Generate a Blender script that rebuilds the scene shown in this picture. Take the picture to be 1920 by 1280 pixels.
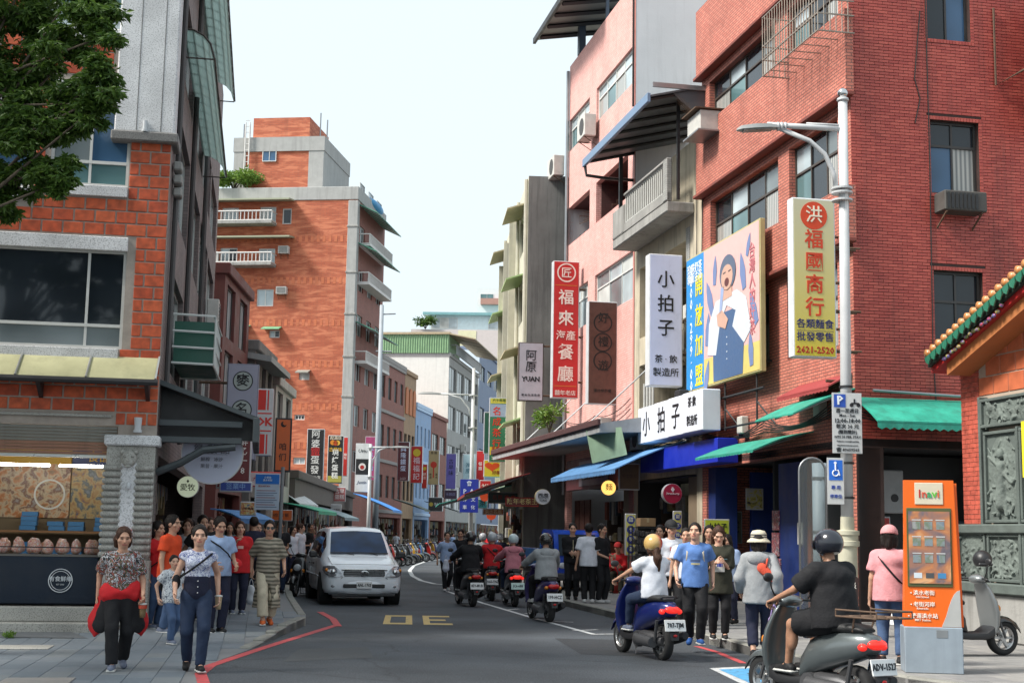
import bpy,bmesh,math,random
import numpy as np
from mathutils import Vector,Matrix,Euler
for o in list(bpy.data.objects): bpy.data.objects.remove(o)
SC=bpy.context.scene
COL=SC.collection
R=math.radians
random.seed(7)
# ---------------------------------------------------------------- camera
CAMZ=1.6;FPX=2600.0;PITCH=math.atan(362/2600);ROLL=R(1.0)
cam=bpy.data.cameras.new('camera');cam.sensor_width=36;cam.lens=FPX/1920*36
cam.clip_start=.1;cam.clip_end=3000
camo=bpy.data.objects.new('camera',cam);COL.objects.link(camo)
CROT=(Matrix.Rotation(math.pi/2+PITCH,4,'X') @ Matrix.Rotation(ROLL,4,'Z'))
camo.matrix_world=Matrix.Translation((0,0,CAMZ)) @ CROT
SC.camera=camo
# ---------------------------------------------------------------- world, sun, exposure
SUN_EL,SUN_AZ=R(48),R(250)         # azimuth measured clockwise from +Y: to the left, a little behind the camera
w=bpy.data.worlds.new('World');SC.world=w;w.use_nodes=True
nt=w.node_tree;nt.nodes.clear()
sky=nt.nodes.new('ShaderNodeTexSky');sky.sky_type='NISHITA';sky.sun_disc=False
sky.sun_elevation=SUN_EL;sky.sun_rotation=SUN_AZ
sky.air_density=1.0;sky.dust_density=6.0;sky.ozone_density=1.2;sky.altitude=0
hz=nt.nodes.new('ShaderNodeMixRGB');hz.blend_type='MIX';hz.inputs[0].default_value=.72
hz.inputs[2].default_value=(10.0,11.4,12.0,1)      # thin bright overcast veil over the whole sky
bg=nt.nodes.new('ShaderNodeBackground');bg.inputs[1].default_value=.060
out=nt.nodes.new('ShaderNodeOutputWorld')
nt.links.new(sky.outputs[0],hz.inputs[1]);nt.links.new(hz.outputs[0],bg.inputs[0]);nt.links.new(bg.outputs[0],out.inputs[0])
sl=bpy.data.lights.new('sun','SUN');sl.energy=3.2;sl.angle=R(14);sl.color=(1,.955,.88)
so=bpy.data.objects.new('sun',sl);COL.objects.link(so)
sd=Vector((math.sin(SUN_AZ)*math.cos(SUN_EL),math.cos(SUN_AZ)*math.cos(SUN_EL),math.sin(SUN_EL)))
so.rotation_euler=sd.to_track_quat('Z','Y').to_euler()
vs=SC.view_settings;vs.view_transform='Standard';vs.look='None';vs.exposure=0.98;vs.gamma=1
vs.use_curve_mapping=False
SC.cycles.max_bounces=5;SC.cycles.diffuse_bounces=3;SC.cycles.glossy_bounces=3
SC.cycles.transmission_bounces=4;SC.cycles.transparent_max_bounces=6
SC.cycles.caustics_reflective=False;SC.cycles.caustics_refractive=False
SC.cycles.use_denoising=True
# ---------------------------------------------------------------- pixel rays (photo pixels, 1920 wide) to places in the world
C3=CROT.to_3x3()
def ray(px,py): return C3 @ Vector(((px-960)/FPX,-(py-640)/FPX,-1))
def at(px,py,Y):
    d=ray(px,py);t=Y/d.y
    return Vector((d.x*t,Y,CAMZ+d.z*t))
def ground(px,py,z=0.0):
    d=ray(px,py);t=(z-CAMZ)/d.z
    return Vector((d.x*t,d.y*t,z))
# ---------------------------------------------------------------- objects and tags
def link(o,parent=None):
    COL.objects.link(o)
    if parent: o.parent=parent
    return o
def tag(o,label=None,cat=None,group=None,kind=None):
    if label: o['label']=label
    if cat: o['category']=cat
    if group: o['group']=group
    if kind: o['kind']=kind
    return o
def thing(name,label,cat,loc=(0,0,0),rz=0,group=None):
    o=bpy.data.objects.new(name,None);link(o);o.location=loc;o.rotation_euler=(0,0,rz)
    o.empty_display_size=.2
    return tag(o,label,cat,group)
def copy_tree(o,parent=None):
    c=o.copy();COL.objects.link(c)
    if parent: c.parent=parent
    for ch in o.children: copy_tree(ch,c)
    return c
# ---------------------------------------------------------------- mesh builder
class MB:
    def __init__(s): s.v=[];s.f=[];s.m=[];s.cur=0
    def add(s,vs,fs):
        b=len(s.v);s.v+=[tuple(p) for p in vs]
        for f in fs: s.f.append(tuple(i+b for i in f));s.m.append(s.cur)
        return s
    def box(s,x0,x1,y0,y1,z0,z1,bev=0,M=None):
        if x1<x0: x0,x1=x1,x0
        if y1<y0: y0,y1=y1,y0
        if z1<z0: z0,z1=z1,z0
        if bev:
            b=min(bev,(x1-x0)*.45,(y1-y0)*.45,(z1-z0)*.45);vs=[];idx={}
            for ax in range(3):
                for sx in (0,1):
                    for sy in (0,1):
                        for sz in (0,1):
                            c=[x1 if sx else x0,y1 if sy else y0,z1 if sz else z0];sg=(sx,sy,sz)
                            for k in range(3):
                                if k != ax: c[k]+=-b if sg[k] else b
                            idx[(ax,sx,sy,sz)]=len(vs);vs.append(c)
            fs=[]
            for ax in range(3):
                o1,o2=[k for k in range(3) if k != ax]
                for sd_ in (0,1):
                    q=[]
                    for a_,b_ in ((0,0),(1,0),(1,1),(0,1)):
                        g=[0,0,0];g[ax]=sd_;g[o1]=a_;g[o2]=b_;q.append(idx[(ax,*g)])
                    fs.append(q)
                for a_ in (0,1):
                    for b_ in (0,1):
                        q=[]
                        for (pl,e) in ((o1,0),(o1,1),(o2,1),(o2,0)):
                            g=[0,0,0];g[o1]=a_;g[o2]=b_;g[ax]=e;q.append(idx[(pl,*g)])
                        fs.append(q)
            for g in [(a_,b_,c_) for a_ in (0,1) for b_ in (0,1) for c_ in (0,1)]:
                fs.append([idx[(k,*g)] for k in range(3)])
        else:
            vs=[(x,y,z) for x in (x0,x1) for y in (y0,y1) for z in (z0,z1)]
            fs=[(0,1,3,2),(4,6,7,5),(0,4,5,1),(2,3,7,6),(0,2,6,4),(1,5,7,3)]
        if M is not None: vs=[M @ Vector(p) for p in vs]
        return s.add(vs,fs)
    def cyl(s,p0,p1,r0,r1=None,n=10,caps=True):
        r1=r0 if r1 is None else r1
        p0=Vector(p0);p1=Vector(p1);d=(p1-p0)
        q=d.to_track_quat('Z','Y') if d.length>1e-9 else Vector((0,0,1)).to_track_quat('Z','Y')
        vs=[]
        for p,r in ((p0,r0),(p1,r1)):
            for i in range(n):
                a=2*math.pi*i/n;vs.append(p+q @ Vector((r*math.cos(a),r*math.sin(a),0)))
        fs=[(i,(i+1) % n,n+(i+1) % n,n+i) for i in range(n)]
        if caps: fs+=[tuple(range(n-1,-1,-1)),tuple(range(n,2*n))]
        return s.add(vs,fs)
    def tube(s,pts,r,n=8,caps=True):
        pts=[Vector(p) for p in pts];rs=r if isinstance(r,(list,tuple)) else [r]*len(pts)
        rings=[];up=None
        for i,p in enumerate(pts):
            t=(pts[min(i+1,len(pts)-1)]-pts[max(i-1,0)]).normalized()
            if up is None: up=Vector((0,0,1)) if abs(t.z)<.9 else Vector((0,1,0))
            a=t.cross(up).normalized();b=a.cross(t).normalized();up=b
            rings.append([p+rs[i]*(a*math.cos(2*math.pi*k/n)+b*math.sin(2*math.pi*k/n)) for k in range(n)])
        return s.loft(rings,True,caps)
    def loft(s,rings,closed=True,caps=True):
        n=len(rings[0]);vs=[p for r_ in rings for p in r_];fs=[]
        for j in range(len(rings)-1):
            for i in range(n if closed else n-1):
                k=(i+1) % n;fs.append((j*n+i,j*n+k,(j+1)*n+k,(j+1)*n+i))
        if caps and closed: fs+=[tuple(range(n-1,-1,-1)),tuple(range((len(rings)-1)*n,len(rings)*n))]
        return s.add(vs,fs)
    def lathe(s,prof,n=16,c=(0,0,0),q=None,caps=True):
        c=Vector(c);rings=[]
        for r_,z in prof:
            ring=[Vector((r_*math.cos(2*math.pi*k/n),r_*math.sin(2*math.pi*k/n),z)) for k in range(n)]
            rings.append([c+(q @ p if q else p) for p in ring])
        return s.loft(rings,True,caps)
    def sph(s,c,r,n=12,m=8,q=None):
        r=r if isinstance(r,(tuple,list)) else (r,r,r);c=Vector(c);rings=[]
        for j in range(m+1):
            t=math.pi*(j+.02 if j==0 else (j-.02 if j==m else j))/m
            ring=[Vector((r[0]*math.sin(t)*math.cos(2*math.pi*k/n),r[1]*math.sin(t)*math.sin(2*math.pi*k/n),-r[2]*math.cos(t))) for k in range(n)]
            rings.append([c+(q @ p if q else p) for p in ring])
        return s.loft(rings,True,True)
    def prism(s,poly,d0,d1,ax='y'):
        def mk(a,b,d): return {'y': (a,d,b),'x': (d,a,b),'z': (a,b,d)}[ax]
        n=len(poly);vs=[mk(a,b,d0) for a,b in poly]+[mk(a,b,d1) for a,b in poly]
        fs=[(i,(i+1) % n,n+(i+1) % n,n+i) for i in range(n)]+[tuple(range(n-1,-1,-1)),tuple(range(n,2*n))]
        return s.add(vs,fs)
    def quad(s,a,b,c,d): return s.add([a,b,c,d],[(0,1,2,3)])
    def mesh(s,name,mats,smooth=False):
        me=bpy.data.meshes.new(name);me.from_pydata(s.v,[],s.f)
        if not isinstance(mats,(list,tuple)): mats=[mats]
        for m in mats: me.materials.append(m)
        if len(mats)>1: me.polygons.foreach_set('material_index',s.m)
        if smooth: me.polygons.foreach_set('use_smooth',[True]*len(me.polygons))
        me.update();return me
    def build(s,name,mats,parent=None,smooth=False,loc=None,rz=None,auto=None):
        o=bpy.data.objects.new(name,s.mesh(name,mats,smooth));link(o,parent)
        if auto and smooth: o.data.set_sharp_from_angle(angle=R(auto))
        if loc is not None: o.location=loc
        if rz is not None: o.rotation_euler=(0,0,rz)
        return o
def B(*a,**k): return MB().box(*a,**k)
def inst(me,name,parent,loc=(0,0,0),rz=0):
    o=bpy.data.objects.new(name,me);link(o,parent);o.location=loc;o.rotation_euler=(0,0,rz);return o
# ---------------------------------------------------------------- materials
MATS={}
def rgb(c):
    if isinstance(c,str):
        c=[int(c[i:i+2],16)/255 for i in (0,2,4)]
        return tuple((x/12.92 if x <= .04045 else ((x+.055)/1.055)**2.4) for x in c)+(1,)
    return tuple(c)[:3]+(1,)
def nodes(name):
    m=bpy.data.materials.new(name);m.use_nodes=True;t=m.node_tree
    return m,t,t.nodes['Principled BSDF']
def N(t,ty,**kw):
    n=t.nodes.new('ShaderNode'+ty)
    for k,v in kw.items():
        if k.startswith('i_'):
            key=k[2:];n.inputs[int(key) if key.isdigit() else key].default_value=v
        else: setattr(n,k,v)
    return n
def mat(name,col,rough=.6,metal=0,var=.12,vs_=2.5,bump=0,bs=30,streak=0,dirt=(.05,.045,.04),coat=0,spec=.5,emit=0,obj=True):
    key=name
    if key in MATS: return MATS[key]
    m,t,p=nodes(name);L=t.links
    c=rgb(col);p.inputs['Roughness'].default_value=rough;p.inputs['Metallic'].default_value=metal
    p.inputs['Specular IOR Level'].default_value=spec
    if coat: p.inputs['Coat Weight'].default_value=coat;p.inputs['Coat Roughness'].default_value=.08
    if emit:
        p.inputs['Emission Color'].default_value=c;p.inputs['Emission Strength'].default_value=emit
    p.inputs['Base Color'].default_value=c
    if var or bump or streak:
        tc=N(t,'TexCoord')
        src=tc.outputs['Object']
    if var:
        n=N(t,'TexNoise',i_Scale=vs_,i_Detail=5.0,i_Roughness=.62);L.new(src,n.inputs['Vector'])
        mr=N(t,'MapRange',i_1=.25,i_2=.75,i_3=1-var,i_4=1+var);L.new(n.outputs[0],mr.inputs[0])
        mx=N(t,'MixRGB',blend_type='MULTIPLY',i_0=1.0);mx.inputs[1].default_value=c
        L.new(mr.outputs[0],mx.inputs[2]);last=mx.outputs[0]
        if streak:
            mp=N(t,'Mapping');mp.inputs['Scale'].default_value=(2.2,2.2,.16);L.new(src,mp.inputs[0])
            n2=N(t,'TexNoise',i_Scale=1.6,i_Detail=6.0,i_Roughness=.7);L.new(mp.outputs[0],n2.inputs['Vector'])
            r2=N(t,'MapRange',i_1=.5,i_2=.72,i_3=0.0,i_4=streak);L.new(n2.outputs[0],r2.inputs[0])
            mx2=N(t,'MixRGB',i_2=rgb(dirt));L.new(r2.outputs[0],mx2.inputs[0]);L.new(last,mx2.inputs[1]);last=mx2.outputs[0]
        L.new(last,p.inputs['Base Color'])
        if rough>.12:
            rr=N(t,'MapRange',i_1=.3,i_2=.7,i_3=max(.05,rough-.12),i_4=min(1,rough+.12));L.new(n.outputs[0],rr.inputs[0]);L.new(rr.outputs[0],p.inputs['Roughness'])
    if bump:
        nb=N(t,'TexNoise',i_Scale=bs,i_Detail=4.0);L.new(src,nb.inputs['Vector'])
        bp=N(t,'Bump',i_Strength=bump,i_Distance=.02);L.new(nb.outputs[0],bp.inputs['Height']);L.new(bp.outputs[0],p.inputs['Normal'])
    MATS[key]=m;return m
def brickmat(name,c1,c2,mortar,bw,bh,ms=.012,streak=.25,rough=.7,bump=.5,wave=0,var=.35,dirt=(.03,.025,.02)):
    if name in MATS: return MATS[name]
    m,t,p=nodes(name);L=t.links
    tc=N(t,'TexCoord');sp=N(t,'SeparateXYZ');L.new(tc.outputs['Object'],sp.inputs[0])
    ad=N(t,'Math',operation='ADD');L.new(sp.outputs[0],ad.inputs[0]);L.new(sp.outputs[1],ad.inputs[1])
    cb=N(t,'CombineXYZ');L.new(ad.outputs[0],cb.inputs[0]);L.new(sp.outputs[2],cb.inputs[1])
    b=N(t,'TexBrick',offset=.5,i_Scale=1.0);L.new(cb.outputs[0],b.inputs['Vector'])
    b.inputs['Color1'].default_value=rgb(c1);b.inputs['Color2'].default_value=rgb(c2);b.inputs['Mortar'].default_value=rgb(mortar)
    b.inputs['Brick Width'].default_value=bw;b.inputs['Row Height'].default_value=bh
    b.inputs['Mortar Size'].default_value=ms;b.inputs['Mortar Smooth'].default_value=.2;b.inputs['Bias'].default_value=0
    n=N(t,'TexNoise',i_Scale=1.3,i_Detail=6.0,i_Roughness=.65);L.new(tc.outputs['Object'],n.inputs['Vector'])
    mr=N(t,'MapRange',i_1=.25,i_2=.75,i_3=1-var,i_4=1+var*.7);L.new(n.outputs[0],mr.inputs[0])
    mx=N(t,'MixRGB',blend_type='MULTIPLY',i_0=1.0);L.new(b.outputs[0],mx.inputs[1]);L.new(mr.outputs[0],mx.inputs[2]);last=mx.outputs[0]
    if wave:
        mpw=N(t,'Mapping');mpw.inputs['Scale'].default_value=(.5,2.6,1);L.new(cb.outputs[0],mpw.inputs[0])
        nw=N(t,'TexNoise',i_Scale=1.5,i_Detail=3.0,i_Roughness=.6,i_Distortion=.8);L.new(mpw.outputs[0],nw.inputs['Vector'])
        cr=N(t,'MapRange',i_1=.47,i_2=.62,i_3=0.0,i_4=wave);L.new(nw.outputs[0],cr.inputs[0])
        mw=N(t,'MixRGB',i_2=rgb((.60,.20,.10)));L.new(cr.outputs[0],mw.inputs[0]);L.new(last,mw.inputs[1]);last=mw.outputs[0]
    if streak:
        mp=N(t,'Mapping');mp.inputs['Scale'].default_value=(1.6,1.6,.12);L.new(tc.outputs['Object'],mp.inputs[0])
        n2=N(t,'TexNoise',i_Scale=1.3,i_Detail=6.0,i_Roughness=.7);L.new(mp.outputs[0],n2.inputs['Vector'])
        r2=N(t,'MapRange',i_1=.52,i_2=.78,i_3=0.0,i_4=streak);L.new(n2.outputs[0],r2.inputs[0])
        mx2=N(t,'MixRGB',i_2=rgb(dirt));L.new(r2.outputs[0],mx2.inputs[0]);L.new(last,mx2.inputs[1]);last=mx2.outputs[0]
    L.new(last,p.inputs['Base Color']);p.inputs['Roughness'].default_value=rough
    bp=N(t,'Bump',i_Strength=bump,i_Distance=.012,invert=True);L.new(b.outputs['Fac'],bp.inputs['Height']);L.new(bp.outputs[0],p.inputs['Normal'])
    MATS[name]=m;return m
def glassmat(name,col,rough=.06,var=.35,vs_=.7,spec=.5):
    if name in MATS: return MATS[name]
    m,t,p=nodes(name);L=t.links
    tc=N(t,'TexCoord');n=N(t,'TexNoise',i_Scale=vs_,i_Detail=2.0);L.new(tc.outputs['Object'],n.inputs['Vector'])
    mr=N(t,'MapRange',i_1=.3,i_2=.7,i_3=1-var,i_4=1+var);L.new(n.outputs[0],mr.inputs[0])
    mx=N(t,'MixRGB',blend_type='MULTIPLY',i_0=1.0);mx.inputs[1].default_value=rgb(col);L.new(mr.outputs[0],mx.inputs[2])
    L.new(mx.outputs[0],p.inputs['Base Color']);p.inputs['Roughness'].default_value=rough
    p.inputs['Specular IOR Level'].default_value=spec;p.inputs['IOR'].default_value=1.5
    bp=N(t,'Bump',i_Strength=.12,i_Distance=.02);n3=N(t,'TexNoise',i_Scale=1.1,i_Detail=1.0);L.new(tc.outputs['Object'],n3.inputs['Vector'])
    L.new(n3.outputs[0],bp.inputs['Height']);L.new(bp.outputs[0],p.inputs['Normal'])
    MATS[name]=m;return m
_inkn=[0]
def ink(col,rough=.5,emit=0):
    key='ink_'+(col if isinstance(col,str) else '%.2f_%.2f_%.2f' % tuple(col[:3]))+('_lit%.1f' % emit if emit else '')
    return mat(key,col,rough,var=.08,vs_=6,emit=emit)
# ---------------------------------------------------------------- lettering
TXT=[]
def lettering(s,size,loc,parent,m,rx=math.pi/2,rz=0,bold=.006,line=1.12,sx=1.0,sp=1.0,ext=.004,name='lettering',ay='CENTER',ax='CENTER',shear=0,ry=0):
    if '\n' in s and ay=='CENTER' and abs(rx-math.pi/2)<1e-6 and all(len(q)==1 for q in s.split('\n')):     # a column of characters: each one a piece
        q=s.split('\n');n=len(q)
        for i,c in enumerate(q): lettering(c,size,(loc[0],loc[1],loc[2]+((n-1)/2-i)*size*line),parent,m,rx,rz,bold,line,sx,sp,ext,name,ay,ax,shear,ry)
        return None
    cu=bpy.data.curves.new(name,'FONT');cu.body=s;cu.size=size;cu.align_x=ax;cu.align_y=ay
    cu.space_line=line;cu.space_character=sp;cu.offset=bold*size;cu.extrude=ext;cu.resolution_u=1;cu.shear=shear
    cu.materials.append(m)
    o=bpy.data.objects.new(name,cu);link(o,parent);o.location=loc;o.rotation_euler=(rx,ry,rz);o.scale=(sx,1,1)
    TXT.append(o);return o
def finish_lettering():
    dg=bpy.context.evaluated_depsgraph_get();dg.update();done={}
    for o in TXT:
        me=bpy.data.meshes.new_from_object(o.evaluated_get(dg),depsgraph=dg)
        n=bpy.data.objects.new('lettering',me);link(n,o.parent);n.matrix_parent_inverse=o.matrix_parent_inverse
        n.location=o.location;n.rotation_euler=o.rotation_euler;n.scale=o.scale
        if not me.materials: me.materials.append(o.data.materials[0])
        bpy.data.objects.remove(o)
# ================================================================ SETTING: ground, road, pavements
def asphalt():
    m,t,p=nodes('asphalt');L=t.links
    tc=N(t,'TexCoord');n=N(t,'TexNoise',i_Scale=45.0,i_Detail=4.0);L.new(tc.outputs['Object'],n.inputs['Vector'])
    n2=N(t,'TexNoise',i_Scale=.35,i_Detail=6.0,i_Roughness=.6);L.new(tc.outputs['Object'],n2.inputs['Vector'])
    a=N(t,'MapRange',i_1=.3,i_2=.7,i_3=.5,i_4=1.7);L.new(n.outputs[0],a.inputs[0])
    b=N(t,'MapRange',i_1=.3,i_2=.7,i_3=.62,i_4=1.4);L.new(n2.outputs[0],b.inputs[0])
    mu=N(t,'Math',operation='MULTIPLY');L.new(a.outputs[0],mu.inputs[0]);L.new(b.outputs[0],mu.inputs[1])
    mx=N(t,'MixRGB',blend_type='MULTIPLY',i_0=1.0,i_1=(.050,.056,.064,1));L.new(mu.outputs[0],mx.inputs[2])
    vo=N(t,'TexVoronoi',feature='DISTANCE_TO_EDGE',i_Scale=.28);
    nd=N(t,'TexNoise',i_Scale=1.5,i_Detail=4.0);L.new(tc.outputs['Object'],nd.inputs['Vector'])
    va=N(t,'MixRGB',i_0=.25);L.new(tc.outputs['Object'],va.inputs[1]);L.new(nd.outputs['Color'],va.inputs[2]);L.new(va.outputs[0],vo.inputs['Vector'])
    cr=N(t,'MapRange',i_1=0.0,i_2=.006,i_3=.45,i_4=0.0);L.new(vo.outputs['Distance'],cr.inputs[0])
    mc=N(t,'MixRGB',i_2=(.02,.02,.022,1));L.new(cr.outputs[0],mc.inputs[0]);L.new(mx.outputs[0],mc.inputs[1])
    L.new(mc.outputs[0],p.inputs['Base Color']);p.inputs['Roughness'].default_value=.82;p.inputs['Specular IOR Level'].default_value=.35
    bp=N(t,'Bump',i_Strength=.5,i_Distance=.01);L.new(n.outputs[0],bp.inputs['Height']);L.new(bp.outputs[0],p.inputs['Normal'])
    return m
M_ASPH=asphalt()
tag(MB().quad((-900,-60,-.02),(900,-60,-.02),(900,2400,-.02),(-900,2400,-.02)).build('ground',mat('far_ground',(.16,.155,.14),.9)),kind='structure')
tag(MB().box(-60,60,-20,260,-.015,0).build('road',M_ASPH),kind='structure')
M_SLAB=[mat('paving_slab_%d' % i,c,.75,var=.16,vs_=7,bump=.25,bs=60) for i,c in enumerate([(.135,.16,.185),(.15,.172,.195),(.12,.145,.17),(.16,.178,.19)])]
M_KERB=mat('kerb_concrete',(.23,.225,.2),.85,var=.3,vs_=3,bump=.4,bs=40)
M_GRAN=mat('granite',(.42,.42,.42),.6,var=.1,vs_=3,bump=.2,bs=90)
# --- salt and pepper granite
def granite(name,col,sc=55):
    if name in MATS: return MATS[name]
    m,t,p=nodes(name);L=t.links;tc=N(t,'TexCoord')
    n=N(t,'TexNoise',i_Scale=float(sc),i_Detail=2.0);L.new(tc.outputs['Object'],n.inputs['Vector'])
    a=N(t,'MapRange',i_1=.36,i_2=.5,i_3=.62,i_4=1.08);L.new(n.outputs[0],a.inputs[0])
    n2=N(t,'TexNoise',i_Scale=1.2,i_Detail=5.0);L.new(tc.outputs['Object'],n2.inputs['Vector'])
    b=N(t,'MapRange',i_1=.3,i_2=.7,i_3=.75,i_4=1.15);L.new(n2.outputs[0],b.inputs[0])
    mu=N(t,'Math',operation='MULTIPLY');L.new(a.outputs[0],mu.inputs[0]);L.new(b.outputs[0],mu.inputs[1])
    mx=N(t,'MixRGB',blend_type='MULTIPLY',i_0=1.0,i_1=rgb(col));L.new(mu.outputs[0],mx.inputs[2]);L.new(mx.outputs[0],p.inputs['Base Color'])
    p.inputs['Roughness'].default_value=.7;MATS[name]=m;return m
M_GRW=granite('white_granite',(.62,.62,.63));M_GRG=granite('grey_granite',(.36,.35,.32));M_GRD=granite('dark_granite',(.17,.165,.16))

def poly_in(pt,poly):
    x,y=pt;c=False;n=len(poly)
    for i in range(n):
        x0,y0=poly[i];x1,y1=poly[(i+1) % n]
        if (y0>y) != (y1>y) and x<(x1-x0)*(y-y0)/(y1-y0)+x0: c=not c
    return c
def gp(px,py,z=0.0): p=ground(px,py,z);return (p.x,p.y)
# left pavement: near part lies flush with the road, rises to a kerb step past the corner
LKERB=[gp(372,1345),gp(372,1252),gp(470,1216),gp(573,1172)]
LKERB2=[gp(573,1166),gp(549,1128),gp(540,1095),(-6.5,42),(-7.3,52),(-8.3,64),(-9.3,84),(-9.3,100),(-7.7,115),(-5,140),(-1,168)]
LEFTEDGE=[(-1,175),(-30,175),(-30,8),(-7,8)]
lp_poly=LKERB+LKERB2+LEFTEDGE
def hp(x,y):     # height of the left pavement: ramp between 20 and 23.5 m
    d=(y-19.2)/4.0;d=max(0,min(1,d));return .015+.125*d*d*(3-2*d)
lp=thing('pavement',None,None);tag(lp,kind='structure')
mb=MB()
def fan(mb,poly,zf,skirt=.12):
    bm=bmesh.new();vs=[bm.verts.new((x,y,0)) for x,y in poly];f=bm.faces.new(vs)
    bmesh.ops.triangulate(bm,faces=[f]);bm.verts.index_update()
    tris=[[v.index for v in f.verts] for f in bm.faces];bm.free()
    mb.add([(x,y,zf(x,y)) for x,y in poly],tris);n=len(poly)
    for i in range(n):
        a,b=poly[i],poly[(i+1) % n];mb.quad((a[0],a[1],zf(*a)),(b[0],b[1],zf(*b)),(b[0],b[1],-skirt),(a[0],a[1],-skirt))
near=[(-30,8),(-7,8)]+LKERB+LKERB2[:1]+[(-30,LKERB2[0][1])]
# strips so that the ramp follows the height function
M_PAVB=mat('pavement_bed',(.17,.175,.18),.85,var=.2)
mbp=MB()
ys=[8+i*.5 for i in range(int((LKERB2[0][1]-8)/.5)+1)]+[LKERB2[0][1]]
def xedge(y):
    pts=[(-4.2,8)]+LKERB+LKERB2
    for a,b in zip(pts[:-1],pts[1:]):
        if a[1] <= y <= b[1] and b[1]>a[1]: return a[0]+(b[0]-a[0])*(y-a[1])/(b[1]-a[1])
    return LKERB2[-1][0]
for y0,y1 in zip(ys[:-1],ys[1:]):
    if y1-y0<1e-4: continue
    x0,x1=xedge(y0+1e-6),xedge(y1-1e-6);h0,h1=hp(0,y0)-.012,hp(0,y1)-.012
    mbp.quad((-30,y0,h0),(x0,y0,h0),(x1,y1,h1),(-30,y1,h1));mbp.quad((x0,y0,h0),(x0,y0,-.02),(x1,y1,-.02),(x1,y1,h1))
far=LKERB2+[(-1,175),(-30,175),(-30,LKERB2[0][1])]
fan(mbp,far,lambda x,y: .128,.02)
mbp.build('paving_bed',M_PAVB,lp)
# slabs: 0.3 x 0.6 m, each one a piece
RZL=R(10);uL=Vector((math.cos(RZL),math.sin(RZL)));vL=Vector((-math.sin(RZL),math.cos(RZL)));oL=Vector((-6,14))
slab_me=[B(-.2985,.2985,-.2985,.2985,-.05,0,bev=.006).mesh('slab',M_SLAB[i]) for i in range(4)]
half_me=[B(-.1485,.1485,-.2985,.2985,-.05,0,bev=.006).mesh('slab',M_SLAB[i]) for i in range(4)]
inset=[(x,y) for x,y in lp_poly];ns=0
rs=random.Random(3)
for i in range(-12,16):
    for j in range(0,40):
        for hh in (0,1):
            c=oL+uL*(i*.6+(.15 if hh else -.15))+vL*(j*.6+(.3 if i % 2 else 0))
            if c.y>26 or c.y<14.4: continue
            if not all(poly_in(c+uL*sx*.16+vL*sy*.31,inset) for sx in (-1,1) for sy in (-1,1)): continue
            pz=at(0,640,c.y).x
            if c.x<pz-.3 or ns >= 300: continue
            o=inst(rs.choice(half_me),'slab',lp,(c.x,c.y,hp(c.x,c.y)+rs.uniform(-.002,.002)),RZL);ns+=1
            sl_=(hp(0,c.y+.1)-hp(0,c.y-.1))/.2;o.rotation_euler=(math.atan(sl_)*1.0,0,RZL)
# kerb stones on the raised edge
def kerbs(parent,pts,z1=.15,w_=.16,ln=.9,zfun=None,maxn=60):
    k=0
    for a,b in zip(pts[:-1],pts[1:]):
        a=Vector(a);b=Vector(b);L_=(b-a).length;n=max(1,int(L_/ln));d=(b-a)/n;ang=math.atan2(d.y,d.x)
        for i in range(n):
            if k >= maxn: return
            p=a+d*(i+.5);z=zfun(p.x,p.y) if zfun else z1
            B(-d.length/2+.004,d.length/2-.004,0,w_,-.05,z,bev=.02).build('kerb_stone',M_KERB,parent,loc=(p.x,p.y,0),rz=ang);k+=1
kerbs(lp,[LKERB[2],LKERB[3]],zfun=lambda x,y: hp(x,y)+.012);kerbs(lp,[(LKERB2[0][0],LKERB2[0][1])]+LKERB2[1:5],z1=.152)
# right pavement
RK=[gp(1960,1330),gp(1700,1292),gp(1560,1262),gp(1440,1238),gp(1370,1218),gp(1180,1166),gp(1056,1135),(1.5,39.5),(.55,45),(-.9,52),(-1.9,62),(-1.4,85),(.5,110),(4,150)]
rp=thing('pavement',None,None);tag(rp,kind='structure')
mbp=MB();fan(mbp,RK+[(40,150),(40,12)],lambda x,y: .118,.02);mbp.build('paving_bed',mat('pavement_bed_right',(.2,.195,.19),.85,var=.3,vs_=1.5,bump=.3,bs=50),rp)
kerbs(rp,[(x,y) for x,y in RK[:9]][::-1],z1=.142,w_=.15)
RZR=R(11.5);uR=Vector((math.cos(RZR),math.sin(RZR)));vR=Vector((-math.sin(RZR),math.cos(RZR)));ns=0
full_r=[B(-.2985,.2985,-.2985,.2985,-.05,0,bev=.006).mesh('slab',mat('paving_right_%d' % i,c,.8,var=.22,vs_=4,bump=.3,bs=50)) for i,c in enumerate([(.21,.205,.2),(.24,.23,.22),(.19,.185,.185)])]
rpoly=RK+[(40,150),(40,12)]
for i in range(-4,24):
    for j in range(0,60):
        c=Vector((5,15))+uR*(i*.6+(.3 if j % 2 else 0))+vR*(j*.6)
        if ns >= 290 or c.y>40: continue
        if c.x>at(1930,1000,c.y).x: continue
        if not all(poly_in(c+uR*sx*.46+vR*sy*.46,rpoly) for sx in (-1,1) for sy in (-1,1)): continue
        inst(rs.choice(full_r),'slab',rp,(c.x,c.y,.122+rs.uniform(-.002,.002)),RZR);ns+=1
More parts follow.
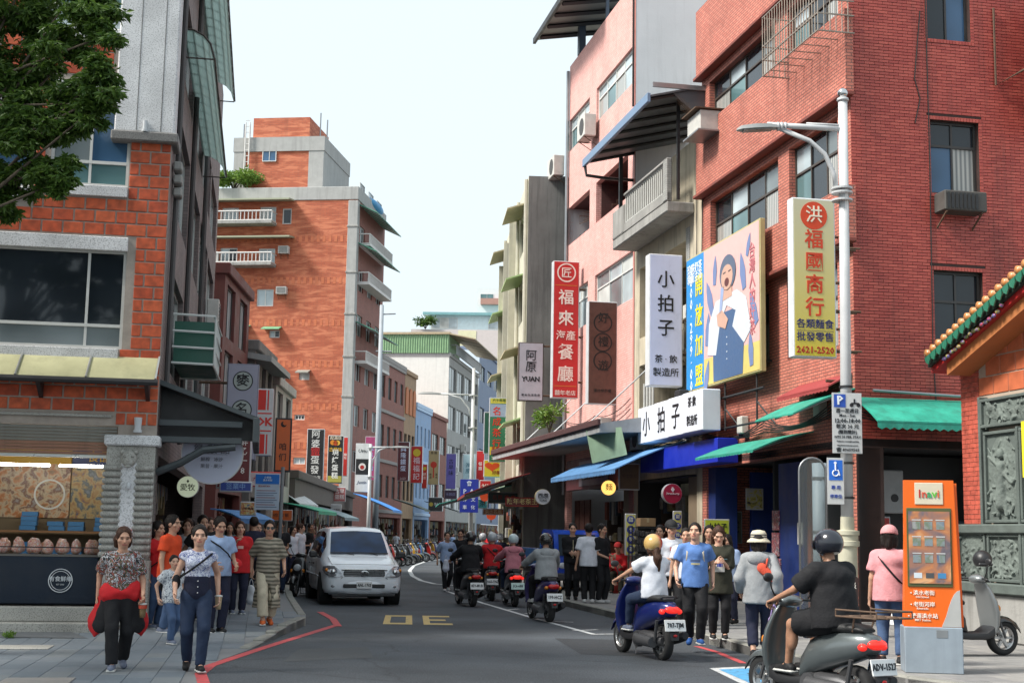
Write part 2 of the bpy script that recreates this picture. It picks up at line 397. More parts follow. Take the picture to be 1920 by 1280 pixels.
# ---- painted markings
def wornpaint(name,col):
    m,t,p=nodes(name);L=t.links;tc=N(t,'TexCoord');n=N(t,'TexNoise',i_Scale=7.0,i_Detail=8.0,i_Roughness=.75);L.new(tc.outputs['Object'],n.inputs['Vector'])
    a=N(t,'MapRange',i_1=.52,i_2=.66,i_3=0.0,i_4=.8);L.new(n.outputs[0],a.inputs[0]);mx=N(t,'MixRGB',i_1=rgb(col),i_2=(.07,.072,.075,1));L.new(a.outputs[0],mx.inputs[0]);L.new(mx.outputs[0],p.inputs['Base Color']);p.inputs['Roughness'].default_value=.75
    n2=N(t,'TexNoise',i_Scale=45.0,i_Detail=3.0);L.new(tc.outputs['Object'],n2.inputs['Vector']);bp=N(t,'Bump',i_Strength=.4,i_Distance=.01);L.new(n2.outputs[0],bp.inputs['Height']);L.new(bp.outputs[0],p.inputs['Normal']);return m
M_WH=wornpaint('road_paint_white',(.55,.56,.56));M_YE=wornpaint('road_paint_yellow',(.52,.37,.13));M_RE=wornpaint('road_paint_red',(.5,.06,.065));M_BL=wornpaint('road_paint_blue',(.09,.34,.6))
for pts_,c_ in (([(1040,1196),(1210,1200),(1290,1232),(1090,1226)],(.030,.033,.038)),([(560,1216),(690,1212),(700,1232),(530,1240)],(.062,.066,.07)),([(690,1076),(745,1074),(760,1090),(690,1094)],(.04,.043,.047))):
    q_=[gp(*p_) for p_ in pts_];tag(MB().add([(x,y,.002) for x,y in q_],[(0,1,2,3)]).build('road_patch',mat('road_patch_%.3f' % c_[0],c_,.85,var=.3,vs_=3,bump=.5,bs=45)),kind='structure')
def stripe(pts,wd,z=.004):
    mb=MB();pts=[Vector((p[0],p[1])) for p in pts];Ls=[];Rs=[]
    for i,p in enumerate(pts):
        t=(pts[min(i+1,len(pts)-1)]-pts[max(i-1,0)]).normalized();nrm=Vector((-t.y,t.x))
        Ls.append((p.x+nrm.x*wd/2,p.y+nrm.y*wd/2,z));Rs.append((p.x-nrm.x*wd/2,p.y-nrm.y*wd/2,z))
    for i in range(len(pts)-1): mb.quad(Ls[i],Ls[i+1],Rs[i+1],Rs[i])
    return mb
def marking(name,pts,wd,m,z=.004): return tag(stripe(pts,wd,z).build(name,m),kind='structure')
marking('road_marking',[gp(392,1330),gp(385,1290),gp(376,1262),gp(395,1247),gp(500,1212),gp(632,1171)],.13,M_RE)
marking('road_marking',[gp(634,1174),gp(624,1160),gp(600,1147)],.13,M_RE,.008)
marking('road_marking',[gp(838,1108),gp(905,1130),gp(1000,1158),gp(1115,1189)],.1,M_WH)
marking('road_marking',[gp(1110,1189),gp(1178,1188)],.1,M_WH,.008)
for a,b in (((950,1143),(972,1141)),((985,1150),(1010,1147)),((1040,1165),(1075,1166)),((905,1125),(930,1124)),((1075,1182),(1120,1180))):
    marking('road_marking',[gp(*a),gp(*b)],.09,M_WH,.006)
arc=[gp(900,1099),gp(852,1097),gp(815,1094),gp(790,1088),gp(773,1079),gp(768,1069),gp(776,1060),gp(798,1052),gp(828,1048)]
marking('road_marking',arc,.16,M_WH)
marking('road_marking',[gp(738,1050),gp(800,1049)],.2,M_WH,.006);marking('road_marking',[gp(770,1044),gp(800,1044)],.25,M_WH,.006)
marking('road_marking',[gp(740,1044),gp(790,1036),gp(832,1030)],.12,M_WH,.006)
marking('road_marking',[gp(1306,1211),gp(1345,1222),gp(1395,1243)],.1,M_RE)
# accessible parking bay: blue band edged in white
mb=MB()
bx=[gp(1330,1252),gp(1446,1247),gp(1560,1272),gp(1560,1330),gp(1490,1330)]
mb.add([(x,y,.003) for x,y in bx],[(0,1,2,3,4)]);tag(mb.build('road_marking',M_WH),kind='structure')
bx=[gp(1348,1255),gp(1445,1251),gp(1545,1273),gp(1545,1325),gp(1490,1317)]
mb=MB();mb.add([(x,y,.007) for x,y in bx],[(0,1,2,3,4)]);tag(mb.build('road_marking',M_BL),kind='structure')
bx=[gp(1400,1263),gp(1450,1260),gp(1530,1278),gp(1530,1310),gp(1490,1303)]
mb=MB();mb.add([(x,y,.011) for x,y in bx],[(0,1,2,3,4)]);tag(mb.build('road_marking',mat('asphalt_patch',(.075,.08,.085),.85,var=.2,bump=.3,bs=70)),kind='structure')
marking('road_marking',[gp(1418,1269),gp(1470,1264)],.12,M_WH,.015)
# the 30 painted for oncoming traffic: seen upside down
def strokes(name,segs,cx,cy,w_,h_,th,m,z=.004):
    ob=thing(name,None,None);tag(ob,kind='structure')
    return ob
def digits(px,py,m):
    c=ground(px,py);ang=R(180+4);k=1.0
    for ch,dx in (('3',-.36),('0',.36)):
        # block figures, long because they are read from a driver's low angle
        wd,ht,tx,ty=.52,2.7,.12,.42
        bars={'0': [(-wd/2,-ht/2,tx,ht),(wd/2-tx,-ht/2,tx,ht),(-wd/2+tx,-ht/2,wd-2*tx,ty),(-wd/2+tx,ht/2-ty,wd-2*tx,ty)],
                '3': [(wd/2-tx,-ht/2,tx,ht),(-wd/2,-ht/2,wd-tx,ty),(-wd/2,ht/2-ty,wd-tx,ty),(-wd/2+.1,-ty/2,wd-tx-.1,ty)]}[ch]
        mb=MB()
        for x,y,a,b in bars: mb.quad((x+dx,y,0),(x+dx+a,y,0),(x+dx+a,y+b,0),(x+dx,y+b,0))
        o=mb.build('road_marking',m,loc=(c.x,c.y,.004),rz=ang);tag(o,kind='structure')
digits(783,1161.5,M_YE)
# ================================================================ building helpers
FRONT=lambda u,v,d: (u,d,v)            # wall in the plane y = 0, looking towards -y
SIDER=lambda u,v,d: (d,u,v)            # street wall of a house on the right: plane x = 0, looks towards -x
SIDEL=lambda u,v,d: (-d,u,v)           # street wall of a house on the left: plane x = 0, looks towards +x
def boxf(mb,f,u0,u1,v0,v1,d0,d1,bev=0):
    a=f(u0,v0,d0);b=f(u1,v1,d1);return mb.box(a[0],b[0],a[1],b[1],a[2],b[2],bev=bev)
def wall(mb,f,u0,u1,v0,v1,ops=(),depth=.2,off=0):
    ops=[(max(a,u0),min(b,u1),max(c,v0),min(d,v1)) for a,b,c,d in ops]
    us=sorted({round(x,4) for x in [u0,u1]+[o[0] for o in ops]+[o[1] for o in ops]})
    vv=sorted({round(x,4) for x in [v0,v1]+[o[2] for o in ops]+[o[3] for o in ops]})
    for a,b in zip(us[:-1],us[1:]):
        for c,d in zip(vv[:-1],vv[1:]):
            mu,mv=(a+b)/2,(c+d)/2
            if any(o[0]<mu<o[1] and o[2]<mv<o[3] for o in ops): continue
            mb.quad(f(a,c,off),f(b,c,off),f(b,d,off),f(a,d,off))
    for a,b,c,d in ops:
        mb.quad(f(a,c,off),f(b,c,off),f(b,c,depth),f(a,c,depth));mb.quad(f(a,d,off),f(b,d,off),f(b,d,depth),f(a,d,depth))
        mb.quad(f(a,c,off),f(a,d,off),f(a,d,depth),f(a,c,depth));mb.quad(f(b,c,off),f(b,d,off),f(b,d,depth),f(b,c,depth))
G_DARK=glassmat('glass_dark',(.02,.026,.033));G_BLUE=glassmat('glass_blue',(.05,.11,.20));G_GREY=glassmat('glass_grey',(.16,.19,.2),.12)
def curtainmat():
    m,t,p=nodes('curtained_glass');L=t.links;tc=N(t,'TexCoord');sp=N(t,'SeparateXYZ');L.new(tc.outputs['Object'],sp.inputs[0]);ad=N(t,'Math',operation='ADD');L.new(sp.outputs[0],ad.inputs[0]);L.new(sp.outputs[1],ad.inputs[1])
    cb=N(t,'CombineXYZ');L.new(ad.outputs[0],cb.inputs[0]);wv=N(t,'TexWave',bands_direction='X',i_Scale=3.2,i_Distortion=1.4,i_Detail=2.0);L.new(cb.outputs[0],wv.inputs['Vector'])
    cr=N(t,'MixRGB',i_1=(.16,.17,.17,1),i_2=(.46,.46,.43,1));L.new(wv.outputs['Fac'],cr.inputs[0]);L.new(cr.outputs[0],p.inputs['Base Color']);p.inputs['Roughness'].default_value=.12;MATS['curtained_glass']=m;return m
G_CURT=curtainmat();G_PALE=glassmat('glass_pale',(.40,.47,.5),.15);G_MILK=glassmat('glass_milky',(.5,.52,.5),.35);G_TEAL=glassmat('glass_teal',(.10,.19,.20),.1)
F_WHITE=mat('frame_white',(.6,.6,.58),.45);F_ALU=mat('frame_aluminium',(.45,.45,.43),.35,.6);F_DARK=mat('frame_dark',(.045,.04,.038),.45)
F_BROWN=mat('frame_bronze',(.075,.06,.05),.4,.3)
def window(par,f,u0,u1,v0,v1,d=.15,cols=2,rows=(1,),fm=F_ALU,gm=G_DARK,fw=.05,th=.06,gms=None,name='window',mull=.04):
    """a frame with mullions (window) and one pane per light (sub-parts); rows are heights from the bottom"""
    if u1<u0: u0,u1=u1,u0
    mb=MB()
    boxf(mb,f,u0,u1,v0,v0+fw,d,d+th);boxf(mb,f,u0,u1,v1-fw,v1,d,d+th)
    boxf(mb,f,u0,u0+fw,v0+fw,v1-fw,d,d+th);boxf(mb,f,u1-fw,u1,v0+fw,v1-fw,d,d+th)
    cw=cols if isinstance(cols,(list,tuple)) else [1]*cols
    tot=sum(cw);tr=sum(rows);W_=u1-u0-2*fw;H_=v1-v0-2*fw
    uc=[u0+fw];vc=[v0+fw]
    for c in cw: uc.append(uc[-1]+W_*c/tot)
    for r_ in rows: vc.append(vc[-1]+H_*r_/tr)
    for u in uc[1:-1]: boxf(mb,f,u-mull/2,u+mull/2,v0+fw,v1-fw,d+.004,d+th-.004)
    for v in vc[1:-1]: boxf(mb,f,u0+fw,u1-fw,v-mull*.6,v+mull*.6,d-.003,d+th-.008)
    o=mb.build(name,fm,par);k=0
    for i in range(len(uc)-1):
        for j in range(len(vc)-1):
            p=MB();g=(gms[k % len(gms)] if gms else gm);k+=1
            boxf(p,f,uc[i]+.004,uc[i+1]-.004,vc[j]+.004,vc[j+1]-.004,d+th*.5+.004*(i % 2),d+th*.5+.016+.004*(i % 2));p.build('pane',g,o)
    return o
class Bld:
    def __init__(s,name,label,cat,org,rz,side=None):
        s.o=thing(name,label,cat,(org[0],org[1],0),rz);s.org=Vector((org[0],org[1],0));s.rz=rz
        s.inv=(Matrix.Translation(s.org) @ Matrix.Rotation(rz,4,'Z')).inverted();s.mw=s.inv.inverted()
        s.C=s.inv @ Vector((0,0,CAMZ));s.side=side
    def _h(s,px,py,ax,c):
        d=s.inv.to_3x3() @ ray(px,py);t=(c-s.C[ax])/d[ax];return s.C+d*t
    def fr(s,px,py,y=0.0): p=s._h(px,py,1,y);return p.x,p.z
    def sd(s,px,py,x=0.0): p=s._h(px,py,0,x);return p.y,p.z
    def frect(s,x0,y0,x1,y1,y=0.0):       # upper left and lower right pixel -> u0,u1,v0,v1
        a=s.fr(x0,y0,y);b=s.fr(x1,y1,y);return a[0],b[0],b[1],a[1]
    def srect(s,x0,yt,x1,yb,x=0.0):       # left x with its top y, right x with its bottom y
        a=s.sd(x0,yt,x);b=s.sd(x1,yb,x);return min(a[0],b[0]),max(a[0],b[0]),min(b[1],a[1]),max(a[1],b[1])
    def world(s,x,y,z=0): return s.mw @ Vector((x,y,z))
    def loc(s,px,py,Y): return s.inv @ at(px,py,Y)
# ---------------------------------------------------------------- wall fittings
M_ACW=mat('ac_casing',(.52,.51,.48),.5,var=.15,vs_=5);M_ACD=mat('ac_grille',(.05,.05,.05),.6);M_STEEL=mat('steel_grey',(.30,.31,.32),.4,.7);M_RUST=mat('rusty_steel',(.12,.075,.05),.8,.2,var=.4,vs_=9)
M_BLK=mat('black_metal',(.02,.02,.022),.5);M_CONC=mat('concrete',(.30,.295,.28),.85,var=.25,vs_=1.2,bump=.3,bs=25,streak=.5)
def ac_unit(par,f,u,v,w_=.75,h=.55,dep=.28,gap=.05,fan=True):
    """outdoor air conditioner on brackets; u,v is its lower centre on the wall"""
    mb=MB();boxf(mb,f,u-w_/2,u+w_/2,v,v+h,-gap-dep,-gap,bev=.02);o=mb.build('air_conditioner',M_ACW,par)
    g=MB()
    if fan:
        a=Vector(f(u-.12*w_,v+h/2,-gap-dep-.012));b=Vector(f(u-.12*w_,v+h/2,-gap-dep));g.cyl(a,b,h*.38,n=16)
        g.build('fan_grille',M_ACD,o)
    else:
        for k in range(6): boxf(g,f,u-w_*.42,u+w_*.42,v+h*(.15+.13*k),v+h*(.2+.13*k),-gap-dep-.012,-gap-dep)
        g.build('louvre',M_ACD,o);o.children[-1]['kind']='stuff'
    for s_ in (-.35,.35):
        k=MB();k.tube([f(u+s_*w_,v-.01,-gap-dep),f(u+s_*w_,v-.012,0.0),f(u+s_*w_,v-.3,0.0),f(u+s_*w_,v-.012,-gap-dep*.9)],.014,5)
        k.build('bracket',M_RUST,o)
    return o
def canopy(par,f,u0,u1,v_wall,v_edge,dep,m,ribs=0,rm=None,th=.03,name='awning',seg=1,fringe=0,sag=0):
    """sheet sloping out from the wall, with rails under it"""
    mb=MB();n=max(1,seg)
    rings=[]
    for i in range(n+1):
        t=i/n;d=-dep*t;v=v_wall+(v_edge-v_wall)*t+sag*math.sin(math.pi*t)
        rings.append([Vector(f(u0,v,d)),Vector(f(u1,v,d)),Vector(f(u1,v-th,d)),Vector(f(u0,v-th,d))])
    mb.loft(rings)
    if fringe:
        k=max(4,int((u1-u0)/.16));
        for i in range(k):
            a=u0+(u1-u0)*i/k;b=u0+(u1-u0)*(i+1)/k
            mb.add([f(a,v_edge-th,-dep+.004),f(b,v_edge-th,-dep+.004),f(b,v_edge-fringe*.75,-dep),f((a+b)/2,v_edge-fringe,-dep),f(a,v_edge-fringe*.75,-dep)],[(0,1,2,3,4)])
    o=mb.build(name,m,par)
    for i in range(ribs):
        u=u0+(u1-u0)*(i+.5)/ribs;k=MB();k.tube([f(u,v_wall-th-.01,-.01),f(u,v_edge-th-.01,-dep+.03)],.018,5);k.build('rib',rm or M_STEEL,o)
    return o
def railing(par,f,u0,u1,v0,v1,d,m,step=.12,r=.012,ret=True):
    mb=MB();mb.tube([f(u0,v1,d),f(u1,v1,d)],r*1.6,6);mb.tube([f(u0,v0+.03,d),f(u1,v0+.03,d)],r*1.3,6)
    n=max(2,int(abs(u1-u0)/step))
    for i in range(n+1):
        u=u0+(u1-u0)*i/n;mb.cyl(f(u,v0,d),f(u,v1,d),r,n=5)
    if ret:
        for u in (u0,u1):
            mb.tube([f(u,v1,d),f(u,v1,0)],r*1.4,5);mb.tube([f(u,v0,d),f(u,v0,0)],r*1.4,5)
    return mb.build('railing',m,par)
# ---------------------------------------------------------------- hanging signs
M_SFR=mat('sign_frame',(.5,.5,.52),.4,.4)
def sign(label,px,Y,rz,bg,texts=(),dep=.22,frame=None,group=None,cat='sign',name='shop_sign',bev=.015,emit=0,fw=.03,extra=None,lab_m=None,brackets=None,yaw=0):
    """a boxed sign; px is its rectangle in the photograph at depth Y, the front looks towards -y before turning by rz"""
    x0,y0,x1,y1=px;c=at((x0+x1)/2,(y0+y1)/2,Y);s=Y/FPX;w_=(x1-x0)*s/max(.3,math.cos(rz));h=(y1-y0)*s
    o=thing(name,label,cat,(c.x,c.y,c.z-h/2),rz,group)
    B(-w_/2,w_/2,0,dep,0,h,bev=bev).build('casing',frame or M_SFR,o)
    bgm=bg if not isinstance(bg,(str,tuple)) else mat('sign_face_'+str(bg)+('e' if emit else ''),bg,.4,var=.12,vs_=2.5,streak=.22,dirt=(.12,.11,.1),emit=emit)
    B(-w_/2+fw,w_/2-fw,-.008,.02,fw,h-fw).build('panel',bgm,o)
    for t in texts:
        s_,fx,fz,fs,col=t[:5];kw=t[5] if len(t)>5 else {}
        lettering(s_,fs*w_,(fx*w_,-.012,fz*h),o,col if not isinstance(col,(str,tuple)) else ink(col),**kw)
    if extra: extra(o,w_,h)
    if brackets:
        for z in brackets[1:]:
            for dy in (.03,dep-.03):
                MB().tube([(w_/2,dy,z*h),(w_/2+brackets[0],dy,z*h)],.022,6).build('bracket',M_RUST,o)
    return o,w_,h
def disc(o,x,z,r,m,d0=-.014,d1=-.004,n=32,name='roundel'):
    return MB().cyl((x,d0,z),(x,d1,z),r,n=n).build(name,m,o)
def ring(o,x,z,r,t,m,d=-.014,n=40,name='ring'):
    mb=MB();
    rings=[[Vector((x+rr*math.cos(2*math.pi*k/n),dd,z+rr*math.sin(2*math.pi*k/n))) for rr,dd in ((r-t,d),(r,d),(r,-.004),(r-t,-.004))] for k in range(n+1)]
    mb.loft(rings,True,False);return mb.build(name,m,o)
# ================================================================ LEFT CORNER BUILDING
def piecemat(name,c1,c2,rough=.65,blotch=.35,sc=9):
    """colour of one brick or tile: differs from piece to piece, blotched by firing"""
    if name in MATS: return MATS[name]
    m,t,p=nodes(name);L=t.links
    oi=N(t,'ObjectInfo');tc=N(t,'TexCoord')
    mx=N(t,'MixRGB',i_1=rgb(c1),i_2=rgb(c2));L.new(oi.outputs['Random'],mx.inputs[0])
    n=N(t,'TexNoise',i_Scale=float(sc),i_Detail=4.0,noise_dimensions='4D');L.new(tc.outputs['Object'],n.inputs['Vector'])
    mm=N(t,'Math',operation='MULTIPLY',i_1=40.0);L.new(oi.outputs['Random'],mm.inputs[0]);L.new(mm.outputs[0],n.inputs['W'])
    a=N(t,'MapRange',i_1=.3,i_2=.7,i_3=1-blotch,i_4=1+blotch);L.new(n.outputs[0],a.inputs[0])
    m2=N(t,'MixRGB',blend_type='MULTIPLY',i_0=1.0);L.new(mx.outputs[0],m2.inputs[1]);L.new(a.outputs[0],m2.inputs[2]);L.new(m2.outputs[0],p.inputs['Base Color'])
    p.inputs['Roughness'].default_value=rough
    bp=N(t,'Bump',i_Strength=.25,i_Distance=.01);L.new(n.outputs[0],bp.inputs['Height']);L.new(bp.outputs[0],p.inputs['Normal'])
    MATS[name]=m;return m
M_BRL=piecemat('brick_orange',(.40,.06,.02),(.54,.105,.035));M_MORT=mat('mortar_pale',(.36,.31,.27),.85,var=.2,vs_=6,bump=.3,bs=60)
p0=at(284,1000,21.5)
LB=Bld('corner_building','corner building of large orange bricks with white granite pier behind the tree','building',(p0.x,p0.y),R(10))
lb=LB.o
W2=LB.frect(-60,455,228,655);W3=LB.frect(103,165,240,352);W3b=LB.frect(-80,190,58,352);W4=LB.frect(80,-110,246,60)
SHOP=LB.frect(-300,783,203,1128);SHOP=(-6.5,SHOP[1],.42,SHOP[3])
ops=[W2,W3,W3b,W4,SHOP];HL=14.5
mb=MB();wall(mb,FRONT,-9,0,0,HL,ops,.22)
mb.build('wall',M_MORT,lb)
# street wall with ribbon windows, plain return walls, roof
M_MAUVE=brickmat('mauve_tile',(.20,.155,.15),(.165,.13,.125),(.11,.09,.09),.24,.07,.006,.5)
Y2=19.0
side_ops=[]
for (a,b) in ((W2[2]-.1,W2[3]),(W3[2],W3[3]+.15),(W4[2],W4[3])):
    for k in range(4): side_ops.append((.9+k*4.4,4.9+k*4.4,a,b))
side_ops.append((.6,17.5,.3,2.75))
mb=MB();wall(mb,SIDEL,0,Y2,0,HL,side_ops,.25);mb.quad((-9,Y2,0),(0,Y2,0),(0,Y2,HL),(-9,Y2,HL));mb.quad((-9,0,0),(-9,Y2,0),(-9,Y2,HL),(-9,0,HL))
mb.quad((-9,0,HL),(0,0,HL),(0,Y2,HL),(-9,Y2,HL))
mb.build('street_wall',M_MAUVE,lb)
for o_ in side_ops[:-1]: window(lb,SIDEL,*o_,d=.1,cols=3,fm=F_ALU,gms=[G_TEAL,G_DARK,G_GREY])
M_DKIN=mat('shaded_interior',(.03,.027,.025),.9)  # near-black base colour carries the shade inside the shop
B(-4.6,-.3,.5,Y2-.5,.05,.3).build('shop_floor',mat('shop_floor_tile',(.12,.1,.09),.6),lb)
B(-9,-.25,.25,Y2-.3,3.85,3.95).build('floor_slab',M_DKIN,lb);B(-4.75,-4.65,3.2,Y2,0,3.84).build('inner_wall',M_DKIN,lb)
# bricks one by one on the street front
bw,bh=.318,.198
bme=B(-bw/2+.014,bw/2-.014,-.016,.01,-bh/2+.012,bh/2-.012,bev=.006).mesh('brick',M_BRL)
hme=B(-bw/4+.014,bw/4-.014,-.016,.01,-bh/2+.012,bh/2-.012,bev=.006).mesh('brick',M_BRL)
LINT=[(W2[0],W2[1]+.01,W2[3]-.02,W2[3]+.2),(W2[0],W2[1]-.05,W2[2]-.2,W2[2]),(W3[0],W3[1],W3[3],W3[3]+.14),(W3[0],W3[1],W3[2]-.17,W3[2]),(W3b[0],W3b[1],W3b[2]-.17,W3b[2]),(W3b[0],W3b[1],W3b[3],W3b[3]+.14),(W4[0],W4[1],W4[2]-.18,W4[2])]
PIER=LB.frect(241,-200,300,262);PIER=(PIER[0],0,PIER[2],HL)
PILA=LB.frect(200,815,290,1150);PILA=(PILA[0],0,0,PILA[3])
GLIN=LB.frect(-300,762,210,783);GLIN=(-6.5,GLIN[1],GLIN[2],GLIN[3])
block=ops+LINT+[PIER,PILA,GLIN]
def clear(u,v,hw,hh): return not any(u+hw>a and u-hw<b and v+hh>c and v-hh<d for a,b,c,d in block)
r0=int(2.4/bh);nb=0
for j in range(r0,int(HL/bh)):
    v=j*bh+bh/2
    if v>10.2: break
    k=0;off=0 if j % 2 else bw/2
    u=-bw/2-.0+(-off)
    if off: 
        if clear(-bw/4,v,bw/4,bh/2): inst(hme,'brick',lb,(-bw/4,0,v));nb+=1
        u=-bw/2-bw/2
    while u>-3.0:
        if clear(u,v,bw/2-.03,bh/2-.02): inst(bme,'brick',lb,(u,0,v));nb+=1
        else:
            for du in (-bw/4,bw/4):
                if clear(u+du,v,bw/4-.02,bh/2-.02): inst(hme,'brick',lb,(u+du,0,v));nb+=1
        u -= bw
# granite trim
for k,(a,b,c,d) in enumerate(LINT): B(a,b,-.05-.002*k,.02,c,d,bev=.008).build('lintel' if k in (0,2,5) else 'window_sill',M_GRW,lb)
window(lb,FRONT,*W2,d=.05,cols=[3.4,1],rows=(1,3.6),fm=F_WHITE,gm=G_DARK,fw=.05,gms=[G_GREY,G_DARK,G_GREY,G_DARK])
window(lb,FRONT,*W3,d=.05,cols=2,rows=(1,3.2),fm=F_WHITE,gms=[G_TEAL,G_GREY,G_TEAL,G_BLUE]);window(lb,FRONT,*W3b,d=.05,cols=2,rows=(1,3.2),fm=F_WHITE,gms=[G_TEAL,G_BLUE])
window(lb,FRONT,*W4,d=.05,cols=2,rows=(1,3),fm=F_WHITE,gms=[G_PALE,G_TEAL])
B(PIER[0],.03,-.09,.5,PIER[2]+.08,HL,bev=.02).build('granite_pier',M_GRW,lb)
for fx in (.2,.62): B(PIER[0]*fx-.006,PIER[0]*fx+.006,-.094,-.08,PIER[2]+.1,HL).build('pier_joint',M_GRD,lb)
B(PIER[0]-.04,.1,-.16,.55,PIER[2]-.08,PIER[2]+.08,bev=.02).build('pier_ledge',M_GRD,lb)
lmp=MB();lmp.cyl((-.42,-.12,PIER[2]+.12),(-.42,-.12,PIER[2]+.26),.035,n=10);lmp.cyl((-.42,-.12,PIER[2]+.08),(-.42,-.12,PIER[2]+.12),.05);lmp.build('wall_lamp',mat('lamp_casing',(.5,.52,.54),.4),lb)
lmp=MB();zz=LB.fr(248,800)[1];lmp.cyl((-.28,-.1,zz-.05),(-.28,-.1,zz+.14),.05,.06,n=12);lmp.cyl((-.28,-.1,zz-.09),(-.28,-.1,zz-.05),.065);lmp.build('wall_lamp',mat('lamp_casing',(.5,.52,.54),.4),lb)
# pilaster: shaft, cap, ribs, lion mask
zc=PILA[3];u0=PILA[0];B(u0,.02,-.10,.3,.14,1.12,bev=.02).build('pilaster_base',M_GRG,lb)
B(u0+.02,.0,-.06,.3,1.12,zc-.16,bev=.01).build('pilaster_shaft',M_GRG,lb);B(u0-.02,.06,-.14,.34,zc-.16,zc,bev=.02).build('pilaster_cap',M_GRW,lb)
B(u0+.25,u0+.48,-.10,-.055,1.14,zc-.42,bev=.01).build('pilaster_strip',M_GRW,lb)
rib=MB();rib.cyl((-.11,0,0),(.11,0,0),.042,n=10);rib.sph((-.11,0,0),.046,8,6);rib.sph((.11,0,0),.046,8,6);rme=rib.mesh('rib',M_GRG,True)
n_r=14
for k in range(n_r):
    z=1.2+(zc-.5-1.2)*k/(n_r-1)
    for ux in (u0+.13,u0+.60): inst(rme,'rib',lb,(ux,-.075,z))
lion=MB();lx,lz=u0+.36,zc-.36
lion.sph((lx,-.10,lz),(.12,.08,.13));lion.sph((lx,-.17,lz-.06),(.075,.06,.06));lion.sph((lx-.06,-.165,lz+.04),.03);lion.sph((lx+.06,-.165,lz+.04),.03)
lion.sph((lx,-.225,lz-.035),(.03,.02,.02));lion.sph((lx-.1,-.11,lz+.10),.035);lion.sph((lx+.1,-.11,lz+.10),.035);lion.sph((lx,-.18,lz-.12),(.05,.04,.025))
lion.build('lion_mask',M_GRG,lb,True)
B(lx-.08,lx+.1,-.135,-.103,1.36,1.58).build('notice',ink((.6,.03,.03)),lb);lettering('禁止停車',.04,(lx+.01,-.14,1.47),lb,ink('f0e0e0'))
hd=MB();hd.sph((lx+.02,-.13,zc-.78),(.03,.03,.06));hd.build('door_bell',mat('lamp_casing',(.5,.52,.54),.4),lb,True)
B(GLIN[0],GLIN[1],-.07,.02,GLIN[2],GLIN[3],bev=.01).build('lintel',M_GRG,lb)
# awning over the shop front with dark gutter and brackets
A=LB.frect(-300,672,291,722);zt,zb=LB.fr(150,672)[1],LB.fr(150,712)[1]
M_YAW=mat('awning_yellowed',(.40,.385,.22),.55,var=.15,streak=.25)
for k in range(7): canopy(lb,FRONT,-.02-1.02*(k+1)+.012,-.02-1.02*k-.012,zt+.06,zb-.02,.55,M_YAW,th=.02,name='awning_panel')
for k in range(8): MB().tube([(-.02-1.02*k,0,zt+.075),(-.02-1.02*k,-.56,zb-.005)],.018,5).build('awning_rib',F_ALU,lb)
MB().tube([(-7.2,-.57,zb-.06),(.02,-.57,zb-.06)],.05,8).build('awning_gutter',M_BLK,lb)
for u in (-.16,-1.75): MB().add([(u-.03,0,zb-.3),(u+.03,0,zb-.3),(u+.03,0,zb-.05),(u-.03,0,zb-.05),(u-.03,-.5,zb-.07),(u+.03,-.5,zb-.07)],[(0,1,5,4),(3,2,5,4),(0,3,4),(1,2,5),(0,1,2,3)]).build('bracket',M_BLK,lb)
# rolled shutter above the counter: each slat a piece
zs0,zs1=LB.fr(100,850)[1],SHOP[3]-.01
M_SHG=mat('shutter_grey',(.20,.20,.18),.55,.3,streak=.3);M_SHO=mat('shutter_rust',(.30,.15,.10),.6,.2,streak=.3)
ns_=9
for k in range(ns_):
    z=zs1-(zs1-zs0)*(k+1)/ns_;B(-6.4,SHOP[1]-.01,.03+.0,.06,z+.004,z+(zs1-zs0)/ns_-.004,bev=.006).build('shutter_slat',M_SHG if k<5 else M_SHO,lb)
B(-6.4,SHOP[1]-.005,.02,.09,zs0-.05,zs0,bev=.006).build('shutter_rail',F_ALU,lb)
# shop interior behind the counter: room shell, poster wall, shelf, tubes
rm=MB();a,b=-6.5,SHOP[1];dz=2.9
rm.quad((a,dz,.3),(b,dz,.3),(b,dz,3.6),(a,dz,3.6));rm.quad((a,.22,.41),(b,.22,.41),(b,dz,.41),(a,dz,.41));rm.quad((b,.22,.3),(b,dz,.3),(b,dz,3.6),(b,.22,3.6));rm.quad((a,.22,3.4),(b,.22,3.4),(b,dz,3.4),(a,dz,3.4))
rm.build('shop_room',mat('shop_wall',(.16,.12,.07),.8),lb)
def postermat(name,cols,sc=1.6,dist=2.0,seed=0):
    if name in MATS: return MATS[name]
    m,t,p=nodes(name);L=t.links;tc=N(t,'TexCoord');mp=N(t,'Mapping');mp.inputs['Location'].default_value=(seed*3.1,seed*1.7,seed);L.new(tc.outputs['Object'],mp.inputs[0])
    n=N(t,'TexNoise',i_Scale=float(sc),i_Detail=3.0,i_Distortion=float(dist));L.new(mp.outputs[0],n.inputs['Vector'])
    cr=N(t,'ValToRGB');e=cr.color_ramp.elements
    while len(e)<len(cols): e.new(.5)
    for i,c in enumerate(cols): e[i].position=.3+.4*i/max(1,len(cols)-1);e[i].color=rgb(c)
    L.new(n.outputs[0],cr.inputs[0]);L.new(cr.outputs[0],p.inputs['Base Color']);p.inputs['Roughness'].default_value=.35;MATS[name]=m;return m
pz0,pz1=1.75,2.95
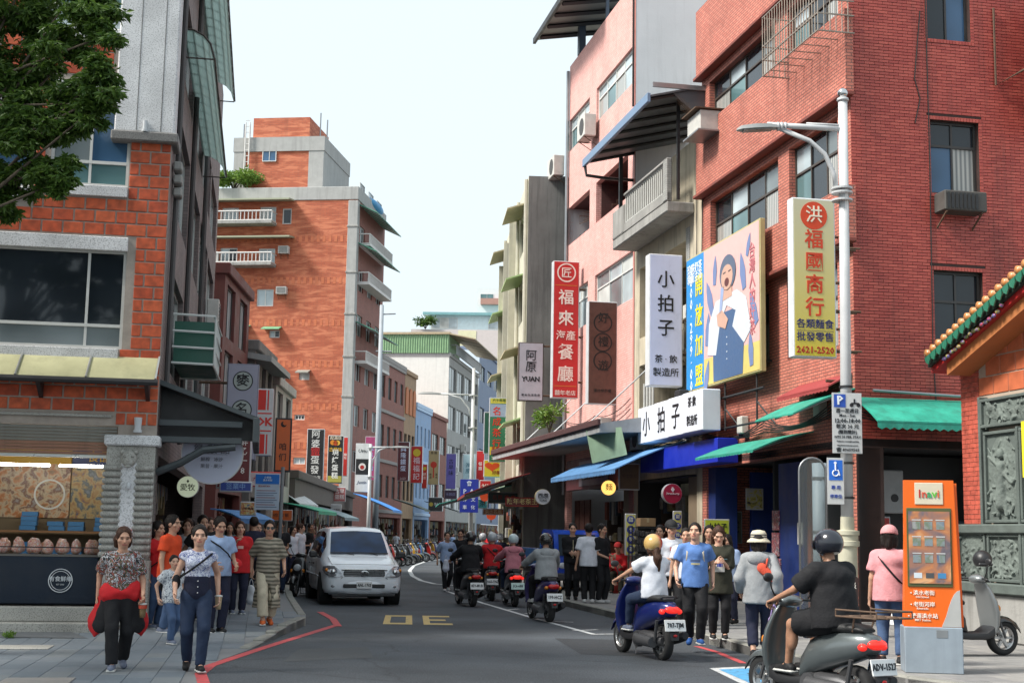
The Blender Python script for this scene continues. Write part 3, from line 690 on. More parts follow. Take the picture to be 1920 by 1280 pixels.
for k,(x0,x1,cols) in enumerate(((-4.6,-1.62,[(.22,.12,.03),(.45,.16,.04),(.5,.4,.25),(.16,.05,.02),(.3,.28,.25)]),(-1.6,-.72,[(.05,.06,.12),(.35,.18,.05),(.45,.32,.12),(.08,.1,.1),(.2,.22,.25)]))):
    B(x0,x1,dz-.03,dz-.006,pz0,pz1).build('wall_poster',postermat('food_poster_%d' % k,cols,7.0,.25,k),lb)
    B(x0,x1,dz-.04,dz-.031,pz1-.28,pz1-.02).build('poster_heading',mat('poster_head_%d' % k,[(.5,.3,.03),(.04,.06,.16)][k],.5),lb)
    lettering(['一隻鄉','食品'][k],.2,((x0+x1)/2-(.4 if k==0 else 0),dz-.05,pz1-.15),lb,ink(['201008','c8a020'][k]))
ring(lb,-1.95,2.15,.26,.03,ink('d8d8d0')).location=(0,dz-.03,0)
for x0,x1 in ((-3.0,-1.75),(-1.6,-.72)):
    zl_=LB.fr(100,872,1.3)[1];MB().cyl((x0,1.3,zl_),(x1,1.3,zl_),.02,n=8).build('tube_lamp',mat('tube_light',(1,.95,.85),.5,var=0,emit=24),lb)
B(-3,-.66,2.3,2.8,1.5,1.535).build('shelf',mat('shelf_wood',(.24,.12,.05),.6),lb)
B(-3,-.66,2.3,2.8,1.0,1.035).build('shelf',mat('shelf_wood',(.24,.12,.05),.6),lb)
M_BBOX=mat('blue_carton',(.04,.16,.34),.5)
k=0;rb=random.Random(5)
for zb_ in (1.535,1.035):
    for sk_,x in enumerate((-2.2,-1.75,-1.42,-1.0)):
        for j in range(rb.choice((2,3,4))):
            o=B(-.13,.13,-.1,.1,0,.075,bev=.005).build('snack_box',M_BBOX,loc=(0,0,0));P=LB.world(x+rb.uniform(-.02,.02),2.5,zb_+.002+j*.078);o.location=P;o.rotation_euler=(0,0,R(10)+rb.uniform(-.05,.05))
            tag(o,'blue snack carton, %s from below in the %s stack on the %s shop shelf' % (['first','second','third','fourth'][j],['first','second','third','fourth'][sk_],'upper' if zb_>1.2 else 'lower'),'box','blue snack cartons on the shop shelf')
# steps
B(-6.8,u0+.0,-.46,.0,.0,.2,bev=.015).build('step',M_GRG,lb);B(-6.8,u0-.0,-.22,.22,.2,.42,bev=.015).build('step',M_GRG,lb)
# ---- counter table with dark blue cloth, round emblem and bags of crackers
M_NAVY=mat('navy_cloth',(.012,.02,.035),.8,var=.2,bump=.2,bs=20)
ct=thing('counter','long stall counter with dark navy cloth and round white emblem at the left shop','counter',LB.world(-2.2,.45,.43),R(10))
xr=LB.fr(180,1090,.0)[0]+2.2
B(-2.6,-.38,-.2,.35,0,.72,bev=.02).build('cloth_front',M_NAVY,ct);B(-.37,xr,-.2,.35,0,.72,bev=.02).build('cloth_front',M_NAVY,ct)
B(-2.6,xr,-.19,.36,.721,.75).build('table_top',mat('counter_top',(.12,.11,.1),.5),ct)
MB().tube([(-2.6,-.22,.86),(xr,-.22,.86)],.01,6).build('rail',M_BLK,ct)
ex=LB.fr(113,1095,.25)[0]+2.2
e1=ring(ct,ex,.36,.18,.012,ink('d5d8dc'));e2=ring(ct,ex,.36,.145,.008,ink('d5d8dc'))
for e in (e1,e2): e.location=(0,-.205,0)
lettering('有食鮮鄉',.085,(ex,-.212,.38),ct,ink('d5d8dc'));lettering('EST 2003',.03,(ex,-.212,.30),ct,ink('d5d8dc'))
# ---- curved green awnings on the street wall
M_GAWN,t,p=nodes('awning_green_sheet');p.inputs['Base Color'].default_value=(.45,.55,.50,1);p.inputs['Roughness'].default_value=.35
trn=N(t,'BsdfTranslucent',i_0=(.72,.82,.78,1));ms_=N(t,'MixShader',i_0=.75);t.links.new(p.outputs[0],ms_.inputs[1]);t.links.new(trn.outputs[0],ms_.inputs[2]);t.links.new(ms_.outputs[0],t.nodes['Material Output'].inputs[0])
M_GFR=mat('awning_brown_frame',(.045,.03,.025),.5)
def curved_awning(z,ya,yb,pr=.68):
    prof=[(0,.0),(.30*pr,-.02),(.62*pr,-.10),(.85*pr,-.24),(pr,-.50)]
    n=int((yb-ya)/.55);o=None
    sh=MB();sh.loft([[Vector((u,y,z+v)) for u,v in prof]+[Vector((u-.012,y,z+v-.012)) for u,v in reversed(prof)] for y in (ya,yb)]);o=sh.build('awning',M_GAWN,lb)
    for i in range(n+1):
        y=ya+(yb-ya)*i/n;MB().tube([(u+.012,y,z+v+.012) for u,v in prof],.017,5).build('awning_rib',M_GFR,o)
    for u,v in prof: MB().tube([(u+.015,ya,z+v+.015),(u+.015,yb,z+v+.015)],.017,5).build('awning_rail',M_GFR,o)
    for y in (ya,yb): MB().tube([(pr,y,z-.5),(0,y,z-.5)],.015,5).build('awning_stay',M_GFR,o)
    return o
curved_awning(10.1,1.4,9.6,.52);curved_awning(12.65,-.2,12.0,.55)
# ---- downpipes, dark clutter on the corner, bracketed cables
for xx,yy,r_ in ((.06,.7,.045),(.05,5.2,.05),(.05,10.4,.06)):
    MB().tube([(xx,yy,3.2),(xx,yy,HL-.5)],r_,7).build('downpipe',mat('pipe_dark',(.07,.065,.065),.6),lb)
for k in range(3):
    z=LB.fr(318,310+k*22)[1];MB().box(.02,.16,.25+.1*k,.55+.1*k,z,z+.14,bev=.02).build('cable_box',M_CONC,lb)
ac_unit(lb,SIDEL,14.2,LB.sd(394,650)[1],.9,.7,.3,fan=False)
# green cage balcony on the street wall
fy,fz=LB.sd(412,712,.75)
cg=MB();M_GRN=mat('cage_green',(.02,.10,.07),.5)
zc0,zc1=fz,fz+.85
for z in (zc0,zc0+.28,zc0+.56,zc1): cg.tube([(0,fy-2.6,z),(.7,fy-2.5,z),(.75,fy,z),(0,fy,z)],.02,5)
for k in range(9): cg.cyl((.72,fy-2.5+k*.31,zc0),(.72,fy-2.5+k*.31,zc1),.012,n=5)
cg.build('balcony_cage',F_WHITE,lb);B(.02,.70,fy-2.45,fy-.05,zc0+.01,zc1-.1).build('cage_sheet',M_GRN,lb)
# ---- dark grey shop canopy at the corner, over the street
nz=LB.sd(290,702,.0)[1];oy,oz=LB.sd(447,765,1.5)
M_DG=mat('canopy_grey',(.055,.065,.07),.5,.2)
cn=thing('shop_canopy','dark grey sloping metal canopy with curved brackets over the corner shop entrance','canopy',LB.world(0,0,0),R(10))
zt_=nz+.05
rg=[[Vector((x,y,z)) for x,z in ((0,zt_),(1.55,zt_-.55),(1.55,zt_-.62),(0,zt_-.08))] for y in (.15,3.4)]
MB().loft(rg).build('roof_sheet',M_DG,cn)
B(1.46,1.56,.1,3.45,zt_-.95,zt_-.56,bev=.01).build('fascia',M_DG,cn)
MB().prism([(0,zt_-.1),(1.5,zt_-.62),(1.5,zt_-.9),(0,zt_-.9)],.6,.64).build('gable_sheet',M_BLK,cn)
for z in (zt_-.72,zt_-.98): B(0,1.3,.2,.3,z,z+.1,bev=.01).build('beam',M_DG,cn)
MB().tube([(0,.25,zt_-1.45),(.35,.25,zt_-1.3),(.7,.25,zt_-1.08),(1.2,.25,zt_-1.02)],.06,8).build('curved_bracket',M_DG,cn)
# ---- white round sign on its own bracket under the canopy
def round_sign(name,label,px,py,rpx,Y,rz,face,texts,dep=.16,rim=None):
    c=at(px,py,Y);r_=rpx*Y/FPX;o=thing(name,label,'sign',(c.x,c.y,c.z-r_),rz)
    MB().cyl((0,0,r_),(0,dep,r_),r_,n=48).build('rim',rim or M_SFR,o);MB().cyl((0,-.012,r_),(0,.01,r_),r_*.965,n=48).build('panel',face,o)
    for s_,fx,fz_,fs,col in texts: lettering(s_,fs*r_,(fx*r_,-.018,r_+fz_*r_),o,ink(col))
    return o,r_
lil=mat('sign_lilac',(.50,.53,.66),.4,var=.06)
o,r_=round_sign('round_sign','large round lilac white sign with thin lettering hanging below the dark corner canopy',398,850,57,22.6,R(8),lil,[('微 酸 甜',0,.12,.33,'6a6a78'),('鮮榨 · 冰沙',0,-.2,.15,'6a6a78'),('果昔 · 果汁',0,-.42,.15,'6a6a78')])
B(-r_*.5,r_*.5,-.02,-.012,r_*.97,r_*.98).build('rule',ink('6a6a78'),o);MB().sph((.08,-.03,r_*1.75),(.09,.05,.12)).build('fruit_emblem',ink((.45,.06,.04)),o)
MB().tube([(-r_-.5,.08,r_*1.2),(-r_-.1,.08,r_*1.55),(r_*.3,.08,r_*1.75)],.045,8).build('bracket',M_BLK,o)
round_sign('round_sign','small round pale green sign beside the granite pilaster',352,912,20,24.5,R(8),mat('sign_pale_green',(.55,.62,.45),.4,emit=.25),[('愛牧',0,-.1,.7,'303820'),('♦',0,.5,.3,'303820')])
# ================================================================ RIGHT: red tiled corner building
RZ=R(11.5)
q0=at(1608,1000,26);
RB=Bld('brick_building','four storey red brick corner building with caged window on the right','building',(q0.x,q0.y),RZ)
rb_=RB.o
def RBL(y,x=0.0): return RB.world(x,y)
LRB=8.6;HR=RB.sd(1312,40)[1]
M_RBR=brickmat('red_tile',(.36,.066,.05),(.43,.088,.064),(.13,.075,.065),.20,.062,.006,.35,var=.22)
M_RBS=brickmat('red_tile_street',(.50,.15,.105),(.60,.21,.15),(.20,.085,.07),.20,.066,.010,.35,var=.22)  # lighter copy of the red tile: street wall's pale sheen painted into the colour
fw=[RB.frect(1735,-70,1820,80),RB.frect(1743,224,1838,368),RB.frect(1750,506,1846,655)]
FG=(.55,9,0,3.35)
mb=MB();wall(mb,FRONT,0,9,0,HR+1.5,fw+[FG],.22);mb.build('front_wall',mat('tile_bed',(.055,.03,.026),.9,var=.35,vs_=3),rb_)
# every course of tiles is laid: joined, too small to pick apart in the picture
tw,thh=.205,.0625;mt=MB();rt=random.Random(11)
u_lim=4.2
for j in range(int(3.5/thh),int(min(HR+1.4,15)/thh)):
    v=j*thh;off=(j % 2)*tw/2;u=off-tw
    while u<u_lim:
        a,b=max(u+.004,.0),min(u+tw-.004,u_lim)
        for o in fw:
            if v+thh>o[2]-.075 and v<o[3]+.075 and b>o[0]-.072 and a<o[1]+.072:
                if a<o[0]-.072: b=min(b,o[0]-.072)
                elif b>o[1]+.072: a=max(a,o[1]+.072)
                else: b=a
        if b-a>.02:
            d=-.009-rt.random()*.003
            mt.add([(a,d,v+.006),(b,d,v+.006),(b,d,v+thh-.006),(a,d,v+thh-.006),(a,0,v+.006),(b,0,v+.006),(b,0,v+thh-.006),(a,0,v+thh-.006)],[(0,1,2,3),(0,1,5,4),(1,2,6,5),(2,3,7,6),(3,0,4,7)])
        u+=tw
def red_glaze():
    m,t,p=nodes('red_glazed_tile');L=t.links;g=N(t,'NewGeometry');tc=N(t,'TexCoord')
    mx=N(t,'MixRGB',i_1=(.36,.052,.04,1),i_2=(.48,.09,.065,1));L.new(g.outputs['Random Per Island'],mx.inputs[0])
    mp=N(t,'Mapping');mp.inputs['Scale'].default_value=(1.4,1.4,.1);L.new(tc.outputs['Object'],mp.inputs[0])
    n=N(t,'TexNoise',i_Scale=1.5,i_Detail=6.0,i_Roughness=.7);L.new(mp.outputs[0],n.inputs['Vector'])
    r2=N(t,'MapRange',i_1=.5,i_2=.8,i_3=0.0,i_4=.6);L.new(n.outputs[0],r2.inputs[0])
    m2=N(t,'MixRGB',i_2=(.05,.025,.022,1));L.new(r2.outputs[0],m2.inputs[0]);L.new(mx.outputs[0],m2.inputs[1]);L.new(m2.outputs[0],p.inputs['Base Color'])
    p.inputs['Roughness'].default_value=.45;return m
M_GLZ=red_glaze()
o=mt.build('wall_tile',M_GLZ,rb_);o['kind']='stuff'
# soldier course round each front window
for (a,b,c,d) in fw:
    sol=MB()
    k=int((b-a+.14)/.065)
    for i in range(k):
        u=a-.07+i*(b-a+.14)/k
        for v in ((c-.075,c-.004),(d+.004,d+.075)): sol.box(u+.004,u+(b-a+.14)/k-.004,-.018,.01,*v)
    k=int((d-c)/.065)
    for i in range(k):
        v=c+i*(d-c)/k
        for u in ((a-.07,a-.003),(b+.003,b+.07)): sol.box(*u,-.014,.01,v+.004,v+(d-c)/k-.004)
    o=sol.build('window_surround',M_GLZ,rb_);o['kind']='stuff'
window(rb_,FRONT,*fw[0],d=.12,cols=2,fm=F_DARK,gms=[G_DARK,G_BLUE]);window(rb_,FRONT,*fw[1],d=.12,cols=2,rows=(2.1,1),fm=F_DARK,gms=[G_BLUE,G_DARK,G_CURT,G_DARK]);window(rb_,FRONT,*fw[2],d=.12,cols=2,rows=(1.6,1),fm=F_DARK,gm=G_DARK)
# air conditioner under the middle window
a,b,c,d=fw[1]
o=B(a+.05,b-.1,-.42,.05,c-.42,c-.03,bev=.02).build('air_conditioner',mat('ac_sooty',(.07,.065,.06),.7,var=.3),rb_)
for k in range(8): B(a+.1+k*.085,a+.15+k*.085,-.435,-.42,c-.38,c-.08).build('louvre',M_BLK,o)
MB().tube([(a+.1,-.4,c-.44),(a+.1,0,c-.7)],.02,5).build('bracket',M_RUST,o);MB().tube([(b-.2,-.4,c-.44),(b-.2,0,c-.7)],.02,5).build('bracket',M_RUST,o)
# street wall, windows, protruding spandrel bands with drip ledges
sw=[RB.srect(1330,152,1453,160),RB.srect(1476,30,1572,62),RB.srect(1332,383,1460,424),RB.srect(1479,280,1572,353)]
v4=(RB.sd(1330,237)[1],RB.sd(1330,156)[1]);v3=(RB.sd(1332,437)[1],RB.sd(1332,380)[1]+.05)
v3=(RB.sd(1460,423)[1],RB.sd(1460,292)[1])
sw=[(s[0],s[1],*v) for s,v in zip(sw,(v4,v4,v3,v3))]
v2=(v3[0]-3.0,v3[1]-2.9);sw+=[(.7,3.2,*v2),(4.2,7.6,*v2)]
SG=(.6,LRB-.3,0,3.3)
mb=MB();wall(mb,SIDER,0,LRB,0,HR,sw+[SG],.22)
mb.quad((0,LRB,0),(9,LRB,0),(9,LRB,HR),(0,LRB,HR));mb.quad((0,0,HR),(9,0,HR),(9,LRB,HR),(0,LRB,HR));mb.quad((9,0,0),(9,LRB,0),(9,LRB,HR),(9,0,HR))
mb.build('street_wall',M_RBS,rb_)
for i,s in enumerate(sw): window(rb_,SIDER,*s,d=.14,cols=4 if i in (0,2,5) else 3,rows=(1.6,1),fm=F_BROWN,gms=[G_CURT,G_GREY,G_DARK,G_DARK,G_TEAL,G_PALE,G_CURT,G_DARK],fw=.045)
M_LEDGE=mat('ledge_terracotta',(.22,.055,.04),.7,var=.3,vs_=2,streak=.4)
for k,(z0,z1) in enumerate(((v3[1]+.28,v4[0]-.02),(v4[1]+.28,HR+.15),(v2[1]+.3,v3[0]-.02))):
    B(-.16,.0,-.16,LRB,z0,z1).build('spandrel',M_RBS,rb_);B(-.24,0,-.2,LRB+.02,z0-.09,z0,bev=.015).build('ledge',M_LEDGE,rb_)
# window cage on the top floor
cy=(RB.sd(1533,0,-.75)[0],RB.sd(1430,100,-.75)[0]);cz=(RB.sd(1533,57,-.75)[1],RB.sd(1533,-12,-.75)[1]+.55)
cg=MB()
for z in (cz[0],cz[0]+.35,(cz[0]+cz[1])/2,cz[1]): cg.tube([(0,cy[0],z),(-.75,cy[0],z),(-.75,cy[1],z),(0,cy[1],z)],.018,5)
n=int((cy[1]-cy[0])/.13)
for i in range(n+1): y=cy[0]+(cy[1]-cy[0])*i/n;cg.cyl((-.75,y,cz[0]),(-.75,y,cz[1]),.011,n=5)
for i in range(1,6):
    for y in cy: cg.cyl((-.75*i/6,y,cz[0]),(-.75*i/6,y,cz[1]),.011,n=5)
for i in range(8): y=cy[0]+(cy[1]-cy[0])*i/7;cg.tube([(0,y,cz[0]),(-.75,y,cz[0])],.012,5)
cg.build('window_cage',mat('cage_paint',(.28,.24,.2),.5,.3),rb_)
# window box air conditioner with burglar spikes at the far end
by,bz=RB.sd(1318,255,-.35)
B(-.62,.05,by-.55,by+.4,bz,bz+.5,bev=.02).build('air_conditioner',M_ACW,rb_);B(-.7,.0,by-.65,by+.5,bz-.05,bz-.01).build('bracket',M_STEEL,rb_);B(-.75,.02,by-.6,by+.45,bz+.52,bz+.55).build('rain_cover',M_RUST,rb_)
for k in range(12):
    a_=math.pi*(k/11-.1);MB().cyl((-.2,by+.55,bz+.45),(-.2-.75*math.cos(a_-1.2)*.9,by+.6,bz+.45+.75*math.sin(a_)),.012,.004,n=5).build('burglar_spike',M_RUST,rb_)
# loose cables on the walls
M_CAB=mat('cable_black',(.02,.02,.02),.7,var=0)
def cable(par,pts,r_=.012): return MB().tube(pts,r_,5).build('cable',M_CAB,par)
cu=RB.fr(1733,0)[0];cable(rb_,[(cu,-.02,HR),(cu+.02,-.02,9),(cu-.01,-.02,5.2),(cu+.03,-.02,4.2)]);c2=RB.fr(1716,60)[0];cable(rb_,[(c2+.1,-.02,12),(c2-.05,-.02,10.6),(c2+.06,-.02,10.2),(c2-.06,-.02,9.7)])
pu=RB.fr(1866,200)[0];MB().tube([(pu,-.05,12.2),(pu,-.05,10.6),(pu+.5,-.25,10.9),(pu+1.6,-.5,10.7)],.025,6).build('drain_pipe',M_RUST,rb_)
# sign at the far upper right edge, cut by the frame
B(pu+.55,pu+2.2,-1.0,-.85,9.9,12.6,bev=.02).build('sign_board',mat('red_pink_board',(.55,.16,.15),.5),rb_)
for yk in (1100,1290,1420,1000): pass
for z in (4.6,5.6,6.5,7.4): MB().tube([(.0,.3,z),(-.45,.3,z)],.03,5).build('sign_bracket',M_RUST,rb_)
# ground floor: arcade behind the awnings, its deep shade put into dark wall colours
M_DKS=mat('shaded_shop',(.03,.032,.036),.85,var=.3);M_DKW=mat('shop_side_wall',(.032,.034,.037),.8,var=.3)
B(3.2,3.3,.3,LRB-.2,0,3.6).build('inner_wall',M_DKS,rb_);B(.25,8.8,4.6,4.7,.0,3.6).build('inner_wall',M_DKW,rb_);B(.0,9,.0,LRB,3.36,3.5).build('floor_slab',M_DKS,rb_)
M_GAW=mat('awning_emerald',(.03,.32,.23),.5,var=.25,vs_=3,streak=.55,dirt=(.03,.12,.09),bump=.5,bs=9)
# emerald awnings
z_a=RB.fr(1720,748)[1];z_e=RB.fr(1720,790,-1.1)[1]
canopy(rb_,FRONT,-.1,3.8,z_a,z_e,1.1,M_GAW,ribs=6,fringe=.16,sag=.05,seg=4)
MB().tube([(.3,-.12,z_a+.12),(2,-.14,z_a+.07),(4.5,-.1,z_a+.1)],.03,6).build('pipe',M_STEEL,rb_)
zz1=RB.sd(1560,738)[1];canopy(rb_,SIDER,.0,1.9,zz1+.02,RB.sd(1452,782,-1.2)[1],1.25,M_GAW,ribs=3,sag=.04,seg=4)
canopy(rb_,SIDER,.1,2.6,zz1+.32,zz1+.05,.5,mat('awning_red',(.30,.04,.04),.6),ribs=0,fringe=.1)
zz2=RB.sd(1498,812)[1];canopy(rb_,SIDER,1.9,5.4,zz2,RB.sd(1316,858,-1.1)[1]-.02,1.3,M_GAW,ribs=4,sag=.05,seg=4,fringe=.06)
# tile piers of the arcade, blue shop front
M_BLUE=mat('cobalt_wall',(.011,.03,.15),.5,var=.25,vs_=2,streak=.3);M_ORP=mat('pillar_orange',(.28,.07,.025),.6,var=.25)
B(.02,.5,.0,.5,.12,3.36,bev=.02).build('pier',M_DKW,rb_)
xo,_=RB.sd(1470,900);B(.1,.28,2.35,2.5,.12,3.3,bev=.01).build('door_post',M_ORP,rb_)
B(.06,.2,2.6,3.9,.12,3.2).build('shop_wall',M_BLUE,rb_);B(.9,2.9,7.6,7.75,.12,3.2).build('shop_wall',M_BLUE,rb_);B(2.8,2.9,3.9,7.6,.12,3.2).build('shop_wall',mat('cobalt_dark',(.008,.02,.1),.6),rb_);B(.05,.6,7.8,LRB-.02,.12,3.3).build('pier',M_BLUE,rb_)
# posters on the blue wall
for k,(px,py,w_,h_) in enumerate(((1455,975,.38,.42),(1455,1020,.4,.5),(1458,1062,.38,.35))):
    y_,z_=RB.sd(px,py,.05);B(.035,.058,y_-w_/2,y_+w_/2,z_-h_/2,z_+h_/2).build('wall_poster',postermat('poster_mono_%d' % k,[(.5,.5,.52),(.05,.05,.08),(.35,.06,.08),(.6,.6,.62)],9,2,k+4),rb_)
B(.02,.06,2.62,2.85,1.5,1.95,bev=.01).build('meter_box',M_ACW,rb_)
# fuse box and pipes on the back wall beside the pole
cxx=RB.fr(1662,925,1.6)[0];zb0=RB.fr(1662,962,1.6)[1];B(cxx-.2,cxx+.25,1.35,1.7,zb0,zb0+.85,bev=.02).build('fuse_box',mat('box_white',(.4,.41,.42),.5,var=.2),rb_)
MB().cyl((cxx+.05,1.34,zb0+.3),(cxx+.05,1.36,zb0+.3),.08,n=16).build('cable_hole',M_BLK,rb_)
MB().tube([(cxx-.35,1.5,.1),(cxx-.35,1.5,3.3)],.06,8).build('downpipe',mat('pipe_pale',(.36,.38,.4),.5),rb_)
B(cxx-1.2,cxx+1.4,1.7,1.78,.12,1.1).build('low_wall',brickmat('low_brick',(.2,.06,.045),(.16,.05,.04),(.1,.08,.07),.2,.07,.006),rb_);B(cxx-1.2,6,1.72,1.76,1.1,3.3).build('back_wall',mat('shaded_panel',(.038,.04,.042),.7,var=.3),rb_)  # back panel's near-black colour carries the arcade's shade
# red signs with the family seal
def wallsign(label,px,Y,bg,texts,rz=RZ,**k): return sign(label,px,Y,rz,bg,texts,dep=.05,name='sign_board',**k)
o,w_,h_=wallsign('red square board with gold disc and black seal character behind the pole',(1614,968,1672,1062),27.2,(.45,.03,.03),[('卑批',-.28,.12,.26,'e8d8b0')])
disc(o,.02,h_*.62,h_*.27,ink((.55,.5,.12)));lettering('洪',h_*.4,(.02,-.022,h_*.62),o,ink('a01008'));lettering('各類\n零售',h_*.14,(w_*.25,-.014,h_*.15),o,ink('f0e8d0'))
wallsign('narrow red and gold strip sign beside the lamp pole',(1598,948,1614,1066),27.0,(.5,.03,.03),[('福\n國\n商\n行\n食\n品',0,.48,.62,'e8c030',dict(line=.92))],frame=mat('gold_trim',(.5,.42,.08),.5))
wallsign('small red banner with gold characters above the square red board',(1614,944,1646,964),27.3,(.5,.04,.03),[('迎光臨',0,.5,.3,'e0b040')])

# ================================================================ beige narrow house
LBE=5.9
bo=RBL(LRB+.02);BE=Bld('narrow_house','narrow beige house with concrete balcony under a dark metal canopy','building',(bo.x,bo.y),RZ);be=BE.o
HB=BE.sd(1300,262)[1];M_BEI=mat('beige_render',(.50,.44,.33),.8,var=.2,vs_=1.5,streak=.55,bump=.2,bs=30);M_GTILE=brickmat('grey_small_tile',(.33,.33,.31),(.28,.28,.27),(.2,.2,.19),.12,.06,.005,.4)
l3=(.95,LBE-.6,BE.sd(1262,470)[1],BE.sd(1262,362)[1]);l3=(.9,LBE-.5,HB-4.6,HB-2.55);l2=(.9,LBE-.5,HB-7.8,HB-5.4)
mb=MB();wall(mb,SIDER,0,LBE,0,HB,[l3,l2,(.4,LBE-.3,0,3.2)],1.2);mb.quad((0,0,HB),(8,0,HB),(8,LBE,HB),(0,LBE,HB));mb.quad((0,LBE,0),(8,LBE,0),(8,LBE,HB),(0,LBE,HB));mb.quad((0,0,0),(8,0,0),(8,0,HB),(0,0,HB))
mb.build('wall',M_BEI,be)
for l in (l3,l2): window(be,SIDER,*l,d=1.15,cols=3,rows=(2,1),fm=F_BROWN,gms=[G_DARK,G_GREY]);B(-.02,.0,l[0]-.0,l[0]+.28,l[2],l[3]+.3).build('tile_jamb',M_GTILE,be);
for l in (l3,l2): ac_unit(be,SIDER,l[0]+1.4,l[2]+.02,.8,.55,.3,gap=-.7)
# balcony slab and railing on the roof terrace
yb0,yb1=.55,LBE-.2;zb0_=HB-1.7
B(-.75,0,yb0,yb1,zb0_-.28,zb0_,bev=.03).build('balcony_slab',M_CONC,be)
B(-.75,-.62,yb0,yb1,zb0_,zb0_+.25,bev=.02).build('balcony_kerb',M_CONC,be);B(-.76,-.6,yb1-1.2,yb1,zb0_,zb0_+.85,bev=.04).build('balcony_panel',M_CONC,be);B(-.77,-.6,yb0,yb0+.3,zb0_-.0,zb0_+1.15,bev=.03).build('balcony_post',M_GTILE,be)
railing(be,SIDER,yb0+.3,yb1-1.2,zb0_+.25,zb0_+1.05,-.68,mat('rail_pale',(.42,.42,.4),.6),.17,.03,False)
B(-.77,-.6,yb0+.3,yb1-1.2,zb0_+1.05,zb0_+1.14,bev=.02).build('handrail',M_CONC,be)
# sheet metal canopy over the terrace
M_CND=mat('canopy_sheet',(.10,.105,.115),.5,.3,streak=.3);M_CNB=mat('canopy_edge',(.16,.24,.36),.5)
ze=BE.sd(1122,288,-1.5)[1]
cnp=thing('terrace_canopy','dark corrugated metal canopy jutting out above the beige house balcony','canopy',BE.org,RZ)
zt_=ze+.75
MB().loft([[Vector((x,y,z)) for x,z in ((1.6,zt_+.25),(-1.5,zt_-.55),(-1.5,zt_-.6),(1.6,zt_+.2))] for y in (-.3,LBE+.25)]).build('roof_sheet',M_CND,cnp)
for k in range(7): y=-.2+k*(LBE+.3)/6;MB().tube([(1.5,y,zt_+.14),(-1.45,y,zt_-.62)],.045,4).build('rafter',M_BLK,cnp)
B(-1.56,-1.47,-.34,LBE+.3,zt_-.74,zt_-.5,bev=.01).build('gutter',M_CNB,cnp);B(-1.4,1.6,-.32,-.26,zt_-.32,zt_-.2).build('end_beam',M_STEEL,cnp);MB().prism([(-.9,zt_-.4),(1.5,zt_+.1),(1.5,zt_-1.2),(.1,zt_-1.2)],-.25,-.2).build('gusset',M_CND,cnp)
B(-.6,-.5,LBE-.4,LBE-.3,zb0_,zt_-.5).build('post',M_BLK,cnp);B(-.55,-.48,.3,.38,zb0_,zt_-.4).build('post',M_BLK,cnp);MB().tube([(-1.5,LBE+.2,zt_-.7),(-1.45,LBE+.2,zt_-1.0),(-.8,LBE+.2,zt_-1.05),(0,LBE+.2,zt_-1.05)],.05,7).build('drain_pipe',M_BLK,cnp)
# wall behind the terrace is the white flank of the next building
# ================================================================ pink tiled building
LPB=8.3
po=RBL(LRB+LBE+.04);PB=Bld('pink_building','tall pink tiled building with white flank wall and roof canopy','building',(po.x,po.y),RZ);pb=PB.o
HP=PB.sd(1052,148)[1];M_PNK=brickmat('pink_tile',(.70,.37,.33),(.78,.44,.40),(.50,.25,.22),.16,.07,.008,.25,var=.15,bump=.25);M_WFL=mat('white_flank',(.60,.62,.64),.75,var=.08,vs_=.8,streak=.18,bump=.15,bs=20)
def pr(x0,t0,x1,t1,b0): a=PB.sd(x0,t0);b=PB.sd(x1,t1);c=PB.sd(x0,b0);return (b[0],a[0],c[1],(a[1]))
wA=pr(1057,240,1106,170,297);wB=pr(1119,150,1186,62,217);wB=(wB[0],wB[1],wA[2],wA[3])
gA=pr(1057,400,1106,351,468);gB=pr(1118,334,1178,285,412);gB=(gB[0],gB[1],gA[2],gA[3])
eA=(wA[0],wA[1],gA[2]-3.2,gA[3]-3.1);eB=(wB[0]-.2,wB[1],gA[2]-3.2,gA[3]-3.1)
mb=MB();wall(mb,SIDER,0,LPB,0,HP,[wA,wB,gA,gB,eA,eB,(.4,LPB-.3,0,3.2)],.18)
mb.build('street_wall',M_PNK,pb)
mb=MB();mb.quad((0.01,0,0),(11,0,0),(11,0,HP),(.01,0,HP));mb.quad((0,LPB,0),(11,LPB,0),(11,LPB,HP),(0,LPB,HP));mb.quad((0,0,HP),(11,0,HP),(11,LPB,HP),(0,LPB,HP));mb.build('flank_wall',M_WFL,pb)
for l in (wA,wB): window(pb,SIDER,*l,d=.08,cols=4,rows=(2.2,1),fm=F_WHITE,gms=[G_PALE,G_PALE,G_CURT,G_MILK,G_TEAL,G_PALE,G_CURT,G_PALE],fw=.07)
for l in (eA,eB): window(pb,SIDER,*l,d=.08,cols=3,rows=(2.2,1),fm=F_WHITE,gms=[G_PALE,G_MILK,G_GREY])
for l in (gA,gB):      # deep loggias
    g=MB();a,b,c,d=l
    for q in (((a,c),(b,c)),((a,d),(b,d))): g.quad((.18,q[0][0],q[0][1]),(.18,q[1][0],q[1][1]),(1.5,q[1][0],q[1][1]),(1.5,q[0][0],q[0][1]))
    g.quad((1.5,a,c),(1.5,b,c),(1.5,b,d),(1.5,a,d));g.quad((.18,a,c),(1.5,a,c),(1.5,a,d),(.18,a,d));g.quad((.18,b,c),(1.5,b,c),(1.5,b,d),(.18,b,d))
    g.build('loggia',brickmat('loggia_brick',(.10,.03,.028),(.08,.025,.022),(.05,.02,.02),.2,.07,.006),pb)
ac_unit(pb,SIDER,gA[0]+1.0,gA[2]+.05,.8,.55,.3,gap=-.8);ac_unit(pb,SIDER,gA[0]+1.1,gA[2]+.75,.8,.55,.3,gap=-.9);ac_unit(pb,SIDER,gB[0]+1.5,gB[2]+.2,.8,.55,.3,gap=-.9)
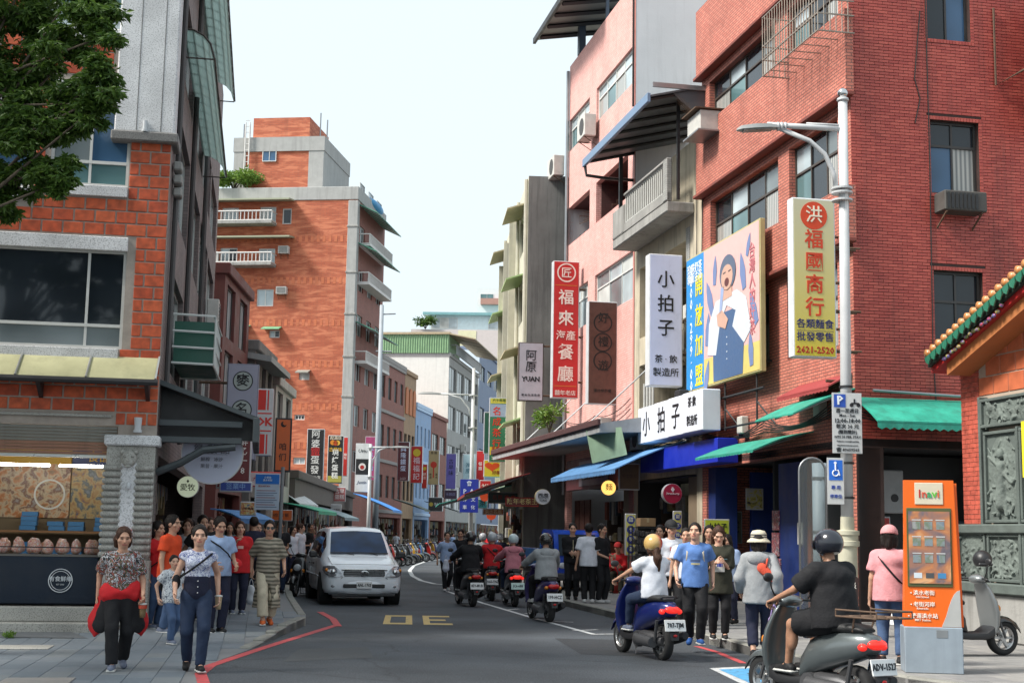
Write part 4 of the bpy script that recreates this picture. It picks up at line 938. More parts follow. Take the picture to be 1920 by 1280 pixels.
ay,az=PB.sd(1106,262,-.2);ac_unit(pb,SIDER,ay,az,1.0,.75,.4,gap=.12);ay,az=PB.sd(1048,335,-.2);ac_unit(pb,SIDER,ay,az,1.0,.75,.4,gap=.12)
MB().tube([(-.08,LPB-.05,3),(-.08,LPB-.05,HP-.2)],.06,8).build('downpipe',M_STEEL,pb);MB().tube([(-.05,.1,HP-4),(-.05,.12,HP-.2)],.03,6).build('downpipe',M_CAB,pb)
B(-.012,.0,.0,.14,0,HP).build('corner_strip',mat('pink_edge',(.5,.2,.17),.6),pb)
rc=thing('roof_canopy','ribbed grey roof canopy on a dark post above the pink building','canopy',PB.org,RZ)
zr=PB.sd(1060,55,-.5)[1]
MB().loft([[Vector((x,y,z)) for x,z in ((-1.3,zr),(5,zr+1.1),(5,zr+1.16),(-1.3,zr+.06))] for y in (3.3,LPB+.1)]).build('roof_sheet',mat('canopy_under',(.20,.20,.19),.6,.2),rc)
for k in range(5): y=3.5+k*1.1;MB().tube([(-1.2,y,zr-.06),(5,y,zr+1.03)],.08,4).build('rafter',M_BLK,rc)
B(-1.36,-1.26,3.25,LPB+.15,zr-.12,zr+.08).build('edge_beam',M_BLK,rc);B(-.02,.22,6.9,7.15,HP,zr+.15).build('post',mat('post_dark',(.03,.045,.07),.5),rc);B(.0,.1,3.4,3.5,HP,zr+.2).build('post',mat('post_dark',(.03,.045,.07),.5),rc)
# ================================================================ grey concrete building, yellowish street front
go_=at(981,1000,49.2);GB=Bld('concrete_building','weathered grey concrete building with pale yellow street front','building',(go_.x,go_.y),R(4.2));gb=GB.o
HG=GB.fr(1000,330)[1];LG=13.5
mb=MB();wall(mb,FRONT,0,6,0,HG);mb.build('flank_wall',mat('stained_concrete',(.15,.15,.145),.9,var=.3,vs_=.6,streak=.75,dirt=(.04,.04,.04),bump=.3),gb)
gops=[];M_YEL=mat('pale_yellow_render',(.50,.48,.39),.8,var=.15,streak=.35)
for f_ in range(4):
    for k in range(3): gops.append((1.2+k*4.1,3.6+k*4.1,4.2+f_*2.65,5.6+f_*2.65))
mb=MB();wall(mb,SIDER,0,LG,0,HG,gops+[(.5,LG-.5,0,3)],.2);mb.quad((0,0,HG),(6,0,HG),(6,LG,HG),(0,LG,HG));mb.quad((0,LG,0),(6,LG,0),(6,LG,HG),(0,LG,HG));mb.build('street_wall',M_YEL,gb)
for q,g_ in enumerate(gops):
    window(gb,SIDER,*g_,d=.1,cols=3,fm=F_BROWN,gms=[G_GREY,G_DARK])
    if q % 3 != 1: canopy(gb,SIDER,g_[0]-.2,g_[1]+.2,g_[3]+.25,g_[3]+.02,.7,mat('eave_cream',(.48,.42,.28),.7,streak=.3) if q % 2 else mat('eave_green',(.35,.5,.22),.5),th=.05,name='window_hood')
for k in range(4): MB().tube([(-.08,.15+k*3.6,2.5),(-.08,.15+k*3.6,HG-.1)],.07,7).build('downpipe',M_YEL,gb)
for k in range(3): B(-.35,0,4.6+k*3,4.75+k*3,3.2,HG-.5-k*.4).build('fin',M_YEL,gb)

# ---------------------------------------------------------------- goods crowding the open shop fronts
def shop_fill(par,f,u0,u1,d,seed,z0=.12,h=2.3,dark=.5):
    """shelving set back in an opening, crowded with small goods (joined: too small to pick apart)"""
    rnd=random.Random(seed);sh=MB();g=[MB() for _ in range(4)]
    lev=[z0+.02,z0+.75,z0+1.35]
    for z in lev[1:]: boxf(sh,f,u0,u1,z-.03,z,d,d+.5)
    n=int((u1-u0)/1.8)+1
    for k in range(n+1): u=u0+(u1-u0)*k/n;boxf(sh,f,u-.025,u+.025,z0,z0+h,d,d+.5)
    sh.build('shelving',mat('shelving_brown',(.06,.04,.03),.7),par)
    for k,z in enumerate(lev):
        u=u0+.03
        while u<u1-.12:
            w_=rnd.uniform(.12,.55);hh_=rnd.uniform(.15,.55)
            if rnd.random()<.82: boxf(rnd.choice(g),f,u,min(u1,u+w_-.015),z,z+hh_,d+rnd.uniform(-.15,.1),d+.4,bev=.02)
            u+=w_
    u=u0                                       # goods hung from the lintel
    while u<u1-.2: w_=rnd.uniform(.1,.4);zt_=z0+h+.3;boxf(rnd.choice(g),f,u,u+w_*.8,zt_-rnd.uniform(.25,.8),zt_,d-.1,d+.05,bev=.02);u+=w_+rnd.uniform(.02,.3)
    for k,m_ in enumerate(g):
        c=[(.30*dark,.08*dark,.05*dark),(.32*dark,.26*dark,.12*dark),(.06*dark,.09*dark,.14*dark),(.36*dark,.35*dark,.33*dark)][k]  # dark scales the goods' colours down for the shade inside shops
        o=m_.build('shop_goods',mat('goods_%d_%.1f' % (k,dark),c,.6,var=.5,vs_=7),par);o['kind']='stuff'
for yy_ in (.42,LBE-.36): B(.03,1.3,yy_,yy_+.04,.12,3.18).build('shade_lining',M_DKS,be)  # near-black panels added to stand in for shade inside the opening
B(.03,1.3,.46,LBE-.36,3.13,3.18).build('shade_lining',M_DKS,be)  # top panel, likewise added in place of shade
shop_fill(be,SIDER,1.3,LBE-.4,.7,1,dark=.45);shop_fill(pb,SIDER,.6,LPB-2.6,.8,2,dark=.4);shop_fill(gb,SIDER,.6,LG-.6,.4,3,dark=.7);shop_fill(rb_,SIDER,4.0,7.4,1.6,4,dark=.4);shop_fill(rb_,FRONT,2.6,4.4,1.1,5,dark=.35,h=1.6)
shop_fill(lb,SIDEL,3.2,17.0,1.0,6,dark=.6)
# ================================================================ FAR LEFT: tall orange brick block
RB2=R(-7.5)
c0=at(650,1000,90);BB=Bld('apartment_block','tall orange brick apartment block with plant on its roof terrace','building',(c0.x,c0.y),RB2);bb=BB.o
HBB=BB.fr(640,350)[1];M_OBR=brickmat('orange_brick',(.38,.082,.034),(.45,.11,.048),(.30,.09,.05),.42,.13,.012,.18,wave=.75,var=.14);M_OBS=brickmat('brown_or_shaded_brick',(.30,.10,.075),(.25,.085,.065),(.22,.13,.11),.3,.1,.012,.3,var=.15)
M_GCON=mat('grey_band',(.36,.36,.35),.8,var=.12,streak=.3)
bw_=[]   # windows on the front: (px rect, cols, frame, glass list)
spec=[((417,390,447,416),2,[G_PALE,G_PALE]),((488,388,517,420),2,[G_MILK,G_PALE]),((530,391,546,420),1,[G_DARK]),((413,465,444,494),2,[G_PALE,G_DARK]),((485,466,515,497),2,[G_PALE,G_PALE]),((482,542,512,574),2,[G_PALE,G_PALE]),((405,540,440,574),3,[G_PALE,G_GREY]),((505,619,524,633),2,[G_PALE,G_DARK]),((415,614,465,640),2,[G_MILK,G_MILK]),((561,697,580,712),1,[G_MILK]),((508,700,534,730),2,[G_PALE,G_DARK]),((552,777,571,787),3,[G_DARK]),((550,857,572,870),2,[G_PALE])]
ops=[BB.frect(*s[0]) for s in spec]
mb=MB();wall(mb,FRONT,-18,0,0,HBB-.9,ops,.2);mb.build('front_wall',M_OBR,bb)
for s,r_ in zip(spec,ops): window(bb,FRONT,*r_,d=.08,cols=s[1],fm=F_WHITE,gms=s[2],fw=.07,mull=.06)
# soldier course bands per storey: slightly proud brick strips
for y in (362,448,526,605,682,762,835):
    z=BB.fr(560,y)[1];n=44;sb=MB()
    for k in range(n): u=-17.5+k*.4;sb.box(u,u+.2,-.012,.0,z-.22,z+.22)
    if y != 362:
        o=sb.build('soldier_course',mat('orange_soldier',(.50,.14,.06),.7,var=.2),bb);o['kind']='stuff'
sops=[]
for k,(z0,z1) in enumerate([(2.5+3*i,3.9+3*i) for i in range(1,8)]):
    for j in range(3): sops.append((.9+j*2.6,2.3+j*2.6,z0,z1))
mb=MB();wall(mb,SIDEL,0,8.3,0,HBB-.9,sops,.2);mb.quad((-18,8.3,0),(0,8.3,0),(0,8.3,HBB),(-18,8.3,HBB));mb.build('street_wall',M_OBS,bb)  # shaded street side: its darkness is put into the browner brick colour
for i,s in enumerate(sops): window(bb,SIDEL,*s,d=.1,cols=2,fm=F_WHITE,gms=[G_PALE,G_GREY] if i % 2 else [G_GREY,G_DARK])
B(-18.05,.06,-.06,8.4,HBB-.9,HBB,bev=.03).build('parapet',M_GCON,bb);B(-.62,.05,-.05,.5,0,HBB-.95,bev=.03).build('corner_pier',M_GCON,bb)
for y in (426,512,590,670,745): z=BB.fr(650,y)[1];B(-.66,.1,-.09,.55,z,z+.14,bev=.02).build('pier_band',M_CONC,bb)
# balconies with railings and long eaves
M_RWH=mat('rail_white',(.62,.6,.58),.6)
for (xa,ya,xb,yb,ev) in ((388,421,518,424,380),(384,498,517,500,449)):
    u0,z0=BB.fr(xa,ya);u1,_=BB.fr(xb,yb);B(u0-4,u1,-1.1,0,z0-.18,z0).build('balcony_slab',M_CONC,bb);railing(bb,FRONT,u0-4,u1,z0,z0+.65,-1.05,M_RWH,.26,.035)
    ze=BB.fr(450,ev)[1];ue=BB.fr(552,ev)[0];canopy(bb,FRONT,-18,ue,ze+.15,ze,1.2,mat('eave_olive',(.32,.34,.24),.7),th=.1,name='eave')
for xa,xb,y in ((422,470,612),(494,528,615),(507,536,697),(558,582,696)): u0,z0=BB.fr(xa,y);u1,_=BB.fr(xb,y);canopy(bb,FRONT,u0,u1,z0+.1,z0-.1,.6,mat('hood_green',(.16,.36,.2),.6) if y<690 else mat('hood_grey',(.25,.25,.22),.6),th=.06,name='window_hood')
for px,py in ((534,477),(530,553)): u,z=BB.fr(px,py);ac_unit(bb,FRONT,u,z,.7,.5,.4,fan=False)
u,z=BB.fr(400,497);ac_unit(bb,FRONT,u,z,1.0,.8,.4,gap=.3)
# street side hoods and grille balconies
M_GHD=mat('hood_jade',(.07,.24,.17),.5)
for k,(py,pz) in enumerate(((388,0),(462,0),(612,0))):
    z=BB.sd(672,py)[1];canopy(bb,SIDEL,.3,7.9,z+.25,z-.35,1.3,M_GHD,ribs=8,rm=M_RWH,th=.06,name='window_hood')
    B(0,.8,.6,7.6,z-2.55,z-2.4).build('balcony_slab',M_RWH,bb);railing(bb,SIDEL,.6,7.6,z-2.4,z-1.75,-.75,M_RWH,.25,.03)
# roof house, water tank room, ladder
rh=BB.frect(442,262,604,345,2.0);B(rh[0],rh[1],2,9,HBB-.1,rh[3]-.9).build('roof_house',M_OBR,bb);B(rh[0]-.1,rh[1]+.1,1.9,9.1,rh[3]-.9,rh[3]+.1).build('roof_band',M_GCON,bb);B(rh[1]-1.0,rh[1]+.05,1.94,9.05,HBB-.1,rh[3]-.9).build('roof_pier',M_GCON,bb);B(rh[0]-.05,rh[0]+.8,1.94,3,HBB-.1,rh[3]-.9).build('roof_pier',M_GCON,bb)
tk=BB.frect(476,222,580,262,3.0);B(tk[0],tk[1],3,8,rh[3]+.08,tk[3]).build('tank_room',M_OBR,bb)
wr=BB.frect(493,279,518,303,1.97);window(bb,lambda u,v,d: (u,1.93+d,v),*wr,d=-.02,cols=2,fm=F_WHITE,gm=G_BLUE)
ld=MB();lx0,lz0=BB.fr(456,330,1.6);lx1,lz1=BB.fr(467,255,1.6)
for x in (lx0,lx1): ld.cyl((x,1.7,lz0-2),(x,1.7,lz1+1),.05,n=6)
for k in range(14): z=lz0-1.5+k*.42;ld.cyl((lx0,1.7,z),(lx1,1.7,z),.035,n=5)
ld.build('ladder',M_RWH,bb)
for px,h in ((600,2.0),(613,1.5),(457,1.2),(468,1.2)): x,z=BB.fr(px,264,4);MB().cyl((x,4,z-1),(x,4,z+h),.05,n=5).build('antenna_mast',M_STEEL,bb)
# blue plastic sheet on the parapet corner
MB().sph((-.4,5.5,HBB-.1),(.7,2.6,.45)).build('blue_tarpaulin',mat('tarpaulin_blue',(.03,.25,.5),.5,bump=.5,bs=6),bb,True)
# ---- roof plant: leaves
def leafmat(name,c1,c2):
    m,t,p=nodes(name);L=t.links;g=N(t,'NewGeometry')
    mx=N(t,'MixRGB',i_1=rgb(c1),i_2=rgb(c2));L.new(g.outputs['Random Per Island'],mx.inputs[0]);L.new(mx.outputs[0],p.inputs['Base Color']);p.inputs['Roughness'].default_value=.5
    p.inputs['Specular IOR Level'].default_value=.35
    tr=N(t,'BsdfTranslucent');L.new(mx.outputs[0],tr.inputs[0]);ms=N(t,'MixShader',i_0=.28);L.new(p.outputs[0],ms.inputs[1]);L.new(tr.outputs[0],ms.inputs[2])
    L.new(ms.outputs[0],t.nodes['Material Output'].inputs[0]);MATS[name]=m;return m
M_LFR=leafmat('leaf_bright',(.09,.2,.03),(.2,.3,.05));M_LFD=leafmat('leaf_dark',(.035,.085,.014),(.11,.19,.03));M_BARK=mat('bark',(.09,.07,.05),.9,var=.3,vs_=8,bump=.6,bs=25)
def leaves(mb,clumps,n,size,rnd,aspect=.38,droop=.3):
    for (c,r_) in clumps:
        for _ in range(n):
            d=Vector((rnd.gauss(0,1),rnd.gauss(0,1),rnd.gauss(0,1))).normalized()*(rnd.random()**.45)
            p=c+Vector((d.x*r_[0],d.y*r_[1],d.z*r_[2]))
            a=Vector((rnd.gauss(0,1),rnd.gauss(0,1),rnd.gauss(-droop,.5))).normalized();b=a.cross(Vector((rnd.gauss(0,1),rnd.gauss(0,1),rnd.gauss(0,1)))).normalized()
            s_=size*rnd.uniform(.7,1.3);n_=a.cross(b)*s_*.12
            mb.add([p,p+a*s_*.5+b*s_*aspect*.5+n_,p+a*s_,p+a*s_*.5-b*s_*aspect*.5+n_],[(0,1,2,3)])
def bush(label,base,rad,h,m,n,size,seed,cat='plant',name='potted_plant'):
    rnd=random.Random(seed);o=thing(name,label,cat,base);mb=MB()
    cl=[(Vector((rnd.uniform(-.7,.7)*rad,rnd.uniform(-.5,.5)*rad,h*rnd.uniform(.35,.85))),(rad*.45,rad*.45,h*.28)) for _ in range(9)]
    leaves(mb,cl,n,size,rnd);f=mb.build('foliage',m,o);f['kind']='stuff'
    for k in range(4): MB().tube([(0,0,0),(rnd.uniform(-.3,.3)*rad,rnd.uniform(-.3,.3)*rad,h*.4),(rnd.uniform(-.6,.6)*rad,rnd.uniform(-.5,.5)*rad,h*.75)],[.05*rad,.035*rad,.015*rad],5).build('stem',M_BARK,o)
    return o
x,z=BB.fr(440,342,.8);bush('bushy bright green plant on the roof edge of the tall brick block',BB.world(x,.8,HBB),1.7,1.5,M_LFR,260,.28,4)
# ================================================================ row along the bend, each house its own
def rowhouse(name,label,X,Y,L_,H_,wm,floors,rz=RB2,cols=3,dep=14,fm=F_DARK,gms=(G_DARK,G_GREY),band=None,first=3.2,ww=.62,base_op=True,flank=None,roofm=None,wh=1.6):
    b=Bld(name,label,'building',(X,Y),rz);o=b.o;fh=(H_-first)/max(1,floors);ops=[]
    for f_ in range(floors):
        for k in range(cols):
            w_=L_/cols;ops.append((k*w_+w_*(1-ww)/2,k*w_+w_*(1+ww)/2,first+f_*fh+(fh-wh)*.45,first+f_*fh+(fh-wh)*.45+wh))
    mb=MB();wall(mb,SIDEL,0,L_,0,H_,ops+([(.4,L_-.4,0,first-.5)] if base_op else []),.22);mb.build('street_wall',wm,o)
    mb=MB();mb.quad((-dep,0,0),(0,0,0),(0,0,H_),(-dep,0,H_));mb.quad((-dep,L_,0),(0,L_,0),(0,L_,H_),(-dep,L_,H_));mb.quad((-dep,0,H_),(0,0,H_),(0,L_,H_),(-dep,L_,H_));mb.build('flank_wall',flank or wm,o)
    for q in ops: window(o,SIDEL,*q,d=.1,cols=2,fm=fm,gms=list(gms))
    if band:
        for f_ in range(floors+1): z=first+f_*fh-.1;B(0,.12,-.02,L_,z-.12,z+.12,bev=.02).build('band',band,o)
    B(-dep,.15,-.05,L_+.02,H_,H_+.35,bev=.03).build('parapet',band or wm,o)
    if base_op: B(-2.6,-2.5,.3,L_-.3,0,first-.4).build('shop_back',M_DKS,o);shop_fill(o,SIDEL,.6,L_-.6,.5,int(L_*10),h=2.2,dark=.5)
    return b
def street_pt(L_): d=Vector((math.sin(-RB2),math.cos(RB2)));return Vector((c0.x,c0.y))+d*L_
s1=street_pt(8.35);h1=(1000-712)/FPX*100+1.6
low=rowhouse('brick_house','three storey brown brick house with tall narrow windows along the bend',s1.x,s1.y,8.4,at(735,690,s1.y+6).z,M_OBS,3,cols=4,ww=.5,band=mat('band_grey',(.3,.28,.27),.8))
s2=street_pt(16.8);ar=rowhouse('arched_house','brick house with three orange arches at the top beside the blue house',s2.x,s2.y,4.4,at(755,705,s2.y+2).z,mat('ochre_render',(.36,.24,.15),.8,var=.2,streak=.35),3,cols=3,ww=.7,gms=(G_DARK,))
for k in range(3):
    u=.75+k*1.45;zt_=at(755,740,s2.y+2).z;mb=MB();mb.prism([(u-.5,zt_-1.6),(u+.5,zt_-1.6)]+[(u+.5*math.cos(a_),zt_+.5*math.sin(a_)) for a_ in [math.pi*i/8 for i in range(9)]],.02,.08,'x');mb.build('arch_panel',mat('arch_orange',(.5,.17,.07),.7),ar.o)
s3=street_pt(21.4);M_SKY=mat('sky_blue_paint',(.24,.37,.58),.6,var=.15,streak=.25);bl=rowhouse('blue_house','narrow sky blue painted house with white trim in the row',s3.x,s3.y,6.6,at(785,768,s3.y+3).z,M_SKY,2,cols=4,fm=F_WHITE,gms=(G_DARK,),band=mat('pale_blue_trim',(.45,.6,.8),.6),ww=.4)
s4=street_pt(28.2);br=rowhouse('brown_house','low brown brick house between the blue house and the white block',s4.x,s4.y,7.4,at(815,785,s4.y+3).z,M_OBS,2,cols=2,ww=.8)
s5=street_pt(36.0);M_WHB=mat('white_render',(.70,.70,.66),.75,var=.06,streak=.15);M_GYT=mat('grey_tile_front',(.36,.36,.35),.75,var=.12,streak=.35)
h5=at(834,668,s5.y).z;wt=rowhouse('white_block','white rendered block with green corrugated roof storey',s5.x,s5.y,17.5,h5,M_GYT,4,cols=4,ww=.86,flank=M_WHB,gms=(G_GREY,G_DARK,G_TEAL),fm=F_ALU,dep=20,wh=2.2)
# green corrugated storey: each rib is real
hz5=at(834,645,s5.y).z;cor=MB();ng=90
for k in range(ng):
    u=-20+k*20/ng;cor.add([(u,-.1,h5+.3),(u+.11,-.18,h5+.3),(u+.222,-.1,h5+.3),(u,-.1,hz5+.9),(u+.11,-.18,hz5+.9),(u+.222,-.1,hz5+.9)],[(0,1,4,3),(1,2,5,4)])
o=cor.build('corrugated_cladding',mat('corrugated_green',(.22,.36,.20),.5,.1,streak=.2),wt.o);o['kind']='stuff'
B(-20,-.05,-.05,6,h5+.3,hz5+.85).build('roof_storey',mat('corrugated_green',(.22,.36,.20),.5),wt.o);canopy(wt.o,SIDEL,-.3,16,hz5+1.0,hz5+.5,2.4,mat('roof_tan',(.42,.34,.22),.6),ribs=7,th=.1,name='eave');B(-20.2,.1,-.3,6.2,hz5+.9,hz5+1.1).build('roof_edge',mat('roof_tan',(.42,.34,.22),.6),wt.o)
for k in range(3): ac_unit(wt.o,SIDEL,3+k*4.5,7+k*2.3,1.0,.8,.4)
railing(wt.o,SIDEL,1,16,h5+.3,h5+1.2,-.5,M_STEEL,.4,.04)
s6=street_pt(54);h6=at(925,655,s6.y).z;cw=rowhouse('blue_white_house','pale corrugated house with blue edge behind the white block',s6.x,s6.y,20,h6,mat('deep_blue_side',(.17,.22,.33),.6,streak=.3),4,cols=4,flank=mat('pale_blue_sheet',(.55,.63,.72),.5,var=.05),dep=9)
# background block on the hill, roof floor with glazed veranda
bp_=at(760,1000,190);HH=at(850,618,190).z;bk=Bld('hill_block','pale pink apartment block with glazed roof veranda rising behind the row','building',(bp_.x,bp_.y),R(-2));W_=190*(960-760)/FPX
B(0,W_+4,0,20,0,HH).build('wall',mat('pale_pink_render',(.62,.55,.53),.8,var=.06),bk.o)
v0,v1=at(850,618,190).z,at(850,588,190).z;a0=at(802,600,190).x-bp_.x
B(a0,W_+4,2,14,v0,v1).build('roof_floor',mat('pale_aqua',(.55,.68,.72),.5),bk.o);B(a0-.8,W_+4,1,15,v1,v1+.35).build('roof_sheet',mat('roof_teal',(.2,.4,.42),.5),bk.o)
f_=lambda u,v,d: (u,1.96+d,v)
for q in ((a0+.3,a0+4),(W_-4,W_+1)): window(bk.o,f_,q[0],q[1],v0+.4,v1-.3,d=-.03,cols=3,fm=F_WHITE,gms=[G_PALE,G_MILK])
zz=at(850,636,190).z;B(W_*.45,W_*.62,-.05,0,zz-1.5,zz+1.2).build('cream_panel',mat('cream_panel',(.72,.68,.45),.7),bk.o)
for k in range(3): window(bk.o,FRONT,W_*.62+k*1.2,W_*.62+.9+k*1.2,zz-6,zz-5,d=-.05,cols=1,fm=F_WHITE,gm=G_TEAL)
tw_=at(885,1000,205);tb=Bld('tower_block','distant white tower block with small roof hut at the top of the street','building',(tw_.x,tw_.y),R(-2));zt_=at(910,540,205).z
B(0,14,0,12,0,zt_).build('wall',mat('distant_white',(.68,.68,.68),.8,var=.05),tb.o);zz=at(910,572,205).z;B(.6,4.2,-.9,0,zz,zz+.9).build('balcony',mat('balcony_rust',(.4,.2,.16),.7),tb.o);window(tb.o,FRONT,.5,2.5,zz+.2,zz+1.7,d=-.05,cols=2,fm=F_WHITE,gm=G_TEAL)
MB().cyl((5.2,3,zt_),(5.2,3,zt_+5),.06,n=5).build('antenna_mast',M_STEEL,tb.o);MB().cyl((4.4,3,zt_),(4.4,3,zt_+3),.06,n=5).build('antenna_mast',M_STEEL,tb.o)
x,z=0,0
bush('small dark shrub on the terrace of the pale pink block',(at(788,1000,190).x,189.5,HH),1.6,1.8,M_LFD,60,.5,9)
# ================================================================ left row between the corner building and the tall block
def lefthouse(name,label,Yn,Yf,H_,wm,floors,xoff=0,**k):
    xs=lambda Y: -8.9-(Y-40)*.038
    a=Vector((xs(Yn)+xoff,Yn));b_=Vector((xs(Yf)+xoff,Yf));d=b_-a;return rowhouse(name,label,a.x,a.y,d.length,H_,wm,floors,rz=math.atan2(-d.x,d.y),**k)
M_DKR=mat('oxblood_render',(.13,.035,.03),.7,var=.2,streak=.3)
lefthouse('oxblood_house','narrow oxblood red house next to the corner building',41,46,at(400,535,43).z,M_DKR,3,cols=2,gms=(G_DARK,G_PALE),xoff=.3)
lh=lefthouse('gabled_house','grey house with pale sloping roof behind the grey vertical sign',46.3,51,at(430,660,47).z,mat('soot_render',(.16,.155,.15),.85,var=.3,streak=.5),2,cols=3,gms=(G_TEAL,G_GREY),xoff=.5)
zz=at(430,645,47).z;MB().loft([[Vector((x,y,z)) for x,z in ((-9,zz+.9),(.6,zz-.5),(.6,zz-.7),(-9,zz+.7))] for y in (-.3,5)]).build('roof',mat('roof_grey',(.28,.3,.3),.7,streak=.3),lh.o)
lefthouse('terrace_house','low house with white parapet terrace above the red striped sign',51.3,56.5,at(520,735,54).z,mat('dingy_white',(.42,.4,.38),.8,streak=.5),2,cols=2,xoff=.6)
lefthouse('shop_house','low dark shop house at the foot of the tall brick block',56.8,89,at(560,905,62).z,mat('dark_render',(.12,.1,.09),.85,streak=.3),0,cols=5,first=3.4,xoff=.8)
# ================================================================ SHOP SIGNS, RIGHT SIDE
def V(s): return '\n'.join(s)
def bar(o,x0,x1,z0,z1,m,d=-.012,name='stripe'): return B(x0,x1,d,d+.006,z0,z1).build(name,m,o)
def poly(o,pts,m,d=-.012,name='print'): return MB().prism(pts,d,d+.003).build(name,m,o)
# yellow sign of the corner shop
gm=bpy.data.materials.new('sign_yellow_fade');gm.use_nodes=True;t=gm.node_tree;p=t.nodes['Principled BSDF'];tc=N(t,'TexCoord');sp=N(t,'SeparateXYZ');t.links.new(tc.outputs['Object'],sp.inputs[0])
mr=N(t,'MapRange',i_1=.0,i_2=3.0);t.links.new(sp.outputs[2],mr.inputs[0]);cr=N(t,'MixRGB',i_1=(.62,.50,.03,1),i_2=(.55,.52,.36,1));t.links.new(mr.outputs[0],cr.inputs[0]);t.links.new(cr.outputs[0],p.inputs['Base Color']);p.inputs['Roughness'].default_value=.4
o,w_,h_=sign('tall yellow sign with orange characters and a phone number beside the lamp pole',(1484,366,1570,674),25.2,R(11.5),gm,[(V('福國商行'),0,.52,.44,'c83a10',dict(line=1.13,bold=.015)),('各類麵食',0,.205,.215,'141c60'),('批發零售',0,.125,.215,'141c60'),('2621-2520',0,.045,.2,'a81410',dict(bold=.02))],dep=.24,frame=mat('sign_white_case',(.62,.64,.66),.4),brackets=(.5,.3,.7,.05))
disc(o,0,h_*.89,w_*.31,ink('d04010'));lettering('洪',w_*.4,(0,-.02,h_*.89),o,ink('e8e0c8'));bar(o,-w_*.42,w_*.42,h_*.165,h_*.167,ink('141c60'))
# white vertical tea shop sign
M_TEA=mat('sign_periwinkle',(.60,.65,.88),.35,var=.05,streak=.1)
o,w_,h_=sign('tall pale periwinkle tea shop sign with black characters left of the billboard',(1216,473,1281,726),35.4,R(11.5),M_TEA,[(V('小拍子'),0,.615,.52,'101014',dict(line=1.35,bold=.01)),('茶 · 飲',0,.2,.24,'202024'),('製造所',0,.1,.26,'202024')],dep=.34,frame=mat('sign_white_case',(.62,.64,.66),.4),brackets=(.5,.25,.5,.75))
# billboard on the street wall: a laughing woman in a white blouse and blue pinafore, as flat print
r_=RB.srect(1287,472,1427,697,-.45);ya,yb,za,zb=r_;bw_,bh_=yb-ya,at(1427,405,31).z
za=RB.sd(1427,695,-.45)[1];zb=RB.sd(1427,407,-.45)[1];bh_=zb-za
pc=RB.world(-.45,(ya+yb)/2,za);bd=thing('billboard','large pink billboard with laughing woman in blue pinafore above the tea shop','billboard',pc,RZ-math.pi/2)
hw=bw_/2;B(-hw,hw,0,.12,0,bh_,bev=.01).build('casing',mat('billboard_yellow_edge',(.48,.42,.2),.5,streak=.3),bd)
xs=-hw+bw_*.27
bar(bd,xs,hw-.04,bh_*.2,bh_-.04,ink((.72,.44,.42)),-.01,'pink_ground');bar(bd,xs,hw-.04,.04,bh_*.2,ink((.66,.52,.16)),-.01,'yellow_ground');bar(bd,-hw+.04,xs,.04,bh_-.04,ink((.02,.25,.62)),-.01,'blue_strip')
lettering('珍珠奶茶',bw_*.055,(-hw+bw_*.135,-.016,bh_*.90),bd,ink('e8eef4'));lettering('領銜主演',bw_*.055,(-hw+bw_*.135,-.016,bh_*.83),bd,ink('e8eef4'))
lettering(V('開放加盟'),bw_*.115,(-hw+bw_*.20,-.016,bh_*.42),bd,ink('e8d820'),line=1.3,bold=.012);lettering(V('0800-299-009').replace('-','·'),bw_*.075,(-hw+bw_*.085,-.016,bh_*.42),bd,ink('e8eef4'),line=.78,bold=.004)
cx=xs+(hw-xs)*.44;u=(hw-xs)
wh_=ink((.60,.64,.70));nv=ink((.06,.12,.25));sk=ink((.58,.36,.28));hr=ink((.10,.13,.2))
poly(bd,[(cx-.36*u*.7,.06),(cx+.36*u*.75,.06),(cx+.3*u,bh_*.30),(cx+.2*u,bh_*.48),(cx-.16*u,bh_*.48),(cx-.26*u,bh_*.30)],nv,-.018)
poly(bd,[(cx-.2*u,bh_*.58),(cx+.18*u,bh_*.6),(cx+.34*u,bh_*.52),(cx+.42*u,bh_*.3),(cx+.3*u,bh_*.22),(cx+.1*u,bh_*.36),(cx+.16*u,bh_*.46),(cx,bh_*.52),(cx-.12*u,bh_*.42),(cx-.2*u,bh_*.2),(cx-.36*u,bh_*.22),(cx-.33*u,bh_*.44)],wh_,-.022)
poly(bd,[(cx-.07*u,bh_*.56),(cx+.1*u,bh_*.57),(cx+.09*u,bh_*.66),(cx-.06*u,bh_*.66)],sk,-.026)
hc=(cx+.02*u,bh_*.745);poly(bd,[(hc[0]+.145*u*math.cos(a),hc[1]+bh_*.125*math.sin(a)) for a in [2*math.pi*i/20 for i in range(20)]],hr,-.026);poly(bd,[(hc[0]-.01*u+.105*u*math.cos(a),hc[1]-bh_*.03+bh_*.088*math.sin(a)) for a in [2*math.pi*i/18 for i in range(18)]],sk,-.030)
poly(bd,[(hc[0]-.01*u+.04*u*math.cos(a),hc[1]-bh_*.065+bh_*.03*math.sin(a)) for a in [2*math.pi*i/14 for i in range(14)]],ink((.12,.03,.03)),-.034)
for s_ in (-.05,.045): poly(bd,[(hc[0]+(s_-.025)*u,hc[1]),(hc[0]+(s_+.02)*u,hc[1]+.004*bh_),(hc[0]+(s_+.02)*u,hc[1]+.012*bh_),(hc[0]+(s_-.025)*u,hc[1]+.008*bh_)],ink((.06,.04,.05)),-.034)
poly(bd,[(cx-.16*u,bh_*.40),(cx-.02*u,bh_*.36),(cx+.03*u,bh_*.42),(cx-.08*u,bh_*.50),(cx-.18*u,bh_*.48)],sk,-.030);poly(bd,[(cx-.13*u,bh_*.48),(cx-.09*u,bh_*.48),(cx-.04*u,bh_*.66),(cx-.10*u,bh_*.66)],ink((.3,.38,.6)),-.030)
